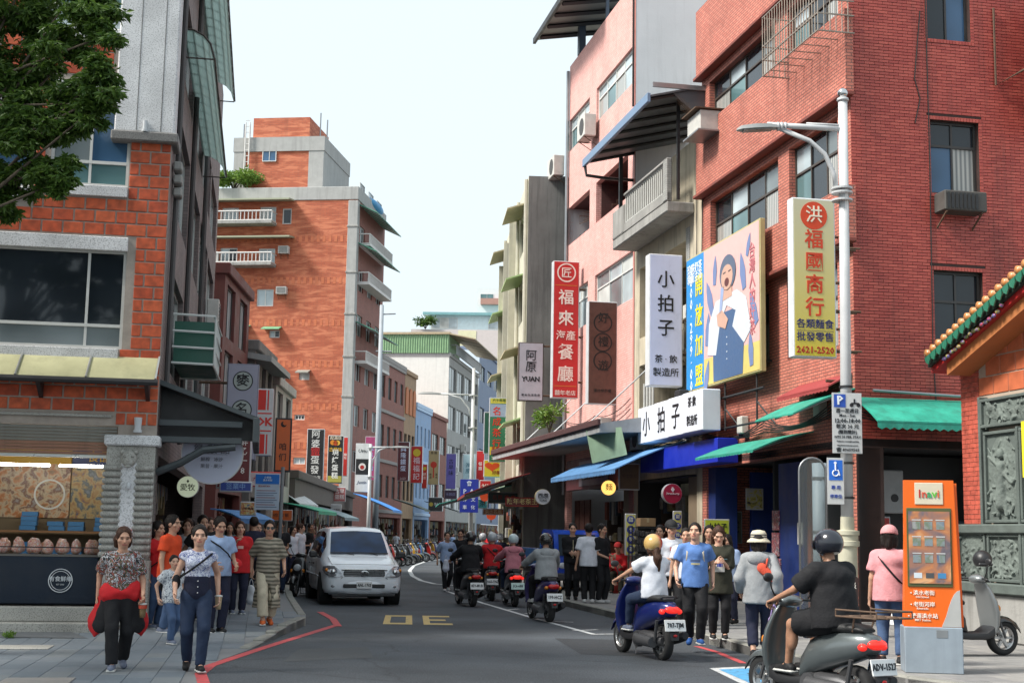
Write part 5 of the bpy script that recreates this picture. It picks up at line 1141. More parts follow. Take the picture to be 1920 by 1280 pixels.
for s_ in (.30,.25,.20,.15): disc(bd,cx+.0*u,bh_*s_,.018,ink('d8dce0'),-.024,-.018,10,'button')
rr=random.Random(2)
for fx,fz in ((.12,.62),(.82,.86),(.72,.70),(.08,.40),(.85,.16),(.06,.07),(.22,.8),(.9,.42)):
    x,z,s_=xs+fx*u,fz*bh_,.055*u*rr.uniform(.8,1.5);a0=rr.uniform(-.5,.5);pts=[(-.4,-1.5),(.4,-1.5),(.6,0),(.35,1.0),(0,1.7),(-.35,1.0),(-.6,0)]
    poly(bd,[(x+s_*(p_[0]*math.cos(a0)-p_[1]*math.sin(a0)),z+s_*(p_[0]*math.sin(a0)+p_[1]*math.cos(a0))) for p_ in pts],ink((.16,.22,.42)),-.020)
lettering(V('台灣人的好茶'),u*.1,(xs+u*.88,-.018,bh_*.55),bd,ink('c07078'),line=.95)
for x in (-hw+.3,0,hw-.5):
    MB().tube([(x,.1,.3),(x,.5,.3)],.025,5).build('bracket',M_BLK,bd);MB().tube([(x,.1,.02),(x,.1,-1.1)],.025,5).build('strut',M_BLK,bd);MB().tube([(x,.1,-.6),(x+.4,.35,-1.1)],.02,5).build('strut',M_BLK,bd)
MB().tube([(-hw,.06,-.35),(hw,.06,-.35)],.025,5).build('strut',M_BLK,bd);MB().tube([(-hw,.1,-1.05),(hw,.1,-1.05)],.025,5).build('strut',M_BLK,bd)
B(-hw+.1,-hw+.5,-.35,-.1,-.15,.03,bev=.02).build('floodlight',M_BLK,bd)
# four lightboxes in a row over the tea shop
ys_=[RB.sd(x,800,-.75)[0] for x in (1196,1229,1259,1290,1329)];zb_=RB.sd(1329,806,-.75)[1];zt_=RB.sd(1329,728,-.75)[1]
lbx=thing('lightbox_sign','row of four white lightboxes with black characters above the blue fascia','sign',RB.world(-.75,ys_[4],zb_),RZ-math.pi/2)
hh=zt_-zb_
for k,s_ in enumerate(['小','拍','子','']):
    x0,x1=ys_[4]-ys_[k],ys_[4]-ys_[k+1];dx=.06*(3-k)*0;d0=-.05*k
    B(x0+.02,x1-.02,d0,d0+.45,0,hh,bev=.02).build('box',mat('lightbox_white',(.74,.77,.86),.4,var=.05,streak=.12),lbx)
    if s_: lettering(s_,hh*.72,((x0+x1)/2,d0-.008,hh*.47),lbx,ink('101014'),sx=.95)
    else: lettering('茶·飲\n製造所',hh*.27,((x0+x1)/2,d0-.008,hh*.5),lbx,ink('202024'),line=1.7)
# cobalt fascia below
yf0,zf1=RB.sd(1345,820,-.6);yf1,_=RB.sd(1201,845,-.6);zf0=RB.sd(1345,866,-.6)[1]
fa=thing('shop_fascia','plain cobalt blue fascia board under the white lightboxes','fascia',RB.world(-.6,yf0,zf0),RZ-math.pi/2)
B(-(yf1-yf0),0,0,.5,0,zf1-zf0,bev=.01).build('board',mat('fascia_cobalt',(.008,.025,.42),.5,var=.05),fa)
# red restaurant sign, brown wooden sign, white lamp sign, green tea sign
RED=mat('sign_red',(.48,.018,.02),.4,var=.05);CRM='e0d8d0'
o,w_,h_=sign('tall red restaurant sign with white characters and a ringed seal on the pink building',(1036,486,1086,748),46,R(11),RED,[('福\n來',0,.65,.60,CRM,dict(line=1.32,bold=.012)),('海產',0,.45,.38,CRM),('餐\n廳',0,.247,.62,CRM,dict(line=1.32,bold=.012)),('囍年老店',0,.035,.2,CRM)],dep=.3,frame=mat('sign_case_grey',(.5,.52,.54),.4),brackets=(.5,.12,.45,.8))
ring(o,0,h_*.915,w_*.36,w_*.05,ink(CRM));lettering('匠',w_*.42,(0,-.014,h_*.91),o,ink(CRM));bar(o,-w_*.42,w_*.42,h_*.82,h_*.823,ink('c89030'));bar(o,-w_*.42,w_*.42,h_*.085,h_*.088,ink('c89030'))
wd=mat('sign_walnut',(.09,.035,.025),.5,var=.35,vs_=5)
o,w_,h_=sign('brown wooden sign with dark ringed characters right of the red restaurant sign',(1102,563,1158,759),42,R(11),wd,[(V('好禮遊'),.02,.6,.38,'0c0808',dict(line=2.1)),('淡水伴手禮',0,.13,.12,'0c0808')],dep=.3,frame=mat('sign_case_grey',(.5,.52,.54),.4),brackets=(.4,.15,.85))
for fz in (.79,.6,.42): ring(o,0,h_*fz,w_*.32,w_*.045,ink('0c0808'))
sign('pale grey sign with black brush characters over small letters YUAN on the concrete building',(972,641,1019,752),48.4,R(6),mat('sign_mist',(.40,.39,.44),.4),[('阿\n原',0,.67,.46,'16161a',dict(line=1.0)),('YUAN',0,.37,.26,'16161a',dict(bold=.04)),('原 本 生 活 旅 店',0,.1,.1,'303034')],dep=.3,frame=F_BROWN,brackets=(.5,.1,.95))
GRN=mat('sign_green',(.03,.17,.08),.4)
o,w_,h_=sign('green and yellow tea merchant sign with large red characters far along the right side',(917,745,959,866),56,R(4),GRN,[(V('名成茶行'),-.16,.53,.40,'d03018',dict(line=1.2,bold=.01)),(V('專賣茶葉老店'),.3,.52,.2,'e0dcc8',dict(line=1.2)),('六十年老店',0,.955,.15,'206030'),('茶壺 茶葉\n茶具批發',0,.17,.18,'a01810'),('2621-2396',0,.06,.17,'d8d0c0')],dep=.25,brackets=(.7,.2,.5,.8))
bar(o,-w_*.46,w_*.46,h_*.91,h_*.985,ink((.6,.55,.08)),-.010);bar(o,-w_*.46,w_*.46,h_*.11,h_*.235,ink((.62,.5,.03)),-.010);bar(o,-w_*.46,w_*.46,h_*.70,h_*.90,ink((.3,.38,.5)),-.010)
o,w_,h_=sign('yellow square sign with red heart shape below the green tea sign',(907,862,946,894),57.5,R(4),(.66,.48,.03),[('好茶',.1,.25,.2,'8a1008')],dep=.2)
poly(o,[(-.1*w_+w_*.3*math.sin(a)**3*1.2,h_*.62+h_*.018*(13*math.cos(a)-5*math.cos(2*a)-2*math.cos(3*a)-math.cos(4*a))) for a in [2*math.pi*i/24 for i in range(24)]],ink('d04818'))
o=sign('plain dark green board edge behind the tea merchant sign',(907,772,918,850),57,R(4),(.02,.1,.06),dep=.2)
sign('red shop sign with one white character near the end of the right side',(899,900,921,930),60,R(4),RED,[('裕',0,.5,.7,CRM)],dep=.2)
sign('red banner with gold lettering for aged tea over the doorway beyond the truck',(948,932,1010,949),47.5,R(4),(.2,.015,.012),[('陳年老茶王',0,.5,.185,'f0d890',dict(bold=.01))],dep=.12,frame=mat('red_trim',(.5,.04,.02),.5))
sign('dark teal shop board with red writing behind the lit tea banner',(915,922,975,944),52,R(4),(.03,.06,.05),[('名茶 茶 會',0,.5,.16,'a03020')],dep=.1)
sign('small teal square sign near the blue parking board',(896,935,914,953),62,R(4),(.05,.3,.36),[('茶',0,.5,.7,'103040')],dep=.1)
sign('red paper shop sign with gold characters hanging low near the end of the right side',(905,953,945,965),50,R(4),(.45,.12,.02),[('淡水名產',0,.5,.2,'f0d0a0')],dep=.08)
MB_l=None
for k,(px,py) in enumerate(((921,965),(909,930))):
    c=at(px,py,58);o=thing('paper_lantern','small red paper lantern hanging %s' % ('low in front of the last right hand shop' if k==0 else 'under the red awning of the last right hand shop'),'lantern',c,0);MB().lathe([(.06,-.2),(.17,-.13),(.21,0),(.17,.13),(.06,.2)],14).build('shade',mat('lantern_red',(.6,.08,.03),.6,emit=.3),o,True);MB().cyl((0,0,.2),(0,0,.45),.01).build('cord',M_BLK,o);MB().cyl((0,0,-.3),(0,0,-.2),.03,.02).build('tassel',ink((.5,.3,.05)),o)
round_sign('round_sign','round white sign with two characters on the right above the truck',1018,931,14.5,43,R(8),mat('sign_ivory',(.6,.6,.64),.4),[('西原',0,.1,.7,'202028'),('YUAN',0,-.45,.35,'202028')],rim=mat('brass_rim',(.4,.35,.18),.4,.5))
round_sign('round_sign','round crimson sign with white band hanging inside the blue shop arcade',1261,925,18.5,33.5,R(10),mat('sign_crimson',(.32,.01,.04),.4),[('♦',0,.4,.5,'d8c8cc'),('Strawberry',0,.0,.3,'d8c8cc')])
c=at(1141,914,38.5);o=thing('globe_lamp','glowing amber globe lamp with dark lettering under the right canopy','lamp',c);r_=.2
MB().sph((0,0,0),r_,20,14).build('globe',mat('amber_glass',(.9,.5,.12),.3,var=.3,vs_=3,emit=.9),o,True);lettering('麵',.2,(0,-r_-.012,0),o,ink('301808'));MB().cyl((0,0,r_),(0,0,r_+.4),.015).build('hanger',M_BLK,o)
# yellow strip signs with blue discs, tea shop banner
for k,(px,lab) in enumerate((((1172,963,1193,1040),'yellow strip sign with four blue discs left of the black goods rack'),((1262,958,1279,1030),'narrow yellow strip sign with blue discs behind the man in the white t shirt'))):
    o,w_,h_=sign(lab,px,35.5 if k==0 else 34.5,R(10),(.62,.58,.16),dep=.06)
    for j,ch in enumerate('甜不辣湯'): disc(o,0,h_*(.85-.235*j),w_*.36,ink((.03,.05,.3)));lettering(ch,w_*.44,(0,-.02,h_*(.85-.235*j)),o,ink('e0e0c0'))
sign('lime yellow standing banner with tea shop characters behind the phone user',(1320,973,1369,1040),31.5,R(8),(.55,.62,.05),[('小拍子',0,.78,.26,'181c10',dict(bold=.02)),('珍珠奶茶專賣',0,.6,.12,'181c10'),('買 二 送 一',0,.38,.17,'c01810')],dep=.04)
sign('pale poster with tea menu rows on the back wall of the blue shop',(1360,958,1392,1018),34.5,R(8),(.16,.17,.13),[('奶茶 45\n紅茶 30\n綠茶 30',0,.5,.2,'0c0c0c',dict(line=1.3))],dep=.02)
sign('yellow topped photo poster high on the back wall of the blue shop',(1398,915,1432,955),33,R(8),postermat('photo_poster',[(.1,.1,.14),(.4,.38,.4),(.45,.38,.08),(.05,.04,.06)],5,2,7),dep=.02)
# ---- canopies of the beige, pink and concrete houses over the pavement
sc_=thing('slab_canopy','grey soffit canopy with dark tiled edge over the pavement of the pink building','canopy',PB.org,RZ)
za_=PB.sd(960,850,-2.0)[1]
MB().loft([[Vector((x,y,z)) for x,z in ((0,za_+.55),(-1.9,za_+.22),(-1.9,za_-.02),(0,za_+.05))] for y in (-3.2,LPB+3.5)]).build('slab',mat('soffit_grey',(.30,.31,.32),.7,var=.2,streak=.3),sc_)
B(-1.98,-1.88,-3.25,LPB+3.55,za_+.16,za_+.34,bev=.02).build('edge_tiles',mat('edge_maroon',(.075,.03,.03),.8,bump=.6,bs=14),sc_)
for y in (-1.5,3,7): MB().tube([(-1.8,y,za_+.3),(0,y,za_+2.0)],.02,5).build('stay_wire',M_STEEL,sc_)
gp_=thing('canvas_blind','sage green canvas blind hanging at the near end of the slab canopy','blind',(0,0,0));pts=[at(1100,806,38.0),at(1165,800,36.6),at(1176,852,36.4),at(1112,868,37.8)]
mbx=MB();off=Vector((-.02,.04,0));mbx.add(pts+[p_+off for p_ in pts],[(0,1,2,3),(4,5,6,7),(0,1,5,4),(1,2,6,5),(2,3,7,6),(3,0,4,7)]);bl_=mbx.build('cloth',mat('canvas_sage',(.20,.30,.21),.8,var=.15,streak=.2),gp_)
aw=thing('blue_awning','short light blue awning with scalloped edge under the sage green blind','awning',BE.org,RZ);zz=BE.sd(1175,848,-.4)[1]
canopy(aw,SIDER,1.2,LBE+2.4,zz+.1,BE.sd(1075,890,-1.9)[1],1.9,mat('awning_lightblue',(.12,.29,.56),.6,var=.2,vs_=3,streak=.4,dirt=(.05,.1,.16),bump=.4,bs=8),ribs=3,fringe=.14,sag=.06,seg=3,name='sheet')
mr_=thing('maroon_signboard','long maroon and grey signboard under the slab canopy of the pink building','sign',PB.org,RZ);B(-.9,-.75,-1.5,4.5,3.0,3.95,bev=.02).build('board',mat('board_maroon',(.10,.025,.03),.6),mr_);B(-.92,-.905,-.6,2.8,3.1,3.85).build('panel',mat('panel_plum',(.13,.11,.13),.5),mr_)
lettering('阿給 魚丸湯',.5,(-.93,1.1,3.47),mr_,ink('3a2c30'),rz=-math.pi/2)
ra=thing('red_awning','dark red awning with green rim in front of the concrete building','awning',GB.org,R(4.2));zz=GB.sd(1010,890,.0)[1]
canopy(ra,SIDER,-2.5,7,zz+.2,zz-.55,2.2,mat('awning_darkred',(.22,.025,.025),.65,var=.15),ribs=4,fringe=.1,seg=3,sag=.05,name='sheet');canopy(ra,SIDER,4,10,zz+.05,zz-.75,2.9,mat('awning_teal',(.05,.32,.26),.6),ribs=3,name='sheet')
bush('small bright green pot plant on the slab canopy',at(1030,812,45),.55,1.0,M_LFR,60,.16,12)
# conduits beside the lightboxes
for k in range(4): MB().tube([BE.world(-.15-.05*k,3.6+.1*k,z) for z in (3.4,4.2,5.0,5.8)],.035,6).build('conduit',mat('conduit_white',(.5,.5,.48),.5));
for o_ in [o_ for o_ in COL.objects if o_.name.startswith('conduit')]: o_.parent=be;o_.matrix_parent_inverse=be.matrix_world.inverted() if False else (Matrix.Translation(BE.org) @ Matrix.Rotation(RZ,4,'Z')).inverted()
# ground floor shop backs of beige and pink houses
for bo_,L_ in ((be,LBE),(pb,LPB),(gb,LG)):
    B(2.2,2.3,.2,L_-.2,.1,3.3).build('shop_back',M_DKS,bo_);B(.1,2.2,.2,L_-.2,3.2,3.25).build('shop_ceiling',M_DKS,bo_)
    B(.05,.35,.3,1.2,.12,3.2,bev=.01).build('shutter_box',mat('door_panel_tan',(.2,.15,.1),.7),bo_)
for k in range(3): B(.3,.36,LPB-2.2+.7*k,LPB-1.6+.7*k,.12,2.8).build('wooden_door',mat('door_dark',(.06,.025,.02),.5),pb)
B(-.02,.3,-.0,.45,.12,3.2,bev=.02).build('brick_pier',brickmat('pier_pink',(.35,.14,.12),(.3,.12,.1),(.2,.1,.1),.2,.07,.006),pb)
# wooden signboard in the beige arcade, amber
sign('brown wooden signboard with vertical white lettering beside the amber globe',(1160,868,1200,918),37.5,R(10),mat('sign_oak',(.16,.09,.04),.5,var=.3),[('手工魚丸',0,.5,.18,'604030')],dep=.1)
# ================================================================ SHOP SIGNS, LEFT SIDE
o,w_,h_=sign('tall mauve grey sign with round black ringed characters left of the red striped sign',(424,681,482,862),33.5,R(9),mat('sign_mauve',(.33,.33,.42),.45,var=.08),[],dep=.3,frame=mat('mauve_edge',(.2,.2,.26),.5),brackets=(-1.5,.3,.8))
for j,ch in enumerate('麥名鋪'): disc(o,0,h_*(.82-.30*j),w_*.32,ink('101014'));disc(o,0,h_*(.82-.30*j),w_*.285,mat('mauve_pale',(.36,.40,.38),.5),-.017,-.006);lettering(ch,w_*.42,(0,-.022,h_*(.82-.30*j)),o,ink('101014'),bold=.012)
o,w_,h_=sign('white sign with red stripes and the letters OK in a red frame',(478,728,511,854),40,R(9),(.62,.62,.62),[],dep=.3)
rd=ink((.68,.03,.02))
for z0,z1 in ((.03,.32),(.68,.98)): bar(o,-w_*.36,w_*.08,h_*z0,h_*z1,rd);bar(o,w_*.16,w_*.24,h_*z0,h_*z1,rd)
lettering('OK',w_*.62,(0,-.014,h_*.5),o,rd,bold=.04);bar(o,-w_*.45,w_*.42,h_*.62,h_*.64,rd);bar(o,-w_*.45,w_*.42,h_*.36,h_*.38,rd)
o,w_,h_=sign('orange sign with black frame and black brush characters beyond the red striped sign',(515,783,546,884),46,R(9),(.62,.13,.025),[('咱\n们',0,.36,.46,'100c0a',dict(line=1.35))],dep=.25,frame=M_BLK,fw=.06)
disc(o,0,h_*.88,w_*.17,ink('100c0a'));disc(o,w_*.07,h_*.9,w_*.12,ink((.62,.13,.025)),-.02,-.006)
sign('maroon sign with white numerals partly behind the large round sign',(408,806,470,915),28.5,R(9),(.13,.012,.015),[('鮮\n乙\n一\n8',.26,.55,.26,'d8d0cc',dict(line=1.1,bold=.01)),('大火',-.22,.3,.24,'d8d0cc')],dep=.2)
sign('small blue board with red edge under the maroon numeral sign',(412,902,472,922),28.2,R(9),(.03,.06,.28),[('營業中',0,.5,.2,'80a0d0')],dep=.1)
sign('red and white slanted shop board behind the bus stop panel',(462,884,528,912),38,R(9),(.62,.5,.5),[('大 來 餅店',0,.5,.14,'b01818')],dep=.1,frame=rd)
BLK=mat('sign_black',(.014,.014,.015),.4)
sign('tall black sign with white and red characters on the tall brick block',(575,804,607,901),80,R(2),BLK,[('阿\n婆',0,.8,.52,'d0d0cc',dict(line=1.1)),('鐵',0,.55,.56,'b02020'),('蛋\n發',0,.3,.52,'d0d0cc',dict(line=1.1)),('創始店',0,.06,.24,'d0d0cc')],dep=.3,frame=mat('sign_case_grey',(.5,.52,.54),.4))
o,w_,h_=sign('black sign with white characters and cake picture advertising fresh baked cake',(614,816,643,906),78,R(2),BLK,[('起源店',0,.94,.25,'e8d8c0'),('古早味',0,.70,.28,'e0b030'),(V('現烤蛋糕'),0,.4,.44,'e4e4e0',dict(line=1.12,bold=.01))],dep=.3,frame=F_WHITE)
for x,c_ in ((-.2,'d08020'),(.12,'e0b040'),(.0,'c04020')): disc(o,x*w_,h_*.84+.05*abs(x)*h_,w_*.16,ink(c_),-.016,-.008,14,'cake_picture')
bar(o,-w_*.44,w_*.44,h_*.03,h_*.16,ink((.35,.32,.06)))
sign('narrow red sign just behind the cake sign',(643,819,652,892),81,R(2),(.6,.03,.02),[('麵\n包',0,.5,.6,'f0e8e0')],dep=.2)
sign('long dark horizontal signboard with grey brush lettering over the left shops',(538,911,624,942),76,R(4),(.055,.055,.06),[('阿婆鐵蛋專賣店',.02,.5,.125,'b8b8b4')],dep=.2)
sign('small red and white square sign beside the dark horizontal signboard',(625,913,648,940),75,R(4),(.4,.12,.12),[('古早\n蛋糕',0,.5,.4,'e0d8d8')],dep=.1)
o,w_,h_=sign('white stacked sign with a black middle square on the brown brick house',(666,831,692,922),86,R(0),(.6,.6,.58),[('Uttu',0,.84,.36,'181818',dict(shear=.2)),('Justin',0,.2,.3,'283050',dict(shear=.3))],dep=.25)
bar(o,-w_*.46,w_*.46,h_*.36,h_*.68,BLK);disc(o,0,h_*.52,w_*.26,ink('d0c8c0'),-.02,-.008);disc(o,0,h_*.51,w_*.15,ink('a02018'),-.026,-.014)
sign('magenta and blue tall sign behind the white stacked sign',(684,818,706,900),90,R(-2),(.35,.05,.15),[(V('淡水阿給'),0,.5,.5,'90a8e0')],dep=.25)
for lab,px,Y,bgc,tx in (('maroon tall sign with white characters on a white bracket along the bend',(745,828,767,901),96,(.09,.012,.018),[(V('興隆鐵蛋'),0,.56,.5,'c8d0e8',dict(line=1.1)),('2622',0,.06,.25,'c0b0b0')]),
    ('bright red tall sign with yellow disc beside the maroon sign',(770,836,792,905),101,(.45,.015,.015),[(V('福福記'),0,.38,.6,'d8c8d0')]),
    ('small red sign low beside the yellow disc sign',(791,870,801,915),104,(.5,.03,.02),[('餅\n店',0,.5,.6,'e8d0c0')]),
    ('tan sign with a red knot picture along the bend',(803,844,823,908),108,(.42,.33,.17),[('熊 糕',0,.92,.26,'201008'),('老\n店',-.28,.25,.24,'201008'),('淡\n水',.28,.25,.24,'201008')]),
    ('violet sign with dark brush characters along the bend',(836,850,855,916),112,(.14,.12,.42),[('古\n早\n味',0,.6,.5,'0c1030')]),
    ('teal and white sign at the end of the left row',(868,851,892,905),118,(.45,.6,.62),[('海\n風',-.1,.5,.4,'206878')]),
    ('red banner sign at the far end of the street behind the white lamp pole',(893,845,908,903),122,(.5,.02,.02),[('餐\n廳',0,.5,.5,'f0d8d0')]),
    ('dark board with round logo low on the left row',(803,932,830,958),100,(.02,.02,.022),[('BIG',.15,.5,.3,'c0c0c0')]),
    ('dark purple signboard under the violet sign',(833,918,857,935),108,(.05,.03,.06),[('水餃店',0,.5,.25,'8888b0')])):
    o,w_,h_=sign(lab,px,Y,R(-5),bgc,tx,dep=.3)
    if 'yellow disc' in lab: disc(o,0,h_*.82,w_*.32,ink((.6,.45,.03)))
    if 'knot' in lab: disc(o,0,h_*.58,w_*.3,ink((.5,.04,.02)));bar(o,-w_*.06,w_*.06,h_*.2,h_*.5,ink((.5,.04,.02)))
    if 'round logo' in lab: disc(o,-w_*.3,h_*.5,w_*.14,ink((.4,.3,.05)))
# awnings of the left shops
for k,(px0,px1,y0,y1,Y,c_,nm) in enumerate(((530,572,916,944,58,(.55,.58,.62),'striped white awning with scalloped edge at the start of the left shops'),(528,608,941,958,56,(.03,.36,.22),'emerald green awning over the left shops'),(585,655,948,970,64,(.14,.2,.23),'slate blue awning sloping beyond the emerald one'),(672,742,926,956,84,(.04,.22,.6),'bright blue awning beside the white street lamp on the left'),(740,800,935,955,98,(.12,.15,.13),'grey green awning below the maroon sign'),(430,470,955,972,38,(.04,.2,.5),'small blue tarp awning behind the crowd on the left'),(800,860,940,958,112,(.10,.11,.12),'dark awning at the far end of the left row'))):
    a=at(px0,y0,Y+.6);b_=at(px1,y1,Y-.6);aw=thing('awning',nm,'awning',(a.x,Y,0),R(-3));w_=b_.x-a.x;m_=mat('awning_cloth_%d' % k,c_,.65,var=.25,vs_=3,streak=.35,bump=.4,bs=8)
    f_=lambda u,v,d: (u,d,v)
    canopy(aw,SIDEL,-1.5,2.5,a.z,b_.z,w_,m_,ribs=3,fringe=.15,seg=3,sag=.06,name='sheet')
for k,(px,Y) in enumerate((((450,940,480,966),36),((500,955,548,976),52),((620,945,640,965),70))):
    sign(['yellow menu board with colourful dish pictures behind the bus stop','orange shop board under the emerald awning','small pale shop card hanging under the slate awning'][k],px,Y,R(5),[postermat('menu_board',[(.6,.55,.1),(.5,.1,.08),(.7,.65,.3),(.1,.15,.3)],12,1,2),(.55,.12,.02),(.4,.4,.42)][k],[('小吃 麵 飯',0,.5,.16,'301008')],dep=.06)

# ================================================================ loose cables along the right fronts
rc_=random.Random(31)
def wire(par,pts,sag=.25,r_=.012,n=8):
    P_=[]
    for a,b in zip(pts[:-1],pts[1:]):
        for k in range(n): t_=k/n;q=Vector(a).lerp(Vector(b),t_);P_.append(q-Vector((0,0,sag*4*t_*(1-t_))))
    P_.append(Vector(pts[-1]));return MB().tube(P_,r_,5).build('cable',M_CAB,par)
for k in range(5): wire(rb_,[(-.12-.03*k,.3,4.05+.06*k),(-.14,4.2,3.9+.07*k),(-.12,LRB,4.1+.05*k)],.12+.05*k,.014)
for k in range(4): wire(be,[(-.1,0,4.3+.12*k),(-.12,2.8,4.1+.1*k),(-.1,LBE,4.35+.1*k)],.15+.06*k,.014)
for k in range(3): wire(pb,[(-.08,.1,5.0+.3*k),(-.1,4,4.8+.3*k),(-.08,LPB,5.1+.25*k)],.2,.014)
wire(be,[(-.03,.25,HB),(-.04,.3,7.2),(-.03,.2,5.6),(-.05,.35,4.3)],0,.012);wire(rb_,[(-.03,LRB-.15,10.5),(-.05,LRB-.1,8.0),(-.03,LRB-.2,6.1),(-.05,LRB-.12,4.2)],0,.014)
for k in range(3): wire(rb_,[(.1,-.04,3.9+.05*k),(1.5,-.05,3.82+.05*k),(3.4,-.04,3.95+.04*k)],.07,.012)
for y_,z_ in ((1.2,4.0),(5.4,3.95)): B(-.2,-.02,y_,y_+.3,z_,z_+.4,bev=.02).build('junction_box',M_ACW,rb_)
ac_unit(be,SIDER,4.6,4.0,.8,.6,.35);ac_unit(be,SIDER,1.6,6.4,.8,.55,.35);ac_unit(pb,SIDER,2.6,4.6,.85,.6,.35)
# ================================================================ FIGURES: smooth bodies from blended volumes
def _sm(a,b,k):
    if k <= 0: return np.minimum(a,b)
    h=np.clip(.5+.5*(b-a)/k,0,1);return b*(1-h)+a*h-k*h*(1-h)
class Vol:
    def __init__(s): s.p=[];s.cut=[];s.sub=[]
    def cap(s,a,b,r0,r1=None,k=.03,flat=None,end=False):
        s.p.append(('c',np.array(a,float),np.array(b,float),r0,r0 if r1 is None else r1,k,flat,end));return s
    def ell(s,c,r,k=.03,rot=None):
        s.p.append(('e',np.array(c,float),np.array(r,float),k,rot));return s
    def plane(s,p,n): s.cut.append((np.array(p,float),np.array(n,float)));return s
    def carve(s,c,r,rot=None): s.sub.append((np.array(c,float),np.array(r,float),rot));return s
    @staticmethod
    def _ed(X,Y,Z,c,r,rot):
        x,y,z=X-c[0],Y-c[1],Z-c[2]
        if rot is not None:
            m=np.array(rot).T;x,y,z=(m[0][0]*x+m[0][1]*y+m[0][2]*z,m[1][0]*x+m[1][1]*y+m[1][2]*z,m[2][0]*x+m[2][1]*y+m[2][2]*z)
        k0=np.sqrt((x/r[0])**2+(y/r[1])**2+(z/r[2])**2);k1=np.sqrt((x/r[0]**2)**2+(y/r[1]**2)**2+(z/r[2]**2)**2)
        return k0*(k0-1)/np.maximum(k1,1e-6)
    def polygonize(s,vox,folds=0,seed=0,pad=None):
        pts=[]
        for p in s.p:
            if p[0]=='c': R_=max(p[3],p[4]);pts+=[p[1]-R_,p[1]+R_,p[2]-R_,p[2]+R_]
            else: R_=max(p[2]);pts+=[p[1]-R_,p[1]+R_]
        lo=np.min(pts,0)-2.5*vox;hi=np.max(pts,0)+2.5*vox;n=np.ceil((hi-lo)/vox).astype(int)+1
        ax=[lo[i]+vox*np.arange(n[i]) for i in range(3)];D=np.full(n,.25,np.float32)
        for p in s.p:
            if p[0]=='c': R_=max(p[3],p[4]);a=np.minimum(p[1],p[2])-R_;b=np.maximum(p[1],p[2])+R_;k=p[5]
            else: R_=max(p[2]);a=p[1]-R_;b=p[1]+R_;k=p[3]
            m=k+2*vox;i0=np.clip(np.floor((a-m-lo)/vox).astype(int),0,n-1);i1=np.clip(np.ceil((b+m-lo)/vox).astype(int)+1,1,n)
            sl_=tuple(slice(i0[i],i1[i]) for i in range(3));X,Y,Z=np.meshgrid(*[ax[i][sl_[i]] for i in range(3)],indexing='ij',sparse=True)
            if p[0]=='c':
                A,B_=p[1],p[2];d=B_-A;L2=max(1e-9,float(d @ d));x,y,z=X-A[0],Y-A[1],Z-A[2]
                t_=np.clip((x*d[0]+y*d[1]+z*d[2])/L2,0,1);x,y,z=x-t_*d[0],y-t_*d[1],z-t_*d[2]
                if p[6] is not None:
                    f=p[6];fa,fk=np.array(f[:3]),f[3];q=(x*fa[0]+y*fa[1]+z*fa[2])*(fk-1);x,y,z=x+q*fa[0],y+q*fa[1],z+q*fa[2]
                dd=np.sqrt(x*x+y*y+z*z)-(p[3]+(p[4]-p[3])*t_)
                if p[7]:
                    u=d/math.sqrt(L2);dd=np.maximum(dd,(X-B_[0])*u[0]+(Y-B_[1])*u[1]+(Z-B_[2])*u[2])
            else: dd=s._ed(X,Y,Z,p[1],p[2],p[4])
            D[sl_]=_sm(D[sl_],dd.astype(np.float32),k)
        X,Y,Z=np.meshgrid(*ax,indexing='ij',sparse=True)
        if folds: 
            ph=seed*1.7;D=D+folds*(np.sin(Z*38+6*np.sin(X*9+ph)+4*np.sin(Y*11+ph*2)+ph)*.6+np.sin(X*47+Z*21+ph*3)*.4*np.sin(Y*31+ph)).astype(np.float32)
        for p_,n_ in s.cut: D=np.maximum(D,((X-p_[0])*n_[0]+(Y-p_[1])*n_[1]+(Z-p_[2])*n_[2]).astype(np.float32))
        for c,r,rot in s.sub: D=np.maximum(D,-s._ed(X,Y,Z,c,r,rot).astype(np.float32))
        return _nets(D,lo,vox)
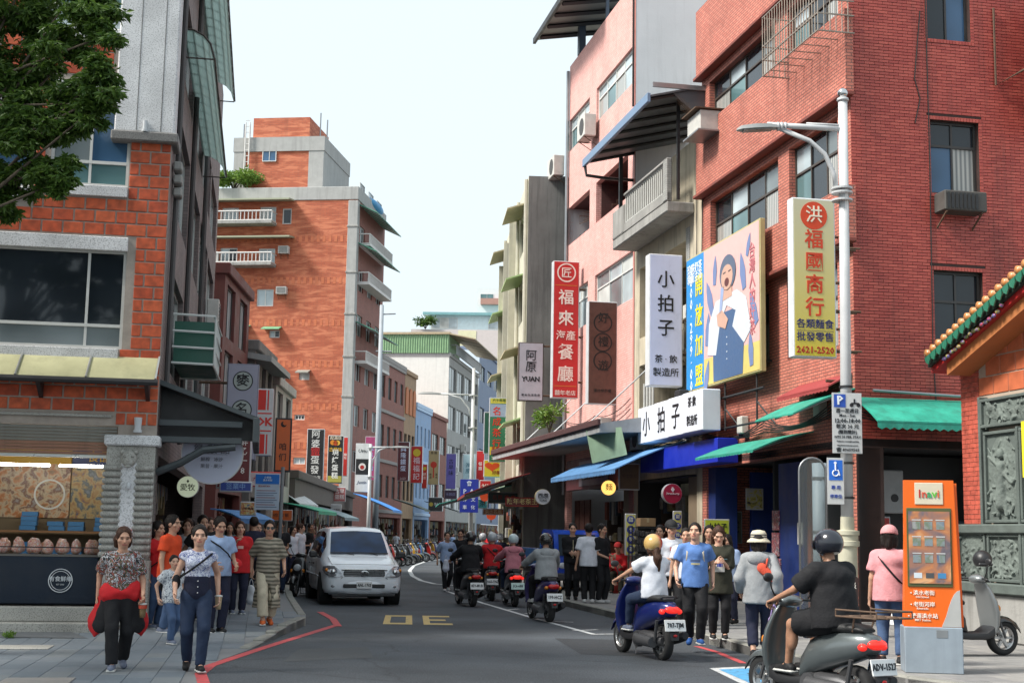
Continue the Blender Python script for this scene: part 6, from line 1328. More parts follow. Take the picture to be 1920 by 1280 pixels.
def _nets(D,lo,vox):
    S=D<0;c=[S[i:S.shape[0]-1+i,j:S.shape[1]-1+j,k:S.shape[2]-1+k] for i in (0,1) for j in (0,1) for k in (0,1)]
    cnt=sum(x.astype(np.int8) for x in c);act=(cnt>0) & (cnt<8);idx=np.argwhere(act)
    if len(idx)==0: return np.zeros((0,3)),[]
    num=np.full(act.shape,-1,np.int64);num[act]=np.arange(len(idx));P=np.zeros((len(idx),3));W=np.zeros(len(idx))
    off=[(i,j,k) for i in (0,1) for j in (0,1) for k in (0,1)]
    val={o: D[idx[:,0]+o[0],idx[:,1]+o[1],idx[:,2]+o[2]] for o in off}
    for a in off:
        for ax in range(3):
            if a[ax]==0:
                b=list(a);b[ax]=1;b=tuple(b);va,vb=val[a],val[b];m=(va<0) != (vb<0);t=np.where(m,va/(np.where(m,va-vb,1)),0)
                q=np.repeat(np.array([a],float),len(idx),0);q[:,ax]+=t;P[m]+=q[m];W[m]+=1
    P=(idx+P/W[:,None])*vox+lo;F=[]
    for ax in range(3):
        s0=[slice(1,-1)]*3;s0[ax]=slice(0,-1);s1=[slice(1,-1)]*3;s1[ax]=slice(1,None)
        A,B_=S[tuple(s0)],S[tuple(s1)];e=np.argwhere(A != B_)
        if len(e)==0: continue
        fl=A[e[:,0],e[:,1],e[:,2]];g=e+1;g[:,ax] -= 1;o1,o2=[(1,2),(2,0),(0,1)][ax]
        def cell(d1,d2):
            q=g.copy();q[:,o1] -= d1;q[:,o2] -= d2;return num[q[:,0],q[:,1],q[:,2]]
        q=np.stack([cell(1,1),cell(0,1),cell(0,0),cell(1,0)],1);q[~fl]=q[~fl][:,::-1];F.append(q)
    return P,np.concatenate(F)
def vol_obj(name,vols,mats,parent,colfn=None):
    """vols: list of (Vol, voxel, folds, seed) polygonized into one mesh"""
    Vs=[];Fs=[];b=0
    for v in vols:
        P,F=v[0].polygonize(v[1],v[2] if len(v)>2 else 0,v[3] if len(v)>3 else 0)
        if len(P)==0: continue
        Vs.append(P);Fs.append(np.asarray(F)+b);b+=len(P)
    P=np.concatenate(Vs);F=np.concatenate(Fs);me=bpy.data.meshes.new(name)
    me.vertices.add(len(P));me.vertices.foreach_set('co',P.astype(np.float32).ravel());me.loops.add(F.size);me.loops.foreach_set('vertex_index',F.astype(np.int32).ravel())
    me.polygons.add(len(F));me.polygons.foreach_set('loop_start',np.arange(0,F.size,4,dtype=np.int32));me.polygons.foreach_set('use_smooth',np.ones(len(F),bool));me.update(calc_edges=True)
    for m in (mats if isinstance(mats,list) else [mats]): me.materials.append(m)
    if colfn is not None:
        c=colfn(P);a=me.color_attributes.new('tint','FLOAT_COLOR','POINT');a.data.foreach_set('color',c.astype(np.float32).ravel())
    return link(bpy.data.objects.new(name,me),parent)
def skinmat():
    m,t,p=nodes('skin');L=t.links;a=N(t,'VertexColor',layer_name='tint');tc=N(t,'TexCoord');n=N(t,'TexNoise',i_Scale=14.0,i_Detail=3.0);L.new(tc.outputs['Object'],n.inputs['Vector'])
    mr=N(t,'MapRange',i_1=.3,i_2=.7,i_3=.9,i_4=1.08);L.new(n.outputs[0],mr.inputs[0]);mx=N(t,'MixRGB',blend_type='MULTIPLY',i_0=1.0);L.new(a.outputs[0],mx.inputs[1]);L.new(mr.outputs[0],mx.inputs[2]);L.new(mx.outputs[0],p.inputs['Base Color'])
    p.inputs['Roughness'].default_value=.5;p.inputs['Specular IOR Level'].default_value=.35;p.inputs['Subsurface Weight'].default_value=.08;p.inputs['Subsurface Radius'].default_value=(.01,.004,.002);return m
M_SKIN=skinmat()
def cloth(name,col,rough=.85,pat=None):
    if name in MATS: return MATS[name]
    if pat is None: return mat(name,col,rough,var=.16,vs_=9,bump=.25,bs=45,spec=.25)
    m,t,p=nodes(name);L=t.links;tc=N(t,'TexCoord');src=tc.outputs['Object'];ty,sc,cols=pat[0],pat[1],pat[2]
    if ty=='spot': x=N(t,'TexVoronoi',i_Scale=float(sc));L.new(src,x.inputs['Vector']);f=x.outputs['Distance'];lo,hi=.25,.5
    elif ty=='stripe':
        x=N(t,'TexWave',bands_direction='Z',i_Scale=float(sc),i_Distortion=2.5,i_Detail=2.0);L.new(src,x.inputs['Vector']);f=x.outputs['Fac'];lo,hi=.3,.7
    else: x=N(t,'TexNoise',i_Scale=float(sc),i_Detail=3.0,i_Distortion=1.5);L.new(src,x.inputs['Vector']);f=x.outputs[0];lo,hi=.36,.64
    cr=N(t,'ValToRGB');cr.color_ramp.interpolation='CONSTANT' if ty != 'stripe' else 'LINEAR';e=cr.color_ramp.elements
    while len(e)<len(cols): e.new(.5)
    for i,c in enumerate(cols): e[i].position=0 if i==0 else lo+(hi-lo)*i/max(1,len(cols)-1);e[i].color=rgb(c)
    L.new(f,cr.inputs[0]);L.new(cr.outputs[0],p.inputs['Base Color']);p.inputs['Roughness'].default_value=rough;MATS[name]=m;return m
def ik(a,b,l1,l2,pole):
    a=Vector(a);b=Vector(b);d=b-a;L_=min(d.length,(l1+l2)*.998);d.normalize();x=(l1*l1-l2*l2+L_*L_)/(2*L_);h=math.sqrt(max(0,l1*l1-x*x));pv=Vector(pole);pv=(pv-d*pv.dot(d)).normalized()
    return a+d*x+pv*h,a+d*L_
def hand_vol(v,wr,d,n,Hs,curl=.5,side=1):
    """palm and five fingers; d points along the hand, n is the palm's facing"""
    d=d.normalized();n=(n-d*n.dot(d)).normalized();w_=d.cross(n)*side;L_=.105*Hs*1.7/1.7;pl=.052*Hs;
    for k in (-1,-.33,.33,1): v.cap(wr,wr+d*pl+w_*k*.018*Hs/1.0,.014,.0125,.012)
    for k,ln in ((-1,.036),(-.33,.043),(.33,.046),(1,.041)):
        b=wr+d*pl+w_*k*.021*Hs;c1=curl*.9;c2=curl*1.9;m_=b+(d*math.cos(c1)+n*math.sin(c1))*ln*.55*Hs;e=m_+(d*math.cos(c2)+n*math.sin(c2))*ln*.5*Hs;v.cap(b,m_,.0095,.0085,.004);v.cap(m_,e,.0085,.0075,.004)
    b=wr+d*.016*Hs+w_*.02*Hs;m_=b+(d*.6+w_*.75+n*.3).normalized()*.034*Hs;v.cap(b,m_,.012,.010,.008);v.cap(m_,m_+(d*.9+w_*.15+n*.35).normalized()*.024*Hs,.0095,.008,.004)
SKIN_T={'light': (.56,.33,.235),'mid': (.47,.265,.18),'tan': (.36,.19,.12)}
def person(label,loc,rz=0,H=1.65,pelvis=None,lean=0.,feet=None,hands=None,footdir=None,headyaw=0.,headpitch=0.,build=1.,tone='mid',top=None,bottom=None,hair=None,shoes=None,hat=None,near=True,group=None,elbow=None,knee=None,extra=None,glasses=False,handcurl=.6,palm=None,female=False,shoulder_yaw=0.,sockcol=None):
    """forward is +y. top=(material, sleeve, hem, loose), bottom=(material, length, flare)"""
    root=thing('person',label,'person',loc,rz,group);s=H;vox=.018 if near else .027
    P=Vector(pelvis) if pelvis else Vector((0,0,.525*s));up=Vector((0,math.sin(lean),math.cos(lean)));fw=Vector((0,math.cos(lean),-math.sin(lean)))
    rot=np.array(Matrix.Rotation(-lean,3,'X'));Zs=Matrix.Rotation(shoulder_yaw,3,'Z')
    sh=.108*s*(.87 if female else .96)*(1+.25*(build-1));hip=.052*s
    S={k: P+up*.268*s+Zs @ Vector((k*sh,0,0)) for k in (-1,1)};ST=P+up*.288*s;Hp={k: P+Vector((k*hip,0,0)) for k in (-1,1)}
    feet=feet or {-1: (-.085,.02,0),1: (.085,-.02,0)};fd=footdir or {-1: (0,1,0),1: (0,1,0)}
    hands=hands or {-1: None,1: None}
    K={};A={};E={};Wr={}
    for k in (-1,1):
        f=Vector(feet[k]);ank=f+Vector((0,0,.045*s));kp=(knee or {}).get(k,(k*.12,1,0));K[k],A[k]=ik(Hp[k],ank,.247*s,.245*s,kp)
        h=hands.get(k);h=Vector(h) if h is not None else S[k]+Vector((k*.055*s,.02*s,-.312*s));ep=(elbow or {}).get(k,(k*.35,-1,-.2));E[k],Wr[k]=ik(S[k],h,.168*s,.152*s,ep)
    hc=P+up*.408*s+Vector((0,.012*s,0));hr=Matrix.Rotation(headyaw,3,'Z') @ Matrix.Rotation(-headpitch-lean*.25,3,'X');hrn=np.array(hr)
    hs=s*1.075
    def hl(x,y,z): return np.array(hc+hr @ Vector((x*hs,y*hs,z*hs)))
    tone_c=np.array(SKIN_T[tone])
    # --- body (skin): trunk, limbs, hands, head
    v=Vol();b=build
    v.ell(P+up*.03*s,(.088*s*b,.062*s*b,.075*s),.04,rot).ell(P+up*.13*s,(.074*s*b,.054*s*b,.09*s),.04,rot).ell(P+up*.225*s,(.09*s*b,.058*s*b,.085*s),.04,rot)
    v.cap(S[-1],ST,.028*s,.036*s,k=.04).cap(S[1],ST,.028*s,.036*s,k=.04);v.cap(P+up*.29*s,hc-up*.03*s,.031*s,.029*s,.02)
    for k in (-1,1):
        v.cap(S[k],E[k],.028*s*b,.022*s,.03).cap(E[k],Wr[k],.0225*s,.0155*s,.015);v.cap(Hp[k],K[k],.05*s*b,.034*s,.03).cap(K[k],A[k],.033*s,.021*s,.02)
        d=(A[k]-K[k]);bottom and bottom[1]>.6 or v.ell(K[k]+d*.32-Vector(fd[k]).normalized()*.012*s,(.033*s,.035*s,.075*s),.02)
        v.cap(A[k],Vector(feet[k])+Vector(fd[k]).normalized()*.07*s+Vector((0,0,.018*s)),.02*s,.017*s,.02)
    parts=[(v,vox)]
    hv=Vol();hv.ell(hl(0,-.006,.012),(.046*hs,.056*hs,.056*hs),.012,hrn).ell(hl(0,.014,-.024),(.037*hs,.040*hs,.045*hs),.016,hrn).ell(hl(0,.033,-.05),(.019*hs,.016*hs,.016*hs),.016,hrn)
    hv.cap(hl(0,.050,.006),hl(0,.062,-.018),.006*hs,.0095*hs,.008).ell(hl(0,.047,.016),(.032*hs,.010*hs,.009*hs),.012,hrn).ell(hl(0,.047,-.037),(.015*hs,.010*hs,.009*hs),.010,hrn)
    for k in (-1,1): hv.ell(hl(k*.046,-.004,-.006),(.006*hs,.014*hs,.018*hs),.004,hrn).ell(hl(k*.03,.034,-.016),(.014*hs,.014*hs,.013*hs),.012,hrn)
    hv.cap(hc-up*.03*hs,hc-up*.085*hs,.029*hs,.031*hs,.02)
    parts.append((hv,.0085 if near else .0145))
    for k in (-1,1):
        if near:
            g=Vol();d=(Wr[k]-E[k]).normalized();g.cap(Wr[k]-d*.03,Wr[k],.0155*s,.0145*s,.01);hand_vol(g,Wr[k],d,Vector((palm or {}).get(k,(-k,.35,0))),s/1.0,handcurl if not isinstance(handcurl,dict) else handcurl[k],k);parts.append((g,.0072))
        else: v.ell(Wr[k]+(Wr[k]-E[k]).normalized()*.045*s,(.02*s,.02*s,.045*s),.02)
    hi_=np.linalg.inv(hrn);hcn=np.array(hc)
    def tint(Pn):
        c=np.ones((len(Pn),4));c[:,:3]=tone_c;q=(Pn-hcn) @ hi_.T/hs;x,y,z=np.abs(q[:,0]),q[:,1],q[:,2];fr=y>.02
        def put(m,col,f=1.0): c[m,:3]=c[m,:3]*(1-f)+np.array(col)*f
        put(fr & (z<-.01) & (z>-.035) & (x<.03),tone_c*np.array([1.08,.92,.9]),.6)
        put(fr & (np.abs(z+.037)<.0055) & (x<.0155),(.36,.10,.09),.85);put(fr & (np.abs(z-.0015)<.0036) & (np.abs(x-.019)<.0078),(.03,.02,.018),.9)
        put(fr & (np.abs(z-.0135-.1*(x-.019))<.0035) & (np.abs(x-.02)<.012),(.05,.033,.028),.65);put((z<-.0665) & (q[:,2]>-.3) & (np.linalg.norm(q,axis=1)<.15),tone_c*.92,1)
        return c
    vol_obj('body',parts,M_SKIN,root,tint)
    # --- trousers, shorts or skirt
    if bottom:
        m_,ln,fl=(list(bottom)+[0])[:3];v=Vol();ex=.011*s/1.65
        v.ell(P+up*.015*s,(.096*s*b,.071*s*b,.085*s),.04,rot).ell(P+up*.075*s,(.084*s*b,.064*s*b,.05*s),.03,rot)
        for k in (-1,1):
            if ln>.5:
                v.cap(Hp[k],K[k],.057*s*b+ex,.041*s+ex*.6+fl*.3,.025);e=K[k]+(A[k]-K[k])*min(1,(ln-.5)*2);v.cap(K[k],e,.041*s+ex*.6+fl*.3,.029*s+ex+fl,.02,end=True)
            else: e=Hp[k]+(K[k]-Hp[k])*(ln*2);v.cap(Hp[k],e,.06*s*b+ex,.050*s+ex+fl,.03,end=True)
        v.plane(P+up*.095*s,up);vol_obj('trousers' if ln>.5 else 'shorts',[(v,vox,.0035 if near else .004,len(label))],m_,root)
    # --- top
    if top:
        m_,sl,hem,lo=(list(top)+[.45,-.02,0])[:4] if len(top)<4 else top;v=Vol();ex=.012+lo
        v.ell(P+up*.13*s,(.076*s*b+ex,.058*s*b+ex,.12*s),.04,rot).ell(P+up*.225*s,(.090*s*b+ex,.064*s*b+ex,.085*s),.04,rot).cap(S[-1],ST,.029*s+ex*.5,.036*s+ex*.5,k=.04).cap(S[1],ST,.029*s+ex*.5,.036*s+ex*.5,k=.04)
        if female: 
            for k in (-1,1): v.ell(P+up*.215*s+fw*.05*s+Vector((k*.04*s,0,0)),(.036*s+ex*.4,.034*s+ex*.4,.036*s),.04)
        v.cap(P+up*.03*s,P+up*.13*s,.089*s*b+ex,.077*s*b+ex,.05,flat=(fw.x,fw.y,fw.z,1.25));low=P+up*(hem*s)
        if hem<-.01: v.cap(P+up*(hem*s-.05),P+up*.1*s,.098*s*b+ex+max(0,-hem)*.22,.084*s*b+ex,.05,flat=(fw.x,fw.y,fw.z,1.22))
        for k in (-1,1):
            if sl>0:
                if sl>1: v.cap(S[k],E[k],.029*s*b+ex*.8,.027*s+ex*.7,.03);v.cap(E[k],E[k]+(Wr[k]-E[k])*(sl-1),.028*s+ex*.7,.021*s+ex*.7,.02,end=True)
                else: v.cap(S[k],S[k]+(E[k]-S[k])*sl,.029*s*b+ex*.8,.031*s+ex*1.1,.03,end=True)
        v.plane(low,-up)
        v.carve(P+up*.325*s+fw*.02*s,(.045*s,.045*s,.028*s))
        if sl <= 0:
            for k in (-1,1): v.carve(S[k]+Vector((k*.035*s,0,-.02*s)),(.04*s,.06*s,.06*s))
        vol_obj('shirt',[(v,vox,.0045 if near else .004,len(label)+3)],m_,root)
    # --- shoes
    if shoes:
        for k in (-1,1):
            f=Vector(feet[k]);d=Vector(fd[k]).normalized();v=Vol();v.cap(f-d*.03*s+Vector((0,0,.026*s)),f+d*.085*s+Vector((0,0,.020*s)),.027*s,.024*s,.02).cap(f+Vector((0,0,.03*s)),f+(A[k]-f).normalized()*.05*s,.026*s,.024*s,.02);v.plane(f+Vector((0,0,.002)),(0,0,-1)) if abs(d.z)<.2 else None
            so_=vol_obj('shoe',[(v,.012 if near else .022)],shoes,root)
            if near and abs(d.z)<.2: MB().box(-.031*s,.031*s,-.058*s,.108*s,0,.016*s,bev=.012).build('sole',mat('sole_white',(.5,.5,.48),.7),so_,loc=(f.x,f.y,f.z),rz=math.atan2(-d.x,d.y))
    # --- hair
    if hair:
        m_,st=hair;v=Vol();v.ell(hl(0,-.009,.0185),(.0515*hs,.0602*hs,.0608*hs),.012,hrn)
        if st in ('bob','long','pony'): v.cap(hl(-.036,-.018,-.01),hl(-.036,-.026,-.05),.026*hs,.022*hs,.02).cap(hl(.036,-.018,-.01),hl(.036,-.026,-.05),.026*hs,.022*hs,.02).cap(hl(0,-.035,0),hl(0,-.04,-.06),.034*hs,.030*hs,.02)
        if st=='long': v.cap(hl(0,-.045,-.03),hl(0,-.055,-.20),.045*hs,.035*hs,.03,flat=(0,1,0,1.9)).cap(hl(-.04,-.02,-.05),hl(-.05,.0,-.18),.022*hs,.014*hs,.02).cap(hl(.04,-.02,-.05),hl(.05,.0,-.18),.022*hs,.014*hs,.02)
        if st=='pony': v.cap(hl(0,-.06,-.01),hl(0,-.085,-.10),.022*hs,.034*hs,.02).cap(hl(0,-.085,-.10),hl(.005,-.075,-.23),.034*hs,.012*hs,.02)
        if st=='bun': v.ell(hl(0,-.06,.035),(.024*hs,.024*hs,.024*hs),.01)
        v.carve(hl(0,.074,-.012),(.046*hs,.064*hs,.070*hs),hrn)
        if st in ('short','bun'): v.carve(hl(0,.02,-.085),(.09*hs,.085*hs,.055*hs),hrn)
        vol_obj('hair',[(v,.0095 if near else .016,.0045,2)],m_,root)
    if glasses:
        for k in (-1,1): MB().cyl(hl(k*.02,.058,.002),hl(k*.02,.062,.002),.014*hs,n=12).build('glasses_lens',mat('lens_black',(.01,.01,.012),.12,var=0),root)
        MB().tube([hl(-.05,.0,.006),hl(-.036,.056,.004),hl(0,.064,.005),hl(.036,.056,.004),hl(.05,0,.006)],.003,5).build('glasses_frame',M_BLK,root)
    if hat: hat(root,hl,hs,hrn,hc,hr)
    root['_j']=0;del root['_j']
    J=dict(S=S,E=E,W=Wr,P=P,up=up,fw=fw,hc=hc,hl=hl,K=K,A=A)
    if extra: extra(root,J,s)
    return root,J
def helmet(col,visor=True,rough=.2,band=None):
    def f(root,hl,s,hrn,hc,hr):
        m_=mat('helmet_'+str(col),col,rough,var=.05,coat=.5) if not isinstance(col,bpy.types.Material) else col
        v=Vol();v.ell(hl(0,-.008,.018),(.073*s,.083*s,.076*s),.01,hrn);v.carve(hl(0,.085,-.03),(.06*s,.07*s,.055*s),hrn);n_=np.array(hr @ Vector((0,.25,1)));v.plane(hl(0,-.02,-.042),-n_/np.linalg.norm(n_))
        h=vol_obj('helmet',[(v,.010)],m_,root)
        if visor:
            w_=Vol();w_.ell(hl(0,.004,.012),(.077*s,.088*s,.06*s),.01,hrn);w_.carve(hl(0,.0,.012),(.0745*s,.085*s,.07*s),hrn);n2=np.array(hr @ Vector((0,1,0)));w_.plane(hl(0,.035,0),-n2);w_.plane(hl(0,0,.035),np.array(hr @ Vector((0,0,1))));w_.plane(hl(0,0,-.02),-np.array(hr @ Vector((0,0,1))))
            try: vol_obj('visor',[(w_,.007)],mat('visor_smoke',(.015,.015,.02),.1,var=0),h)
            except Exception: pass
        MB().tube([hl(-.06,-.01,-.03),hl(-.03,.02,-.075),hl(.03,.02,-.075),hl(.06,-.01,-.03)],.006,5).build('chin_strap',M_BLK,h)
    return f
def sun_hat(col,band):
    def f(root,hl,s,hrn,hc,hr):
        q=hr.to_quaternion();c=Vector(hl(0,-.005,.02));MB().lathe([(.088*s,-.03*s),(.082*s,-.018*s),(.06*s,0),(.057*s,.035*s),(.045*s,.055*s),(.01*s,.062*s)],24,c,q).build('hat',mat('hat_straw',col,.8,bump=.4,bs=80),root,True)
        for z in (.006,.022): MB().lathe([(.061*s,z*s),(.061*s,z*s+.008*s)],24,c,q,False).build('hat_band',mat('hat_band',band,.8),root,True)
    return f
def cap_hat(col,back=False):
    def f(root,hl,s,hrn,hc,hr):
        v=Vol();v.ell(hl(0,-.008,.026),(.060*s,.068*s,.062*s),.01,hrn);v.plane(hl(0,0,.016),-np.array(hr @ Vector((0,.15,1)).normalized()));m_=mat('cap_'+str(col),col,.8,bump=.3,bs=60);h=vol_obj('cap',[(v,.009)],m_,root)
        w_=Vol();w_.ell(hl(0,.055,.018),(.042*s,.052*s,.006*s),.01,hrn);vol_obj('brim',[(w_,.006)],m_,h)
    return f
M_BAG=[postermat('snack_bag_%d' % i,[(.55,.2,.06),(.62,.5,.4),(.5,.12,.08),(.6,.58,.55),(.45,.28,.12)],22,1,i) for i in range(3)]
for k in range(9):
    x=-.45+k*.215+rb.uniform(-.02,.02)
    bv=Vol();hgt=rb.uniform(.19,.25);bv.cap((-.05,0,hgt*.35),(.05,0,hgt*.35),.075,.075,.03).cap((-.045,0,hgt*.7),(.045,0,hgt*.7),.06,.06,.03).cap((-.05,0,hgt*.98),(.05,0,hgt*1.0),.022,.02,.02);bv.plane((0,0,0),(0,0,-1));o=vol_obj('snack_bag',[(bv,.013,.008,k)],M_BAG[k % 3],None)
    o.location=LB.world(-2.2+x+0,.45+.0,.43+.752);o.rotation_euler=(0,0,rb.uniform(0,3));tag(o,'bag of orange crackers on the navy counter, %s from the right' % ['ninth','eighth','seventh','sixth','fifth','fourth','third','second','first'][k],'snack bag','cracker bags on the navy counter')
# ================================================================ VEHICLES
def sup(hw,z0,z1,y,n=14,p=2.6,x0=0):
    cz,hz_=(z0+z1)/2,(z1-z0)/2;r=[]
    for k in range(n):
        a=2*math.pi*k/n;c,s_=math.cos(a),math.sin(a);r.append(Vector((x0+hw*math.copysign(abs(c)**(2/p),c),y,cz+hz_*math.copysign(abs(s_)**(2/p),s_))))
    return r
M_TYRE=mat('tyre_rubber',(.016,.016,.017),.85,var=.2,vs_=12);M_RIM=mat('alloy_rim',(.42,.42,.42),.3,.8);M_PLAS=mat('black_plastic',(.018,.018,.02),.45);M_SEAT=mat('seat_vinyl',(.014,.014,.015),.5,bump=.2,bs=60);M_CHR=mat('chrome',(.6,.6,.6),.12,1,var=0)
M_ENG=mat('engine_grey',(.09,.09,.095),.5,.5);M_TAIL=mat('tail_lens',(.45,.01,.01),.15,var=0);M_TAILON=mat('tail_lens_lit',(.9,.03,.02),.2,var=0,emit=.35);M_AMB=mat('amber_lens',(.6,.2,.02),.15,var=0);M_LENS=mat('clear_lens',(.55,.57,.6),.06,var=0);M_PLATE=mat('plate_white',(.66,.67,.67),.4,var=.05);M_PGR=mat('plate_mint',(.45,.6,.56),.4,var=.05)
def paint(name,c,metal=.25): return mat('paint_'+name,c,.3,metal,var=0,coat=.7)
def wheel(parent,name,c,r,w_,spokes=5,n=28):
    o=bpy.data.objects.new(name,None);link(o,parent);o.location=c;q=Vector((1,0,0)).to_track_quat('Z','Y')
    MB().lathe([(r*.66,-w_*.42),(r*.86,-w_*.5),(r*.97,-w_*.36),(r,-w_*.12),(r,w_*.12),(r*.97,w_*.36),(r*.86,w_*.5),(r*.66,w_*.42),(r*.66,-w_*.42)],n,(0,0,0),q,False).build('tyre',M_TYRE,o,True)
    mb=MB();mb.lathe([(r*.66,-w_*.42),(r*.60,-w_*.3),(r*.60,w_*.3),(r*.66,w_*.42)],n,(0,0,0),q,False);mb.cyl((-w_*.3,0,0),(w_*.3,0,0),r*.2,n=12)
    for k in range(spokes):
        a=2*math.pi*k/spokes;d=Vector((0,math.cos(a),math.sin(a)));e=Vector((0,-math.sin(a),math.cos(a)))
        for s_ in (-1,1):
            x=s_*w_*.2;mb.add([Vector((x,0,0))+d*r*.15+e*r*.09,Vector((x,0,0))+d*r*.15-e*r*.09,Vector((x,0,0))+d*r*.62-e*r*.05,Vector((x,0,0))+d*r*.62+e*r*.05,Vector((x*.5,0,0))+d*r*.15+e*r*.09,Vector((x*.5,0,0))+d*r*.15-e*r*.09,Vector((x*.5,0,0))+d*r*.62-e*r*.05,Vector((x*.5,0,0))+d*r*.62+e*r*.05],[(0,1,2,3),(0,1,5,4),(1,2,6,5),(3,0,4,7)])
    mb.build('rim',M_RIM,o,True,auto=35);return o
def scooter(label,loc,rz,bodym,plate='',lit=False,rack=False,shieldm=None,group=None,lean=0,mint=False,steer=0.,screen=False,box=False):
    o=thing('scooter',label,'scooter',loc,rz,group);shieldm=shieldm or bodym
    wheel(o,'rear_wheel',(0,-.62,.232),.232,.12,6);fwl=wheel(o,'front_wheel',(0,.64,.232),.232,.11,6)
    MB().loft([sup(hw,a,b,y) for y,a,b,hw in ((-.93,.63,.71,.03),(-.88,.58,.75,.09),(-.76,.53,.775,.145),(-.58,.47,.775,.175),(-.35,.40,.75,.18),(-.14,.33,.69,.165),(-.03,.28,.56,.15),(.0,.27,.40,.14))]).build('rear_body',bodym,o,True,auto=50)
    MB().loft([sup(hw,a,b,y,14,3) for y,a,b,hw in ((-.8,.765,.80,.08),(-.72,.755,.835,.12),(-.52,.75,.845,.145),(-.36,.735,.81,.15),(-.12,.69,.79,.135),(.02,.66,.72,.07))]).build('seat',M_SEAT,o,True,auto=50)
    MB().loft([sup(hw,a,b,y,14,4) for y,a,b,hw in ((-.08,.22,.33,.15),(.1,.21,.31,.175),(.3,.21,.32,.175),(.42,.24,.40,.16))]).build('floorboard',M_PLAS,o,True,auto=40)
    sh=[(.26,.36,.46,.15),(.40,.36,.52,.19),(.56,.33,.53,.215),(.72,.30,.49,.205),(.86,.27,.43,.165),(.96,.25,.37,.11)]
    rings=[]
    for z,ya,yb,hw in sh:
        yc,hy=(ya+yb)/2,(yb-ya)/2;rings.append([Vector((hw*math.copysign(abs(math.cos(t_))**.7,math.cos(t_)),yc+hy*(math.sin(t_) if math.sin(t_)>0 else math.sin(t_)*.35),z)) for t_ in [2*math.pi*k/16 for k in range(16)]])
    f_=MB().loft(rings).build('front_shield',shieldm,o,True,auto=60)
    MB().sph((0,.49,.70),(.10,.05,.09),16,10).build('headlight',M_LENS,f_,True)
    for s_ in (-1,1): MB().sph((s_*.15,.47,.62),(.045,.035,.055),10,8).build('turn_signal',M_AMB,f_,True)
    arc=[]
    for k in range(7): a=math.radians(25+k*22);r_=.27;arc.append([Vector((x,.64+r_*math.cos(a)*1.0-(0),.232+r_*math.sin(a)+dz)) for x,dz in ((-.075,-.05),(-.06,.0),(0,.02),(.06,0),(.075,-.05),(.065,-.055),(0,.0),(-.065,-.055))])
    MB().loft(arc).build('front_fender',bodym,o,True,auto=60)
    for s_ in (-1,1): MB().tube([(s_*.075,.64,.232),(s_*.075,.55,.45),(s_*.05,.42,.75)],.018,7).build('fork',M_CHR if False else M_ENG,o)
    hb=MB().sph((0,.27,1.0),(.15,.09,.065),14,10).build('handlebar_cover',shieldm,o,True)
    MB().tube([(-.35,.17,1.0),(-.16,.25,1.01),(.16,.25,1.01),(.35,.17,1.0)],.013,7).build('handlebar',M_PLAS,o,True)
    for s_ in (-1,1):
        MB().cyl((s_*.25,.215,1.005),(s_*.36,.165,.998),.018,n=10).build('grip',M_SEAT,o,True)
        mr_=MB();mr_.tube([(s_*.2,.24,1.02),(s_*.26,.24,1.12),(s_*.30,.22,1.2)],.008,6);mr_.sph((s_*.33,.21,1.235),(.065,.022,.045),12,8);mr_.build('mirror',M_PLAS,o,True)
        MB().tube([(s_*.24,.25,1.0),(s_*.30,.245,.985),(s_*.36,.21,.975)],.006,5).build('brake_lever',M_CHR,o)
    MB().sph((0,-.9,.665),(.115,.05,.05),16,10).build('tail_light',M_TAILON if lit else M_TAIL,o,True)
    for s_ in (-1,1): MB().sph((s_*.125,-.84,.64),(.04,.05,.035),10,8).build('turn_signal',M_AMB if not lit else M_TAILON,o,True)
    MB().loft([[Vector((x,y,z)) for x in (-hw,hw) for z in ()] or [Vector((-hw,y,z)),Vector((hw,y,z)),Vector((hw,y+.03,z)),Vector((-hw,y+.03,z))] for y,z,hw in ((-.80,.60,.08),(-.92,.52,.075),(-.96,.36,.065),(-.98,.28,.05))]).build('rear_fender',M_PLAS,o)
    pl=B(-.15,.15,-.008,.008,-.075,.075,bev=.004).build('plate',M_PGR if mint else M_PLATE,o,loc=(0,-.975,.47));pl.rotation_euler=(R(-14),0,0)
    if plate: lettering(plate,.085,(0,-.011,0),pl,ink('101820'),bold=.02,sx=.8)
    MB().sph((0,-.985,.34),(.03,.012,.018),8,6).build('reflector',M_TAIL,o,True)
    en=MB();en.loft([sup(hw,a,b,y,12,3,-.02) for y,a,b,hw in ((-.70,.20,.30,.06),(-.5,.17,.36,.12),(-.25,.17,.38,.15),(-.05,.2,.34,.12))]);en.cyl((-.15,-.62,.232),(-.15,-.15,.25),.07,.08,n=12);en.cyl((-.17,-.15,.25),(-.10,-.15,.25),.11,n=16);en.build('engine',M_ENG,o,True,auto=40)
    ex=MB();ex.tube([(.08,-.15,.2),(.13,-.3,.19),(.15,-.42,.22)],.022,8);ex.loft([sup(rx,z-rx,z+rx,y,14,2,x) for y,z,rx,x in ((-.40,.22,.03,.15),(-.47,.235,.058,.165),(-.72,.29,.066,.175),(-.88,.325,.062,.18),(-.92,.333,.045,.18))]);ex.build('exhaust',M_PLAS,o,True,auto=40)
    for s_ in (-1,1): MB().tube([(s_*.12,-.62,.25),(s_*.13,-.70,.52)],.022,8).build('shock_absorber',M_CHR if s_>0 else M_ENG,o)
    MB().tube([(-.12,-.05,.2),(-.16,-.12,.05),(.12,-.12,.05),(.1,-.05,.2)],.012,6).build('stand',M_ENG,o)
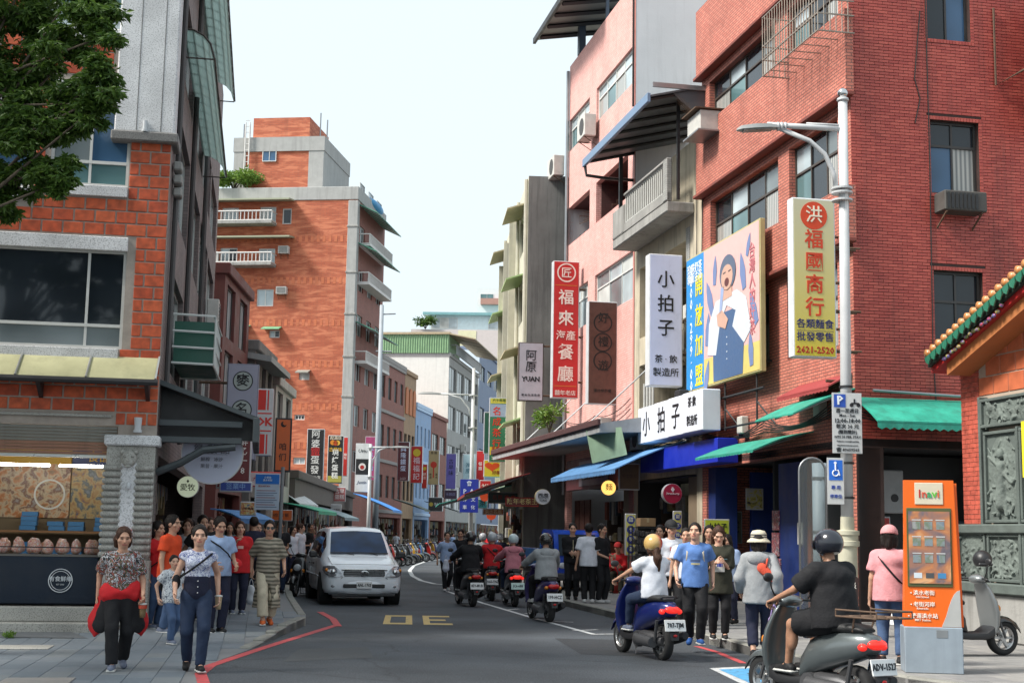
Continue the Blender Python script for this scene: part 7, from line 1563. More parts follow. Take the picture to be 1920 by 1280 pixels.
    if rack:
        rk=MB();z=.91
        for y in (-.62,-.78,-.94,-1.1): rk.cyl((-.22,y,z),(.22,y,z),.009,n=6)
        for x in (-.22,-.08,.08,.22): rk.cyl((x,-.6,z),(x,-1.12,z),.009,n=6)
        rk.tube([(-.22,-.6,z+.06),(-.22,-1.12,z+.06),(.22,-1.12,z+.06),(.22,-.6,z+.06)],.009,6)
        for x in (-.22,.22):
            for y in (-.6,-1.12): rk.cyl((x,y,z),(x,y,z+.06),.007,n=5)
            rk.tube([(x*.5,-.7,.77),(x*.6,-.75,z)],.01,5)
        rk.build('rear_rack',M_RUST,o)
    else:
        MB().tube([(-.10,-.72,.80),(-.11,-.86,.83),(0,-.92,.84),(.11,-.86,.83),(.10,-.72,.80)],.013,7).build('grab_rail',M_PLAS,o)
    if box: B(-.2,.2,-1.05,-.68,.84,1.12,bev=.05).build('top_case',M_PLAS,o)
    if lean: o.rotation_euler=(0,lean,rz)
    return o
# ---------------------------------------------------------------- silver people carrier
def lerp(a,b,t): return a+(b-a)*t
def van(label,loc,rz):
    o=thing('van',label,'van',loc,rz);pm=paint('silver_blue',(.80,.84,.89),0)
    st=[  # y, w, z bottom, z belt, x roof side, z roof side, z top
        (2.26,.64,.36,.70,.52,.735,.75),(2.20,.76,.28,.78,.60,.83,.85),(2.08,.835,.255,.83,.66,.885,.905),(1.80,.868,.25,.885,.69,.955,.98),(1.45,.88,.25,.94,.71,1.03,1.06),(1.32,.883,.25,.965,.72,1.065,1.095),
        (.95,.885,.25,.985,.675,1.36,1.40),(.62,.885,.25,1.0,.635,1.58,1.63),(.40,.885,.25,1.005,.62,1.645,1.70),(-.3,.885,.25,1.01,.62,1.68,1.735),(-1.4,.885,.25,1.02,.615,1.66,1.72),(-1.95,.875,.27,1.03,.60,1.60,1.665),(-2.15,.85,.3,1.02,.58,1.48,1.54),(-2.25,.80,.36,.95,.55,1.15,1.18)]
    def prof(s_):
        y,w_,zb,zl,xr,zr,zt=s_;h=[(0,zb),(w_*.6,zb),(w_*.93,zb+.02),(w_*.985,zb+.10),(w_,zb+.28 if zb+.28<zl-.1 else (zb+zl)/2),(w_*.992,zl-.07),(w_*.955,zl),(lerp(w_*.955,xr,.5)+.015,lerp(zl,zr,.52)),(xr+.02,zr-.02),(xr-.05,zr+.02),(xr*.5,lerp(zr,zt,.8)),(0,zt)]
        return [Vector((x,y,z)) for x,z in h]+[Vector((-x,y,z)) for x,z in h[-2:0:-1]]
    body=MB().loft([prof(s_) for s_ in st]).build('body',pm,o,True,auto=45)
    def srf(y):
        for a,b in zip(st[:-1],st[1:]):
            if b[0] <= y <= a[0]: t_=(a[0]-y)/(a[0]-b[0]);return prof(tuple(lerp(p,q,t_) for p,q in zip(a,b)))
    # windscreen: grid across the top strip, lifted a little off the body
    g=MB();rows=[]
    for y in (1.30,1.13,.95,.79,.64):
        pr_=srf(y);rows.append([pr_[i]+Vector((0,.012,.012)) for i in (9,10,11,12,13)])
        rows[-1][0].x *= .985;rows[-1][-1].x *= .985
    g.loft(rows,False,False);g.build('windscreen',glassmat('van_glass',(.012,.04,.11),.02,.6,1.6,.22),o,True)  # blue base colour stands in for the sky reflected in the glass
    MB().tube([Vector((0,.02,.02))+p for p in rows[0]],.012,6).build('cowl',M_PLAS,o)
    for x in (-.42,.12): MB().tube([(x,1.36,1.09),(x+.25,1.27,1.145),(x+.48,1.24,1.165)],.008,5).build('wiper',M_PLAS,o)
    # side windows and pillars
    for s_ in (1,-1):
        for ya,yb in ((1.02,.58),(.52,-.42),(-.50,-1.38),(-1.46,-1.95)):
            w_=MB();rws=[]
            for y in (ya,lerp(ya,yb,.5),yb):
                pr_=srf(y);a,m_,b=pr_[6],pr_[7],pr_[8];rws.append([Vector((s_*(q.x+.006),q.y,q.z)) for q in (a.lerp(m_,.12),m_,m_.lerp(b,.86))])
            w_.loft(rws,False,False);w_.build('side_window',glassmat('van_side_glass',(.015,.02,.025),.05),o,True)
        wt_=MB().tube([(s_*.885,1.1,.62),(s_*.9,0,.63),(s_*.89,-1.6,.64)],.018,6);wt_.build('side_moulding',pm,o)
        for y in (.0,-.95): B(s_*.885,s_*.905,y-.09,y+.09,.86,.89,bev=.008).build('door_handle',M_PLAS,o)
        for y in (.56,-.46,-1.42): B(s_*.884,s_*.8885,y-.006,y+.006,.40,.93).build('door_seam',M_PLAS,o)
        m2=MB().box(s_*.92,s_*1.10,.98,1.06,1.02,1.17,bev=.035);m2.cyl((s_*.86,1.0,1.03),(s_*.95,1.02,1.06),.02);m2.build('mirror',M_PLAS,o)
        for y in (1.38,-1.37):
            MB().cyl((s_*.62,y,.33),(s_*.8875,y,.33),.385,n=32).build('wheel_arch',mat('arch_black',(.01,.01,.011),.9),o);w3=wheel(o,'wheel',(s_*.80,y,.325),.325,.2,6,30)
    # face: bumper, lamps, grille, plate
    bp=MB();rr=[]
    for z,dy,hw in ((.24,-.06,.74),(.30,.02,.80),(.40,.055,.82),(.50,.05,.82),(.56,.02,.80)):
        rr.append([Vector((hw*math.sin(a),2.235+dy-.30*(1-math.cos(a)**.8 if math.cos(a)>0 else 1),z)) for a in [math.radians(-80+160*k/14) for k in range(15)]])
    bp.loft(rr,False,False);bp.build('bumper',pm,o,True)
    B(-.46,.46,2.27,2.305,.395,.475,bev=.02).build('lower_intake',M_PLAS,o);B(-.7,.7,2.14,2.235,.20,.26,bev=.02).build('air_dam',M_PLAS,o)
    gr=B(-.47,.47,2.20,2.285,.625,.775,bev=.04).build('grille',M_PLAS,o)
    for z in (.66,.70,.745): B(-.45,.45,2.288,2.30,z-.008,z+.008).build('slat',mat('grille_slat',(.2,.21,.22),.3,.7),gr)
    MB().tube([(-.5,2.26,.785),(-.3,2.295,.79),(0,2.305,.79),(.3,2.295,.79),(.5,2.26,.785)],.02,7).build('chrome_bar',M_CHR,gr)
    em=MB();q=Vector((0,1,0)).to_track_quat('Z','Y')
    for a,b in ((.085,.06),(.035,.055),(.055,.025)):
        em.tube([(a*math.cos(t_),2.318,.705+b*math.sin(t_)+(.025 if a==.055 else 0)) for t_ in [2*math.pi*k/20 for k in range(21)]],.007,5)
    em.build('emblem',M_CHR,o)
    B(-.17,.17,2.308,2.325,.375,.525,bev=.006).build('plate',M_PLATE,o);lettering('ANL-1765',.088,(0,2.329,.45),o,ink('141414'),rz=math.pi,bold=.02,sx=.82)
    for s_ in (1,-1):
        hl_=MB();pts=[(.47,2.275,.645),(.63,2.272,.615),(.755,2.215,.63),(.845,2.09,.68),(.882,1.88,.765),(.868,1.86,.84),(.79,2.06,.862),(.66,2.16,.865),(.54,2.25,.77)]
        a=[Vector((s_*x,y+.012,z)) for x,y,z in pts];c=sum(a,Vector())/len(a)+Vector((s_*.02,.05,.01));n=len(a)
        hl_.add(a+[p.lerp(c,.35)+Vector((s_*.012,.03,0)) for p in a]+[c],[(i,(i+1) % n,n+(i+1) % n,n+i) for i in range(n)]+[(n+i,n+(i+1) % n,2*n) for i in range(n)])
        h_=hl_.build('headlight',mat('lamp_glass',(.30,.31,.33),.06,.5,var=.6,vs_=16),o,True)
        MB().sph((s_*.68,2.255,.735),(.055,.03,.055),12,8).build('bulb',M_CHR,h_,True);MB().sph((s_*.815,2.11,.77),(.035,.05,.04),10,8).build('indicator',M_AMB,h_,True)
        MB().sph((s_*.64,2.215,.425),(.085,.035,.04),12,8).build('fog_light',mat('lamp_glass',(.42,.43,.45),.06,.35),o,True)
        MB().tube([(s_*.47,2.28,.62),(s_*.55,2.24,.56),(s_*.72,2.1,.57)],.006,5).build('bumper_seam',M_PLAS,o)
    B(-.03,.03,1.02,1.03,1.20,1.28).build('permit_sticker',ink('c8d8c8'),o)
    MB().sph((0,.72,1.42),(.1,.02,.035),10,6).build('inner_mirror',M_PLAS,o,True)
    MB().tube([(-.70,2.10,.90),(-.5,2.17,.895),(0,2.20,.90),(.5,2.17,.895),(.70,2.10,.90),(.72,1.4,1.045)],.004,4).build('bonnet_seam',M_PLAS,o);MB().tube([(-.70,2.10,.90),(-.72,1.4,1.045)],.004,4).build('bonnet_seam',M_PLAS,o)
    return o
vp=ground(612,1135);vz=R(180+13.7);fwd=Vector((-math.sin(vz),math.cos(vz)));rt_=Vector((math.cos(vz),math.sin(vz)))
c_front=Vector((vp.x,vp.y)) - rt_*.80;cc=c_front-fwd*2.2
van('silver people carrier coming towards the viewer in the left lane',(cc.x,cc.y,0),vz)
# ---------------------------------------------------------------- small blue truck, parked facing the viewer
def truck(label,loc,rz):
    o=thing('truck',label,'truck',loc,rz);pm=paint('truck_blue',(.012,.06,.42),.0)
    side=[(1.62,.42),(1.66,.75),(1.60,1.02),(1.30,1.66),(1.18,1.75),(.42,1.77),(.30,1.70),(.30,.42)]
    def ringx(x,k,dz=0): c=(.95,1.0);return [Vector((x,c[0]+(y-c[0])*k,c[1]+(z-c[1])*k+dz)) for y,z in side]
    def tw(x0): return [Vector((x0*(1 if z<1.05 else .93),y,z)) for y,z in side]
    rs=[ringx(-.66,.93),tw(-.71),tw(-.5),tw(0),tw(.5),tw(.71),ringx(.66,.93)]
    MB().loft(rs).build('cab',pm,o,True,auto=30)
    g=MB();
    def wsp(x,t_): return (x*(1-.06*t_),lerp(1.612,1.322,t_)+.012,lerp(1.06,1.63,t_)+.008)
    g.add([wsp(-.60,0),wsp(.60,0),wsp(.57,1),wsp(-.57,1)],[(0,1,2,3)]);g.build('windscreen',glassmat('truck_glass',(.03,.04,.05),.05),o)
    for s_ in (1,-1):
        MB().add([(s_*.722,1.50,1.06),(s_*.722,.52,1.06),(s_*.685,.52,1.60),(s_*.685,1.24,1.60)],[(0,1,2,3)]).build('side_window',glassmat('truck_glass',(.03,.04,.05),.05),o)
        m_=MB().box(s_*.80,s_*.98,1.38,1.44,1.12,1.32,bev=.03);m_.tube([(s_*.7,1.48,1.08),(s_*.88,1.45,1.12)],.012,5);m_.build('mirror',M_PLAS,o)
        MB().sph((s_*.5,1.65,.80),(.13,.04,.085),14,8).build('headlight',M_LENS,o,True);MB().sph((s_*.65,1.62,.80),(.045,.05,.07),10,8).build('turn_signal',M_AMB,o,True)
        for y in (1.15,-1.0): wheel(o,'wheel',(s_*.60,y,.28),.28,.17,6)
        MB().cyl((s_*.5,1.15,.30),(s_*.716,1.15,.30),.345,n=24).build('wheel_arch',mat('arch_black',(.01,.01,.011),.9),o)
        B(s_*.71,s_*.74,-1.7,.22,.72,1.25,bev=.01).build('drop_side',paint('truck_bed_blue',(.03,.16,.42),0),o)
        for y in (-1.2,-.5,.1): B(s_*.74,s_*.752,y-.02,y+.02,.72,1.25).build('side_rib',paint('truck_bed_blue',(.03,.16,.42),0),o)
        MB().tube([(s_*.45,1.64,1.05),(s_*.15,1.53,1.16)],.008,5).build('wiper',M_PLAS,o)
    B(-.71,.71,-1.72,.24,.60,.72,bev=.01).build('bed_floor',M_PLAS,o);B(-.7,.7,.24,.28,.72,1.4,bev=.01).build('headboard',paint('truck_bed_blue',(.03,.16,.42),0),o);B(-.7,.7,-1.72,-1.69,.72,1.22).build('tailgate',paint('truck_bed_blue',(.03,.16,.42),0),o)
    B(-.25,.25,-1.6,.2,.40,.60).build('chassis',M_PLAS,o);B(-.72,.72,1.58,1.72,.40,.60,bev=.04).build('bumper',mat('bumper_grey',(.05,.05,.055),.5),o)
    B(-.40,.40,1.648,1.672,.68,.92,bev=.02).build('grille',M_PLAS,o);lettering('CMC',.10,(0,1.676,.80),o,M_CHR,rz=math.pi);B(-.16,.16,1.722,1.735,.43,.57,bev=.005).build('plate',M_PLATE,o);lettering('2J-8096',.09,(0,1.738,.50),o,ink('141414'),rz=math.pi,sx=.8)
    return o
tp=at(1085,1000,38.2);tz=R(180+17);f2=Vector((-math.sin(tz),math.cos(tz)))
truck('small bright blue flatbed truck parked behind the three young people',(tp.x-f2.x*1.5,tp.y-f2.y*1.5,0),tz)
# ---------------------------------------------------------------- scooters
def sc_at(px,py,rz,label,**k): p=ground(px,py);f=Vector((-math.sin(rz),math.cos(rz)));return scooter(label,(p.x+f.x*.62,p.y+f.y*.62,0),rz,**k)
RID={}
P_BLK=paint('black',(.012,.012,.014));P_BLUE=paint('deep_blue',(.008,.018,.13));P_GREY=paint('steel_grey',(.13,.15,.155),.5);P_SIL=paint('silver',(.38,.40,.41),.6);P_PUR=paint('indigo',(.03,.02,.10));P_RED=paint('red',(.35,.015,.012));P_WHT=paint('white',(.6,.6,.6));P_YEL=paint('amber',(.55,.3,.02));P_BLU2=paint('azure',(.02,.18,.5))
RID['E']=sc_at(1243,1237,R(20),'deep blue scooter ridden by the woman in the golden helmet',bodym=P_BLUE,plate='707-TJM',lit=True)
RID['F']=sc_at(1606,1342,R(30),'grey scooter with wire rear rack under the large rider in black',bodym=P_GREY,plate='ADV-1527',lit=True,rack=True)
RID['D']=sc_at(1030,1166,R(14),'dark indigo scooter under the rider in the grey hoodie',bodym=P_PUR,plate='199-HCZ')
RID['C']=sc_at(965,1137,R(10),'dark scooter with glowing tail light under the rider in pink',bodym=P_BLK,plate='JC6-688',lit=True,mint=True)
RID['B']=sc_at(922,1126,R(4),'black scooter under the two riders in red',bodym=P_BLK,plate='N65-TNZ',box=False)
RID['A']=sc_at(886,1137,R(16),'bulky black scooter under the rider all in black',bodym=P_BLK,plate='859-MUB')
# parked silver scooter with a helmet on its mirror
sp_=ground(1880,1228,.12);ang=R(-72);f=Vector((-math.sin(ang),math.cos(ang)));RID['P']=scooter('silver scooter parked beside the orange kiosk with black helmet on its handlebar',(sp_.x-f.x*.64,sp_.y-f.y*.64,.122),ang,P_BLK,shieldm=paint('dull_silver',(.20,.215,.22),.4))
hm=thing('helmet','black helmet hung on the mirror of the parked silver scooter','helmet',(0,0,0));hp_=at(1842,1046,sp_.y+.2);v=Vol();v.ell((0,0,.12),(.125,.14,.13),.01);v.plane((0,0,.03),(0,0,-1));vol_obj('shell',[(v,.014)],M_PLAS,hm);B(-.1,.1,-.15,-.1,.04,.08,bev=.02).build('peak',M_PLAS,hm);hm.location=(hp_.x,hp_.y,hp_.z-.14)
p=ground(553,1118);scooter('black scooter parked on the kerb beside the silver van',(p.x+.1,p.y+.7,0),R(168),P_BLK,plate='')
# far parked row by the bend: one for each machine seen
base=None;rr=random.Random(21);cols_=[P_BLK,P_BLK,P_GREY,P_RED,P_BLK,P_YEL,P_BLU2,P_BLK,P_PUR,P_GREY];protos={}
row=[]
for k in range(24):
    t_=k/23;Yk=lerp(66,104,t_);px=lerp(722,838,t_**.8);row.append((at(px,1000,Yk).x,Yk))
ords=['first','second','third','fourth','fifth','sixth','seventh','eighth','ninth','tenth','eleventh','twelfth','thirteenth','fourteenth','fifteenth','sixteenth','seventeenth','eighteenth','nineteenth','twentieth','twenty first','twenty second','twenty third','twenty fourth']
cname={P_BLK: 'black',P_GREY: 'grey',P_RED: 'red',P_WHT: 'white',P_YEL: 'amber',P_BLU2: 'azure',P_PUR: 'indigo',P_SIL: 'silver'}
for k,(x,y) in enumerate(row):
    m_=cols_[(k*7+3) % len(cols_)];lab='%s scooter, %s from the near end of the row parked along the bend' % (cname[m_],ords[k])
    if m_ not in protos: protos[m_]=o=scooter(lab,(x,y,0),R(-75)+rr.uniform(-.3,.3),m_,group='scooters parked along the bend')
    else:
        o=copy_tree(protos[m_]);o.location=(x+rr.uniform(-.35,.35),y,0);o.rotation_euler=(0,rr.uniform(-.1,.06),R(-75)+rr.uniform(-.4,.4));o['label']=lab
# ================================================================ STREET FURNITURE
M_POLE=mat('pole_white',(.50,.51,.52),.45,var=.12,vs_=2,streak=.15);M_POLEC=mat('pole_cream',(.45,.43,.33),.6,var=.2)
# ---- lamp pole on the right
PY=22.0;pb0=at(1589,1000,PY);px_,py_=pb0.x,PY
lp_=thing('street_lamp','white street lamp pole with ball finial and parking signs on the right','street lamp',(px_,py_,.12));ztop=at(1580,175,PY).z-.12;LX=at(1580,175,PY).x-px_
MB().lathe([(.17,0),(.17,.35),(.15,.42),(.15,1.38),(.185,1.40),(.185,1.47),(.165,1.48),(.165,1.56),(.185,1.57),(.185,1.63),(.11,1.65),(.105,1.85)],24).build('base',M_POLEC,lp_,True,auto=25)
z1=at(1588,1000,PY).z
MB().tube([(0,0,1.8),(LX*.5,0,ztop*.55),(LX,0,ztop-.12)],[.10,.085,.075],16).build('shaft',M_POLE,lp_,True)
MB().sph((LX,0,ztop),.085,20,14).build('finial',M_CHR,lp_,True);MB().lathe([(.09,-.14),(.10,-.12),(.09,-.09),(.05,-.07)],20,(LX,0,ztop)).build('finial_collar',M_POLE,lp_,True)
def lz(y): return at(1580,y,PY).z-.12
za=lz(243);xe=at(1450,243,PY).x-px_
MB().tube([(LX*.9,0,za),(LX*.9-.5,0,za+.03),(xe-.1,0,za+.06)],.045,10).build('arm',M_POLE,lp_,True);MB().tube([(LX*.9,0,za+.07),(LX*.9-.6,0,za+.09)],.02,8).build('arm_stay',M_POLE,lp_,True)
MB().tube([(LX*.8-.12,0,lz(352)),(LX*.8-.16,0,lz(325)),(LX*.8-.3,0,lz(290)),(LX*.8-.55,0,lz(265)),(xe+.1,0,za+.0)],.04,10).build('arm_curve',M_POLE,lp_,True)
for k in range(3): MB().lathe([(.03,0),(.075,0),(.075,.03),(.03,.03)],14,(xe+.06+.06*k,0,za+.03),Vector((1,0,0)).to_track_quat('Z','Y')).build('arm_collar',M_POLE,lp_,True)
for z in (lz(362),lz(354),lz(376)): MB().lathe([(.075,-.02),(.17,-.015),(.17,.015),(.075,.02)],20,(LX*.8-.03,0,z)).build('arm_plate',M_POLE,lp_)
hd=MB().loft([[Vector((x,y,z)) for y,z in ((-.13*k,0),(.13*k,0),(.12*k,.07*k),(0,.10*k),(-.12*k,.07*k))] for x,k in ((0,.5),(-.15,.9),(-.4,1.0),(-.62,.8),(-.70,.3))]);hdo=hd.build('lamp_head',mat('lamp_head_grey',(.32,.33,.33),.5),lp_,True,loc=(xe+.1,0,za-.0),auto=40);hdo.rotation_euler=(0,R(-4),0)
B(-.6,-.12,-.09,.09,-.02,.0).build('lamp_lens',mat('lamp_lens_off',(.18,.18,.17),.3),hdo)
for z in (lz(727),lz(870),lz(935)): MB().lathe([(.10,0),(.108,0),(.108,.035),(.10,.035)],18,(LX*.35,0,z)).build('strap',M_BLK,lp_)
def plate_sign(label,px,Y,rz,bg,texts,extra=None,name='traffic_sign'):
    o,w_,h_=sign(label,px,Y,rz,bg,texts,dep=.02,name=name,bev=.004,fw=.008,frame=mat('sign_alu',(.45,.46,.47),.4,.5),cat='sign');
    if extra: extra(o,w_,h_)
    return o
WHS=(.55,.56,.56);DK='14161c'
def pk(o,w_,h_):
    B(-w_*.44,-w_*.05,-.013,-.008,h_*.76,h_*.975).build('blue_field',ink((.02,.08,.42)),o);lettering('P',h_*.2,(-w_*.245,-.017,h_*.868),o,ink('e8ecf0'),bold=.03)
    sc2=MB();
    for x in (-.1,.13): sc2.cyl((w_*.25+x*w_,-.016,h_*.80),(w_*.25+x*w_,-.009,h_*.80),w_*.065,n=14)
    sc2.box(w_*.14,w_*.40,-.016,-.009,h_*.815,h_*.84);sc2.box(w_*.22,w_*.27,-.016,-.009,h_*.84,h_*.90);sc2.build('scooter_pictogram',ink(DK),o)
plate_sign('white parking notice plate with blue P field high on the lamp pole',(1560,736,1617,850),21.8,R(4),WHS,[('週一至週日',0,.70,.155,DK),('Mon - Sun',0,.625,.13,DK),('12:00-18:00',0,.535,.185,DK,dict(bold=.02)),('每次 30 元',0,.44,.17,DK),('(隨到隨計)',0,.35,.14,DK),('NTS 30 PER STAY',0,.27,.115,DK),('Ticket for overnight parking',0,.2,.065,DK),('http://www.tcats.ntpc.gov.tw',0,.135,.06,DK),('☎ 89659565',0,.06,.14,DK)],pk)
def wc(o,w_,h_):
    B(-w_*.40,w_*.40,-.013,-.008,h_*.52,h_*.95).build('blue_field',ink((.015,.14,.6)),o);p=MB();wt=ink('e8ecf0')
    p.tube([(-.02*w_,-.017,h_*.86),(-.02*w_,-.017,h_*.73),(.14*w_,-.017,h_*.73),(.22*w_,-.017,h_*.62)],.012,6);p.cyl((-.03*w_,-.018,h_*.89),(-.03*w_,-.012,h_*.89),.022,n=12)
    p.tube([(-.02*w_+.17*w_*math.cos(a),-.017,h_*.67+.17*w_*math.sin(a)) for a in [math.radians(120+20*k) for k in range(12)]],.010,6);p.build('wheelchair_pictogram',wt,o)
plate_sign('small white plate with blue wheelchair symbol on the lamp pole',(1551,858,1583,945),21.75,R(2),WHS,[('專 用',0,.36,.25,'2040a0'),('停車位',0,.17,.24,'2040a0')],wc)
# plaque lower on the pole
o=thing('name_plaque','dark rounded wooden plaque with the street name in white at the pole foot','plaque',at(1600,1158,21.7),R(-6));hq=75*21.7/FPX
mbq=MB();pts=[(.085*math.cos(a),(.04 if math.sin(a)<0 else hq-.04)+.06*math.sin(a)) for a in [2*math.pi*k/24 for k in range(24)]];mbq.prism(pts,0,.04);mbq.build('board',mat('plaque_brown',(.035,.016,.014),.5),o);lettering('淡\n水\n老\n街',.11,(0,-.006,hq*.5),o,ink('d8d4cc'),line=1.05)
# acrylic arch panel and pale pipe behind the pole
o=thing('acrylic_panel','tall clear acrylic panel with rounded top behind the black rider','panel',at(1527,1150,24.6).xy.to_3d()+Vector((0,0,.12)),R(8));w_=52*24.6/FPX/2;zt=at(1527,858,24.6).z-.12
mbq=MB();pts=[(-w_,0),(w_,0)]+[(w_*math.cos(a),zt-w_+w_*math.sin(a)) for a in [math.pi*k/12 for k in range(13)]];mbq.prism(pts,0,.03)
gm2,t,p=nodes('acrylic');p.inputs['Base Color'].default_value=(.55,.6,.6,1);p.inputs['Transmission Weight'].default_value=.85;p.inputs['Roughness'].default_value=.12;p.inputs['IOR'].default_value=1.2
mbq.build('sheet',gm2,o);MB().tube([(-w_,.015,0),(-w_,.015,zt-w_)]+[(w_*math.cos(math.pi-a),.015,zt-w_+w_*math.sin(a)) for a in [math.pi*k/10 for k in range(1,10)]]+[(w_,.015,zt-w_),(w_,.015,0)],.02,8).build('rim',M_STEEL,o,True)
o=thing('pale_pipe','pale blue grey vertical pipe standing behind the acrylic panel','pipe',at(1540,1150,25.2).xy.to_3d()+Vector((0,0,.12)),0);zp=at(1540,868,25.2).z-.12;MB().cyl((0,0,0),(0,0,zp),.13,n=18).build('tube',mat('pipe_blue',(.36,.42,.47),.5),o,True)
for z in (.8,1.6,zp-.3): MB().lathe([(.13,0),(.14,0),(.14,.05),(.13,.05)],18,(0,0,z)).build('clamp',M_STEEL,o)
# ---- orange information kiosk
KY=15.4;kc=ground(1752,1262,.12);ko=thing('information_kiosk','orange information kiosk with touch screen on a pale steel plinth','kiosk',(kc.x,kc.y,.12),R(-9));M_ORG=mat('kiosk_orange',(.78,.13,.005),.45,var=.06,streak=.08)
KH=at(1752,900,kc.y).z-.12;kw=51*kc.y/FPX
B(-kw*1.02,kw*1.02,-.02,.42,0,.52,bev=.01).build('plinth',mat('plinth_steel',(.30,.35,.40),.5,.3,var=.15,streak=.2),ko)
MB().prism([(-kw,.52),(kw,.52),(kw*.83,KH),(-kw*.92,KH)],0,.10).build('front_panel',M_ORG,ko);MB().loft([[Vector((x,y,z)) for x,y in ((-kw*k+.02,.115),(kw*k+.04,.115),(kw*k+.04,.40*k),(-kw*k+.02,.40*k))] for z,k in ((.52,1.0),(KH-.03,.86))]).build('rear_shell',M_ORG,ko)
B(-kw*.86,kw*.72,-.012,.0,.97,KH-.32,bev=.01).build('screen_bezel',mat('bezel_olive',(.08,.09,.03),.5),ko);so_=B(-kw*.80,kw*.66,-.02,-.011,1.01,KH-.36).build('screen',postermat('screen_scene',[(.05,.05,.07),(.10,.08,.09),(.30,.12,.05),(.45,.25,.12),(.06,.06,.08)],2.4,.8,3),ko)
sp2=MATS['screen_scene'].node_tree;sp2.nodes['Principled BSDF'].inputs['Emission Strength'].default_value=.35;sp2.links.new(sp2.nodes['Color Ramp'].outputs[0],sp2.nodes['Principled BSDF'].inputs['Emission Color'])
for i in range(3):
    for j in range(3): x=-kw*.52+i*kw*.42;z=KH-.52-j*.19;B(x-.045,x+.045,-.025,-.019,z-.045,z+.045).build('screen_icon',postermat('icon_%d' % (i+3*j),[(.10,.14,.22),(.22,.26,.28),(.16,.2,.14),(.3,.3,.3)],7,.5,i+j*1.7),so_);B(x-.05,x+.05,-.024,-.019,z+.055,z+.068).build('icon_caption',ink('b8b8b8'),so_)
for i in range(3): x=-kw*.5+i*kw*.42;B(x-.045,x+.045,-.025,-.019,1.07,1.13).build('screen_icon',ink(['c8d0d8','484c50','4080b0'][i]),so_)
B(-kw*.55,kw*.45,-.010,.0,KH-.28,KH-.03,bev=.004).build('logo_plate',mat('logo_cream',(.62,.55,.42),.5),ko);
for x,c_,s_ in ((-.10,'b02818','l'),(-.045,'c84830','n'),(.01,'40a068','a'),(.065,'60b040','v'),(.11,'d06030','i')): lettering(s_,.13,(x-.02,-.014,KH-.16),ko,ink(c_),bold=.015)
for k,(a_,b_) in enumerate((('淡水老街','Old Street'),('老街河岸','Riverside'),('捷運淡水站','MRT Station'))): lettering('◂ '+a_,.06,(-kw*.36,-.004,.90-k*.13),ko,ink('f4ece0'));lettering(b_,.035,(-kw*.36,-.004,.855-k*.13),ko,ink('f4ece0'))
mbk=MB();pts=[(kw*.30,.525),(kw*.98,.525),(kw*.955,.94)]+[(kw*(.955-.1*k),.94-.012*k*k) for k in range(1,6)];mbk.prism(pts,-.012,.0);mbk.build('grey_swoosh',mat('swoosh_grey',(.40,.40,.39),.5),ko)
B(kw*.98,kw*1.02,.15,.25,1.6,1.85).build('speaker_grille',M_ORP,ko);B(kw*.1,kw*.5,-.024,-.018,.40,.49,bev=.004).build('maker_plate',M_STEEL,ko)
# ---- temple with red tiled wall, carved stone, roof
TY=22.5;t0=at(1810,1000,TY);TZ=R(11.5-90);TP=Bld('temple','temple gable of large red tiles with carved stone panels and orange tiled eave','temple',(t0.x,t0.y),TZ);tp_=TP.o
zR=TP.fr(1840,735)[1];M_TB=piecemat('temple_tile',(.42,.10,.04),(.52,.14,.06),.55,.2,5);M_TM=mat('temple_mortar',(.42,.33,.26),.85)

u1_=TP.fr(1838,800)[0];u0_=0
tme=B(-.205,.205,-.014,.01,-.14,.14,bev=.006).mesh('tile',M_TB);zz=zR-.02
e0=TP.fr(1746,672,-.5);e1=TP.fr(1920,515,-.5);sl_=(e1[1]-e0[1])/(e1[0]-e0[0])
def gab(u): return e0[1]+sl_*(u-e0[0])-.1
MB().prism([(0,.12),(4,.12),(4,gab(4)-.1),(0,gab(0)-.1)],0,3).build('wall',M_TM,tp_)
for j in range(10):
    z=zR+.08+j*.30
    for i in range(7):
        u=u1_+.22+i*.43+(j % 2)*.0+ (.21 if j % 2 else 0)
        if z+.15<gab(u-.2)+.05 and u<3.4: inst(tme,'tile',tp_,(u,0,z))
st_=MB();j=0;z=1.6
while z<gab(0)-.12:
    off=(j % 2)*.11
    for k in range(-1,3):
        a,b=max(.0,off+k*.22+.004),min(u1_,off+k*.22+.216)
        if b-a>.03: st_.box(a,b,-.014,.01,z+.004,z+.071)
    z+=.075;j+=1
o=st_.build('corner_brick',piecemat('temple_brick',(.42,.08,.05),(.5,.11,.07)),tp_);o['kind']='stuff'
M_ST=mat('carved_stone',(.13,.155,.14),.8,var=.35,vs_=3,bump=.9,bs=18);M_ST2=mat('stone_frame',(.095,.115,.105),.8,var=.25,vs_=4,bump=.3,bs=40)
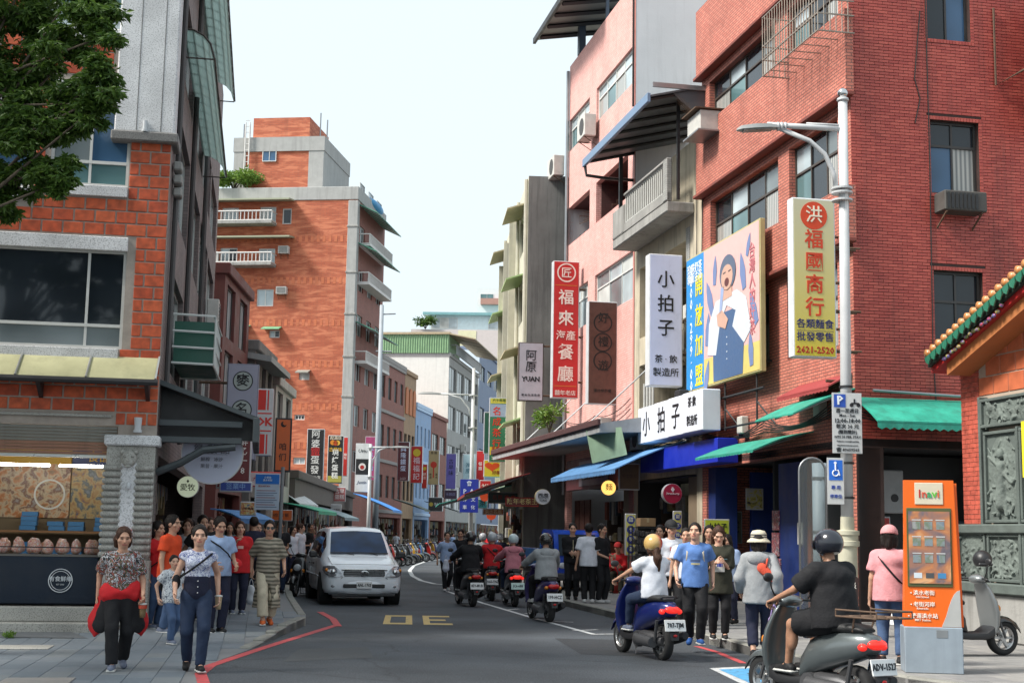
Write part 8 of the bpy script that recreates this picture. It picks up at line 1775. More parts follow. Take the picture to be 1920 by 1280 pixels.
def carved(u0,u1,v0,v1,seed,dens=46,motif=None):
    B(u0,u1,-.10,.02,v0,v1,bev=.015).build('stone_panel',M_ST2,tp_);rnd=random.Random(seed);v=Vol();w_,h_=u1-u0-.08,v1-v0-.08;cx_,cz_=(u0+u1)/2,(v0+v1)/2
    v.ell((cx_,-.095,cz_),(w_*.5,.02,h_*.5),.01)
    if motif=='figure':
        v.cap((cx_,-.13,cz_-h_*.32),(cx_+.02,-.14,cz_+h_*.12),.10,.075,.03);v.ell((cx_+.02,-.15,cz_+h_*.26),(.07,.06,.085),.02);v.cap((cx_,-.14,cz_+h_*.1),(cx_-w_*.38,-.14,cz_+h_*.24),.035,.025,.02);v.cap((cx_,-.14,cz_+h_*.08),(cx_+w_*.34,-.14,cz_-h_*.08),.035,.025,.02)
        for s_ in (-.06,.07): v.cap((cx_+s_,-.13,cz_-h_*.25),(cx_+s_*1.8,-.13,cz_-h_*.44),.045,.035,.02)
        v.cap((cx_-w_*.42,-.13,cz_+h_*.34),(cx_+w_*.1,-.15,cz_),.014,.012,.006)
    for _ in range(dens):
        x=cx_+rnd.uniform(-.46,.46)*w_;z=cz_+rnd.uniform(-.46,.46)*h_;a=rnd.uniform(0,6.28);l_=rnd.uniform(.03,.11);v.cap((x,-.11,z),(x+l_*math.cos(a),-.125-rnd.uniform(0,.02),z+l_*math.sin(a)),rnd.uniform(.012,.032),rnd.uniform(.008,.02),.018)
    vol_obj('carving',[(v,.016)],M_ST,tp_)
    f_=MB()
    for a,b,c,d in ((u0,u1,v1-.05,v1),(u0,u1,v0,v0+.05),(u0,u0+.05,v0+.05,v1-.05),(u1-.05,u1,v0+.05,v1-.05)): f_.box(a,b,-.15,-.09,c,d,bev=.008)
    f_.build('stone_border',M_ST2,tp_)
fz=lambda y: TP.fr(1860,y,-.15)[1]
ul=TP.fr(1846,900,-.15)[0];um=TP.fr(1908,900,-.15)[0]
carved(ul-.10,ul+2.6,fz(800),fz(745),3,90);carved(ul-.02,um,fz(980),fz(808),5,40,'figure');carved(um+.05,um+.9,fz(980),fz(808),6,60,'figure');carved(ul,um,fz(1090),fz(1000),7,60);carved(um+.05,um+.9,fz(1090),fz(1000),8,40)
uk=TP.fr(1808,1000)[0];carved(uk+.02,ul-.06,fz(1090),fz(995),9,34);B(uk-.06,um+1.5,-.2,.1,fz(1000),fz(982),bev=.02).build('stone_ledge',M_ST2,tp_);B(uk-.08,um+1.5,-.24,.1,fz(1112),fz(1092),bev=.02).build('stone_ledge',M_ST2,tp_);B(uk-.04,um+1.5,-.16,.1,.12,fz(1112),bev=.03).build('stone_base',M_CONC,tp_)
B(ul-.14,ul-.08,-.16,0,fz(1000),fz(740),bev=.01).build('stone_post',M_ST2,tp_);B(um+.0,um+.05,-.17,0,fz(1112),fz(805),bev=.01).build('stone_post',M_ST2,tp_)
B(TP.fr(1919,860,-.28)[0],TP.fr(1930,860,-.28)[0],-.3,-.28,fz(900),fz(800)).build('yellow_notice',ink((.75,.65,.03)),tp_)
# eave: sloping board, painted band, green and orange tile ends
e0=TP.fr(1746,672,-.5);e1=TP.fr(1920,515,-.5);sl_=(e1[1]-e0[1])/(e1[0]-e0[0]);le=Vector((1,0,sl_)).normalized();E0=Vector((e0[0],-.5,e0[1]));
for k,(dz,th_,y0,m_) in enumerate(((-.42,.20,-.42,mat('eave_terracotta',(.42,.15,.05),.6)),(-.24,.10,-.50,mat('eave_red',(.40,.02,.02),.5)),(-.15,.10,-.56,mat('eave_green_black',(.012,.03,.022),.5)))):
    a=E0+Vector((.35,0,.35*sl_)) if k==0 else E0;L_=4.2;mbe=MB();r_=[]
    for t_ in (0,L_): c=a+le*t_;r_.append([Vector((c.x,y0,c.z+dz)),Vector((c.x,.1,c.z+dz)),Vector((c.x,.1,c.z+dz+th_)),Vector((c.x,y0,c.z+dz+th_))])
    mbe.loft(r_).build('eave_board',m_,tp_)
M_OTL=mat('tile_orange_glaze',(.48,.19,.05),.45,var=.2,vs_=8,coat=.4);M_GTL=mat('tile_green_glaze',(.02,.15,.09),.3,var=.2,vs_=8,coat=.4)
tub=MB().cyl((0,-.12,0),(0,2.4,0),.066,n=10).mesh('roof_tile',M_OTL,True);dro=MB().prism([(-.09,.03),(.09,.03),(.07,-.06),(0,-.12),(-.07,-.06)],-.02,.0).mesh('drip_tile',M_GTL)
ka=math.atan(sl_)
for k in range(22):
    c=E0+le*(.05+k*.19);o=inst(tub,'roof_tile',tp_,(c.x,-.5,c.z+.06));o=inst(dro,'drip_tile',tp_,(c.x+.06,-.61,c.z-.02));o.rotation_euler=(0,-ka,0)
r_=[];
for t_ in (-.05,4.3): c=E0+le*t_;r_.append([Vector((c.x,-.5,c.z-.05)),Vector((c.x,2.0,c.z-.05)),Vector((c.x,2.0,c.z+.05)),Vector((c.x,-.5,c.z+.03))])
MB().loft(r_).build('roof_bed',M_OTL,tp_)
rnd=random.Random(4);orn=Vol()
for k in range(16): c=E0+le*(.5+k*.12);orn.ell((c.x,-.53,c.z-.2+rnd.uniform(-.03,.03)),(.06,.03,.035),.01)
vol_obj('eave_painting',[(orn,.014)],postermat('eave_paint',[(.05,.2,.12),(.4,.3,.05),(.1,.12,.35),(.45,.05,.04)],14,1,5),tp_)
# ---- bus stop sign, lamps and poles down the street
BS=33.0;b0=at(524,1000,BS);bs=thing('bus_stop','grey bus stop pole carrying a blue headed timetable panel above the crowd','bus stop',(b0.x,BS,.14));MB().tube([(0,0,0),(.02,0,at(527,875,BS).z-.14)],.045,12).build('pole',mat('pole_grey',(.14,.15,.16),.5),bs,True)
a,b=at(480,888,BS),at(527,956,BS);w_,h_=b.x-a.x,a.z-b.z;xo=a.x-b0.x;zo=b.z-.14;B(xo,xo+w_-.05,-.06,-.03,zo,zo+h_,bev=.004).build('panel',mat('timetable_white',(.45,.53,.64),.4),bs);B(xo+.01,xo+w_-.06,-.066,-.06,zo+h_*.72,zo+h_-.01).build('blue_header',ink((.02,.16,.55)),bs)
lettering('公車站\n淡水老街',.055,(xo+w_*.47,-.07,zo+h_*.86),bs,ink('e0e8f0'));lettering('紅26 837 836',.05,(xo+w_*.35,-.065,zo+h_*.66),bs,ink('a02818'))
for k in range(8): B(xo+.04,xo+w_-.1-.04*(k % 3),-.064,-.06,zo+.06+k*.055,zo+.075+k*.055).build('timetable_row',ink(['5a6a88','8a4048','5a6a88'][k % 3]),bs)
def lamp2(label,px,base,Y,ytop,yarm,xarm,hgt=None,two=False):
    p=at(px,1000,Y);o=thing('street_lamp',label,'street lamp',(p.x,Y,.12));zt=at(px,ytop,Y).z-.12;za=at(px,yarm,Y).z-.12;xa=(xarm-px)*Y/FPX
    MB().tube([(0,0,0),(0,0,zt)],[.11,.07],12).build('shaft',M_POLE,o,True);MB().lathe([(.2,0),(.2,.5),(.13,.6)],14).build('base',M_POLE,o,True)
    MB().tube([(0,0,za),(xa,0,za+.02)],.04,8).build('arm',M_POLE,o,True);MB().tube([(0,0,za-1.4),(xa*.12,0,za-.6),(xa*.35,0,za-.15),(xa*.65,0,za)],.035,8).build('arm_curve',M_POLE,o,True)
    s_=1 if xa>0 else -1;MB().loft([[Vector((xa+s_*x,y,za+z)) for y,z in ((-.14*k,0),(.14*k,0),(.12*k,.09*k),(-.12*k,.09*k))] for x,k in ((-.2,.6),(.2,1),(.6,.9),(.8,.4))]).build('lamp_head',mat('lamp_head_grey',(.32,.33,.33),.5),o,True,auto=40)
    for z in (za-.05,za-1.5): MB().lathe([(.08,0),(.2,.0),(.2,.04),(.08,.04)],14,(0,0,z)).build('collar',M_POLE,o)
    return o,zt
lamp2('white street lamp with long arm standing behind the blue parking board',882,1040,62,690,740,812)
lamp2('short white street lamp with two curved arms on the left behind the van',690,1040,70,832,838,735)
o=thing('utility_pole','slim grey pole with small arm in front of the tall brick block','pole',(at(703,1000,88).x,88,.12));zt=at(702,575,88).z;MB().tube([(0,0,0),(0,0,zt)],[.2,.13],10).build('shaft',mat('pole_concrete',(.30,.33,.36),.6),o,True);MB().tube([(0,0,zt-.6),(.9,0,zt-.55)],.05,6).build('arm',M_STEEL,o);MB().tube([(-.3,0,zt-3),(.7,0,zt-3)],.06,6).build('arm',M_STEEL,o)
plate_sign('blue parking direction board with white characters on the far lamp pole',(862,898,897,960),61.7,R(0),(.015,.03,.3),[('會',0,.86,.3,'d0d8e8'),('P ▲',0,.62,.36,'d0d8e8'),('停',-.22,.38,.24,'d0d8e8'),('文',.22,.38,.24,'d0d8e8'),('車',-.22,.15,.24,'d0d8e8'),('化',.22,.15,.24,'d0d8e8')])
# black goods rack and odd boxes by the arcade
rk=thing('display_rack','tall black wire rack crowded with dark goods behind the golden helmet','display rack',at(1212,1100,34.2).xy.to_3d()+Vector((0,0,.12)),R(8));
for x in (-.36,.36):
    for y in (0,.35): MB().cyl((x,y,0),(x,y,1.75),.015,n=6).build('upright',M_BLK,rk)
for z in (.1,.5,.9,1.3,1.7): B(-.38,.38,-.01,.37,z,z+.02).build('shelf',M_BLK,rk)
gd=MB();rnd=random.Random(8)
for z in (.12,.33,.52,.73,.92,1.13,1.32,1.5):
    for k in range(9): x=-.34+k*.077;gd.box(x,x+.06,-.03+rnd.uniform(-.02,.02),.1,z,z+rnd.uniform(.1,.17),bev=.01)
o=gd.build('goods',postermat('dark_goods',[(.012,.012,.014),(.05,.05,.05),(.02,.02,.022),(.12,.11,.1),(.015,.015,.016)],26,1,3),rk);o['kind']='stuff'
bx_=thing('carton','brown cardboard carton resting on top of the black goods rack','box',at(1215,962,34.3),R(14));bx_.location.z=1.86;B(-.2,.2,0,.3,0,.2,bev=.005).build('box',mat('cardboard',(.32,.2,.1),.8),bx_);B(-.03,.03,-.003,.303,.1,.203).build('tape',mat('tape',(.45,.35,.2),.4),bx_)
# weed at the drain and drain cover by the left steps
# ================================================================ TREE at the upper left
tr=thing('tree','dark leafy tree overhanging the upper left corner','tree',(at(-260,1000,17.2).x,17.2,.02));rnd=random.Random(17);txx=tr.location.x
def T(px,py,Y=17.0): p=at(px,py,Y);return Vector((p.x-txx,p.y-17.2,p.z-.02))
MB().tube([(0,0,-.1),(.05,0,1.5),(.0,.1,3.2),(.15,.1,4.6),(.3,0,6.2),(.5,0,8)],[.3,.24,.21,.19,.15,.08],12).build('trunk',M_BARK,tr,True)
clu=[];limbs=[]
tips=[(150,30,16.6,.5),(190,70,16.4,.35),(120,110,16.8,.5),(60,60,17.2,.6),(20,20,17,.6),(175,150,16.3,.35),(185,185,16.2,.28),(130,195,16.5,.42),(60,170,17,.55),(10,140,17.2,.6),(95,240,16.6,.38),(150,225,16.3,.28),(40,250,16.9,.4),(5,230,17,.5),(60,310,16.7,.36),(110,315,16.4,.26),(25,340,16.9,.35),(100,345,16.4,.22),(-5,320,17,.4),(-20,390,17,.3),(10,378,16.9,.2),(-60,60,17.5,.8),(-70,200,17.5,.8),(150,-30,16.8,.6),(60,-60,17,.8),(-30,-40,17.3,.8),(-120,-80,17.5,1.0),(-200,100,18,1.0),(-330,0,17.5,1.1),(-420,150,17.5,1.0),(-250,-150,17.5,1.2),(-480,-60,17.6,1.0),(-120,300,17.3,.6)]
for px,py,Y,r_ in tips: clu.append((T(px,py,Y),(r_,r_*.9,r_*.55)))
mid={0: Vector((.2,0,5.0)),1: Vector((.3,0,6.2)),2: Vector((.1,.1,4.2))}
for i,(c,r_) in enumerate(clu):
    a=mid[i % 3];m_=a.lerp(c,.5)+Vector((rnd.uniform(-.2,.2),rnd.uniform(-.2,.2),.35));MB().tube([a,m_,c,c+Vector((rnd.uniform(-.1,.3),0,-.12))],[.04,.022,.011,.005],6).build('limb',M_BARK,tr,True)
lf=MB()
for c,r_ in clu:
    sub=[]
    for _ in range(8): sub.append((c+Vector((rnd.gauss(0,.5)*r_[0],rnd.gauss(0,.5)*r_[1],rnd.gauss(0,.5)*r_[2])),(r_[0]*.42,r_[1]*.42,r_[2]*.36)))
    leaves(lf,sub,int(190*min(1.25,r_[0]/.4)),.11,rnd,.34,.55)
off_=[]                                # unseen crown added left of the frame to shade the pavement and near road
for k in range(38):
    y=rnd.uniform(8.5,18.5);z=rnd.uniform(6.0,12.5);x=-rnd.uniform(.36*y+1.6,.36*y+8.5);off_.append((Vector((x-txx,y-17.2,z)),(1.25,1.25,.8)))
leaves(lf,off_,420,.24,rnd,.42,.4)
for c,_ in off_[::6]: MB().tube([mid[1],mid[1].lerp(c,.5)+Vector((0,0,.4)),c],[.09,.05,.02],6).build('limb',M_BARK,tr,True)
o=lf.build('crown',M_LFD,tr);o['kind']='stuff'
# ---- weed by the drain cover on the left pavement
g0=ground(18,1186,.1);wd_=thing('weed_tuft','small green weed tuft by the drain near the left steps','weed',(g0.x,g0.y,hp(0,g0.y)));lf=MB();leaves(lf,[(Vector((0,0,.03)),(.1,.06,.04))],90,.06,rnd,.3,-1);lf.build('foliage',M_LFR,wd_)
for (a,b) in (((0,1175),(165,1192)),):
    p_=[ground(a[0]-60,a[1]+12,.08),ground(b[0],b[1]-2,.08),ground(b[0]-70,a[1]-2,.08),ground(a[0]-60,a[1]-3,.08)];z=hp(0,p_[0].y)+.008
    mbd=MB();mbd.add([(q.x,q.y,hp(0,q.y)+.006) for q in p_],[(0,1,2,3)]);tag(mbd.build('ramp',mat('ramp_dark',(.10,.11,.12),.8,var=.2)),kind='structure')
for (px,py) in ((45,1208),(70,1270)):
    p_=ground(px,py,.05);B(-.35,.35,-.3,.3,-.01,0,bev=.004).build('drain_cover',M_GRG if py<1250 else M_STEEL,lp,loc=(p_.x,p_.y,hp(0,p_.y)+.010),rz=R(10)).rotation_euler=(math.atan((hp(0,p_.y+.1)-hp(0,p_.y-.1))/.2),0,R(10))
# ================================================================ PEOPLE
def hairmat(name,col):
    m,t,p=nodes(name);L=t.links;tc=N(t,'TexCoord');mp=N(t,'Mapping');mp.inputs['Scale'].default_value=(60,60,7);L.new(tc.outputs['Object'],mp.inputs[0]);n=N(t,'TexNoise',i_Scale=1.5,i_Detail=3.0);L.new(mp.outputs[0],n.inputs['Vector'])
    mr=N(t,'MapRange',i_1=.3,i_2=.7,i_3=.45,i_4=1.9);L.new(n.outputs[0],mr.inputs[0]);mx=N(t,'MixRGB',blend_type='MULTIPLY',i_0=1.0,i_1=rgb(col));L.new(mr.outputs[0],mx.inputs[2]);L.new(mx.outputs[0],p.inputs['Base Color']);p.inputs['Roughness'].default_value=.55;p.inputs['Specular IOR Level'].default_value=.2
    bp=N(t,'Bump',i_Strength=.8,i_Distance=.01);L.new(n.outputs[0],bp.inputs['Height']);L.new(bp.outputs[0],p.inputs['Normal']);return m
HBLK=hairmat('hair_black',(.012,.009,.008));HBRN=hairmat('hair_brown',(.04,.018,.011))
C_DEN=cloth('denim_dark',(.022,.035,.07));C_DENM=cloth('denim_mid',(.06,.10,.19));C_BLK=cloth('cloth_black',(.014,.014,.016));C_NAV=cloth('cloth_navy',(.018,.02,.04));C_WHT=cloth('cloth_white',(.60,.62,.68));C_RED=cloth('cloth_red',(.50,.02,.025));C_ORG=cloth('cloth_orange_red',(.62,.065,.02));C_GRY=cloth('cloth_grey',(.27,.28,.29));C_PNK=cloth('cloth_pink',(.60,.27,.29));C_ROSE=cloth('cloth_rose',(.48,.18,.22));C_BLU=cloth('cloth_blue',(.10,.20,.46));C_LBL=cloth('cloth_light_blue',(.28,.37,.55));C_OLV=cloth('cloth_olive',(.035,.035,.025));C_KHK=cloth('cloth_khaki',(.22,.17,.10));C_TEAL=cloth('cloth_teal',(.05,.17,.18));C_CRM=cloth('cloth_cream',(.5,.44,.33))
S_BLK=cloth('shoe_black',(.015,.015,.016),.6);S_BLU=cloth('shoe_blue',(.03,.10,.32),.6);S_GRY=cloth('shoe_grey',(.14,.16,.22),.6);S_ORG=cloth('shoe_orange',(.6,.12,.03),.6);S_WHT=cloth('shoe_white',(.5,.5,.5),.6)
P_FLOR=cloth('floral_dark',0,.85,('noise',17,[(.012,.012,.014),(.5,.5,.52),(.02,.02,.02),(.30,.06,.05),(.05,.12,.06),(.015,.015,.018)]));P_BUTT=cloth('butterfly_print',0,.85,('noise',26,[(.56,.58,.66),(.56,.58,.66),(.05,.07,.25),(.6,.62,.68),(.12,.14,.35)]));P_DRESS=cloth('khaki_print',0,.85,('stripe',5,[(.07,.065,.05),(.22,.19,.14),(.10,.095,.075),(.30,.26,.2)]));P_PLAID=cloth('print_white',0,.85,('noise',30,[(.6,.62,.64),(.6,.62,.64),(.08,.1,.14),(.6,.6,.62)]))
def zat(side,y): return hp(0,y) if side=='L' else (.122 if side=='R' else 0.0)
def walkpose(H,st=.27,k=1,lift=.05):
    s=H/1.65;sw=st*.75
    return dict(feet={k: (k*.065*s,st*s,0),-k: (-k*.07*s,-st*s*.8,lift)},pelvis=(0,0,.512*H),hands={k: (k*.25*s,-sw*s*.75,.84*s),-k: (-k*.25*s,sw*s*.8+.05,.86*s)},footdir={k: (k*.1,1,.0),-k: (-k*.1,1,-.25)})
def stand(label,px,py,H,face,side='L',**k):
    z=zat(side,24);
    for _ in range(3): g=ground(px,py,z);z=zat(side,g.y)
    g=ground(px,py,z);k.setdefault('bottom',(C_NAV,1.0,.004));k.setdefault('hair',(HBLK,'short'));k.setdefault('shoes',S_BLK)
    toc=math.atan2(-g.x,g.y)   # turned to the camera's line of sight
    r,J=person(label,(g.x,g.y,z),toc+face,H,near=k.pop('near',g.y<27.5),**k);r['_x']=0;del r['_x'];return r,J,Matrix.Translation((g.x,g.y,z)) @ Matrix.Rotation(toc+face,4,'Z')
PI=math.pi
def strapbag(m_strap,m_bag,side=1,low=.04,back=False,size=(.12,.05,.09)):
    def f(root,J,s):
        u,fw,P=J['up'],J['fw'],J['P'];d=-1 if back else 1;a=J['S'][-side]+u*.02*s;b=P+Vector((side*.125*s,0,0))+u*low*s
        front=P+u*.17*s+fw*d*.098*s;bk=P+u*.17*s-fw*d*.09*s
        MB().tube([a+fw*d*.03*s,a.lerp(b,.33)+fw*d*.108*s,a.lerp(b,.66)+fw*d*.112*s,b+fw*d*.02*s],[.012]*4,6).build('bag_strap',m_strap,root,True);MB().tube([a-fw*d*.03*s,a.lerp(b,.33)-fw*d*.105*s,a.lerp(b,.66)-fw*d*.105*s,b-fw*d*.02*s],[.012]*4,6).build('bag_strap',m_strap,root,True)
        v=Vol();v.ell(b+Vector((side*.03,0,-.05)),size,.02);vol_obj('shoulder_bag',[(v,.016)],m_bag,root)
    return f
def print_chest(cols,w=.09,h=.05,up=.2,txt=None,back=False):
    """printed mark on the chest of a shirt: a thin curved patch that follows the cloth"""
    def f(root,J,s):
        v=Vol();c=J['P']+J['up']*up*s+J['fw']*(.086*s+.004);me=MB();n=6;r_=.11*s
        m_=cols if isinstance(cols,bpy.types.Material) else ink(cols)
        for i in range(n):
            a0,a1=-w/.22+2*w/.22*i/n,-w/.22+2*w/.22*(i+1)/n
            def P_(a,z): return J['P']+J['up']*(up*s+z)+Vector((math.sin(a)*r_*1.05,0,0))+J['fw']*(math.cos(a)*r_-.012*s+.012)
            me.quad(P_(a0,-h/2),P_(a1,-h/2),P_(a1,h/2),P_(a0,h/2))
        me.build('shirt_print',m_,root,True)
    return f
def both(*fs):
    def f(root,J,s):
        for q in fs: q(root,J,s)
    return f
# 1 --- woman with the red jacket round her waist
def waist_jacket(root,J,s):
    u,P=J['up'],J['P'];v=Vol();v.cap(P+u*.04*s+Vector((-.06*s,0,0)),P+u*.02*s+Vector((.06*s,0,0)),.088*s,k=.03).cap(P+Vector((-.07*s,-.02*s,-.06*s)),P+Vector((.07*s,-.02*s,-.06*s)),.075*s,k=.03);v.carve(P+Vector((0,.05*s,-.16*s)),(.06*s,.12*s,.13*s));v.cap(P+Vector((-.02*s,.075*s,.03*s)),P+Vector((-.10*s,.05*s,.0)),.022*s,.03*s,.02).cap(P+Vector((.02*s,.075*s,.03*s)),P+Vector((.10*s,.05*s,0)),.022*s,.03*s,.02)
    vol_obj('tied_jacket',[(v,.014,.004,1)],C_RED,root)
    for k in (-1,1):
        w_=Vol();w_.cap(P+Vector((k*.10*s,-.01,.03*s)),P+Vector((k*.155*s,-.04,-.19*s)),.05*s,.085*s,.03,flat=(.8*k,.6,0,3.2)).cap(P+Vector((k*.155*s,-.04,-.19*s)),P+Vector((k*.16*s,-.05,-.27*s)),.085*s,.02*s,.03,flat=(.8*k,.6,0,3.2));vol_obj('jacket_flap',[(w_,.013,.006,2+k)],C_RED,root)
        w_=Vol();w_.cap(P+Vector((k*.085*s,.035*s,.02*s)),P+Vector((k*.13*s,.045*s,-.2*s)),.04*s,.06*s,.03,flat=(.5*k,.85,0,3.5));vol_obj('jacket_lining',[(w_,.013,.006,4+k)],C_BLK,root)
r,J,W1=stand('woman in dark floral t shirt with red jacket tied at her waist',218,1254,1.60,PI+.05,female=True,top=(P_FLOR,.75,.03,.018),bottom=(C_BLK,1.0,.012),hair=(HBRN,'bob'),shoes=S_GRY,build=1.08,headpitch=.15,headyaw=.12,extra=waist_jacket,tone='mid',**walkpose(1.60,.2,1,.04))
def drink(label,mw,J,k,col,s=1.6,dz=-.20,holder=True):
    p=mw @ (J['W'][k]+(J['W'][k]-J['E'][k]).normalized()*.07);o=thing('drink_cup',label,'drink',(p.x,p.y,p.z+dz));MB().lathe([(.03,0),(.034,.05),(.042,.14),(.044,.145)],16).build('cup',mat('cup_'+label[:6],col,.25),o,True);MB().lathe([(.046,.143),(.046,.155),(.02,.165)],16).build('lid',mat('cup_lid',(.5,.5,.48),.3),o,True);MB().cyl((.01,0,.16),(.02,0,.22),.005,n=6).build('straw',ink('d06040'),o)
    if holder: MB().tube([(-.043,0,.12),(-.03,0,-dz*.8),(0,0,-dz),(.03,0,-dz*.8),(.043,0,.12)],.004,5).build('carry_loop',M_BLK,o);MB().lathe([(.046,.10),(.048,.12),(.048,.14)],16,caps=False).build('sleeve',ink('b04028'),o,True)
drink('iced drink in a carry loop hanging from the hand of the floral shirt woman',W1,J,-1 if (W1 @ J['W'][-1]).x>(W1 @ J['W'][1]).x else 1,(.18,.12,.06))
# 2 --- young woman in butterfly print and dungarees
def dungarees(root,J,s):
    u,fw,P=J['up'],J['fw'],J['P'];v=Vol();v.cap(P+u*.03*s,P+u*.12*s,.094*s,.09*s,.04,flat=(0,1,0,1.22));v.plane(P+u*.135*s,u);v.plane(P+u*-.03*s,-u);vol_obj('high_waist',[(v,.0155,.003,2)],C_NAV,root)
    for z in (.02,.06,.10): MB().sph(P+u*z*s+fw*(.093*s),.010,8,6).build('button',M_CHR,root,True)
r,J,W2_=stand('young woman in sleeveless blue and white print top and dark jeans carrying a drink',362,1256,1.64,PI+.05,female=True,top=(P_BUTT,.12,.06,.004),bottom=(C_DEN,1.0,0),hair=(HBLK,'bun'),shoes=S_BLK,build=.92,tone='light',extra=both(dungarees,strapbag(C_BLK,C_BLK,1,.12,size=(.05,.05,.09))),**walkpose(1.64,.17,-1,.03))
drink('milk tea cup in the hand of the woman in the print top',W2_,J,-1 if (W2_ @ J['W'][-1]).x>(W2_ @ J['W'][1]).x else 1,(.42,.32,.2),dz=-.09,holder=False)
# 3 --- boy with backpack
def backpack(m_):
    def f(root,J,s):
        v=Vol();v.ell(J['P']+J['up']*.17*s-J['fw']*.12*s,(.095*s,.065*s,.13*s),.03);vol_obj('backpack',[(v,.018)],m_,root)
        for k in (-1,1): MB().tube([J['S'][k]*1+Vector((-k*.035,0,.035*s)),J['S'][k]+Vector((-k*.04*s,.06*s,-.03*s)),J['S'][k]+Vector((-k*.03*s,.04*s,-.14*s))],.016,6).build('backpack_strap',m_,root,True)
    return f
stand('small boy in white printed t shirt and jeans with black backpack',318,1206,1.22,PI+.6,top=(P_PLAID,.6,-.06,.015),bottom=(C_DENM,1.0,.005),shoes=S_GRY,extra=backpack(C_BLK),headyaw=-.3,tone='light',**walkpose(1.22,.12,1,.02))
stand('woman in red t shirt and jeans with dark shoulder strap, beside the orange polo man',285,1178,1.62,PI+.9,female=True,top=(C_RED,.5,-.04,.012),bottom=(C_DENM,1.0,0),hair=(HBLK,'bob'),extra=strapbag(C_BLK,C_BLK,1),shoes=S_GRY)
stand('man in orange red polo shirt and jeans looking to the left',312,1186,1.74,PI+1.1,top=(C_ORG,.6,-.05,.018),bottom=(C_DENM,1.0,.006),build=1.1,shoes=S_GRY,hands={-1: (-.2,.2,1.05),1: None})
stand('man in light blue shirt with dark shoulder bag carrying a red parcel',402,1186,1.72,PI+.4,top=(C_LBL,.6,-.03,.02),bottom=(C_NAV,1.0,.008),build=1.12,hair=(HBLK,'short'),headpitch=.3,extra=strapbag(C_BLK,C_RED,-1,.1,size=(.16,.06,.1)),hands={-1: (-.2,.25,1.0),1: (.15,.26,1.0)})
stand('woman in red printed t shirt and dark trousers raising one hand',443,1150,1.60,PI+.15,female=True,top=(C_RED,.7,-.08,.025),bottom=(C_NAV,1.0,.01),hair=(HBRN,'bob'),shoes=S_GRY,build=1.1,hands={-1: None,1: (.1,.22,1.22)},extra=print_chest('d8a8a0',.06,.05,.2),tone='light')
# 8 --- woman in khaki dress with sunglasses
def dress(root,J,s):
    P,u=J['P'],J['up'];v=Vol();v.cap(P+u*.05*s,P-u*.12*s,.09*s,.115*s,.05,flat=(0,1,0,1.2)).cap(P-u*.12*s,P-u*.34*s,.115*s,.135*s,.05,flat=(0,1,0,1.15));v.plane(P-u*.35*s,-u);v.carve(P+Vector((.02,.17*s,-.27*s)),(.06*s,.13*s,.19*s));vol_obj('dress_skirt',[(v,.0155,.008,3)],P_DRESS,root)
r,J,W8=stand('woman in long khaki print dress with sunglasses and orange trainers near the kerb',498,1170,1.64,PI+.1,female=True,top=(P_DRESS,.9,-.02,.02),bottom=(C_CRM,.92,.03),hair=(HBLK,'bun'),glasses=True,shoes=S_ORG,extra=dress,tone='mid',**walkpose(1.64,.16,1,.02))
# others in the left crowd: one line each (label, px, foot y, height, facing, top, sleeve, bottom, hair)
LC=[('man in black t shirt just behind the man in light blue',372,1160,1.70,PI+.3,C_BLK,.5,C_NAV,'short'),('person with black hair and white blouse behind the boy',345,1152,1.62,PI-.5,C_WHT,.5,C_DEN,'bob'),('woman in dark navy top partly hidden behind the orange polo man',333,1145,1.6,.4,C_NAV,.6,C_BLK,'long'),('man in dark shirt with his back turned behind the red shirt woman',470,1128,1.72,.2,C_NAV,.6,C_BLK,'short'),('person in grey top behind the woman in the khaki dress',478,1118,1.64,PI,C_GRY,.5,C_DEN,'bob'),('man in black t shirt and jeans right behind the khaki dress woman',521,1112,1.70,PI+.2,C_BLK,.6,C_DEN,'short'),('woman in white blouse looking down near the bus stop',545,1096,1.60,PI+.8,C_WHT,.7,C_NAV,'bob'),('man in white shirt holding an orange bag left of the van',560,1090,1.66,PI+1.0,C_WHT,.6,C_BLK,'short'),('man in black holding up a phone left of the van',578,1078,1.72,PI+1.2,C_BLK,1.8,C_BLK,'short'),('woman in teal top deep in the left crowd',425,1118,1.6,PI,C_TEAL,.5,C_NAV,'long'),('man in olive top at the back of the left crowd',405,1108,1.68,.5,C_OLV,.6,C_NAV,'short'),('person in black under the round green sign',352,1126,1.66,.9,C_BLK,.6,C_NAV,'short'),('woman in cream blouse under the emerald awning',498,1092,1.58,PI,C_CRM,.5,C_DEN,'bob'),('person in light blue shirt under the emerald awning',520,1082,1.66,.3,C_LBL,.6,C_NAV,'short'),('person in red top far along the left pavement',540,1074,1.62,PI,C_RED,.6,C_NAV,'bob'),('man in grey shirt far along the left pavement',562,1068,1.68,.2,C_GRY,.6,C_BLK,'short'),('woman in rose blouse by the left shop lights',585,1064,1.6,PI,C_ROSE,.5,C_NAV,'long'),('man in dark top under the slate awning',604,1060,1.68,PI-.4,C_NAV,.5,C_DEN,'short'),('person in white top under the slate awning',628,1058,1.62,.6,C_WHT,.5,C_NAV,'bob'),('person in black at the shop front left of the oxblood house',388,1120,1.7,PI,C_BLK,.8,C_BLK,'short')]
for k,(lab,px,py,H,fc,c_,sl_,bt,hs) in enumerate(LC):
    ps_=walkpose(H,.1+.03*(k % 4),1 if k % 4<2 else -1,.02) if k % 2==0 else (dict(hands={-1: (-.1,.24,1.05),1: None}) if k % 3 else {})
    stand(lab,px,py,H,fc,top=(c_,sl_,-.03,.014),bottom=(bt,1.0,.005),hair=(HBRN if k % 3==1 else HBLK,hs),headyaw=.5*math.sin(k*2.1),tone=('mid','light','tan')[k % 3],group='people in the left crowd',**ps_)
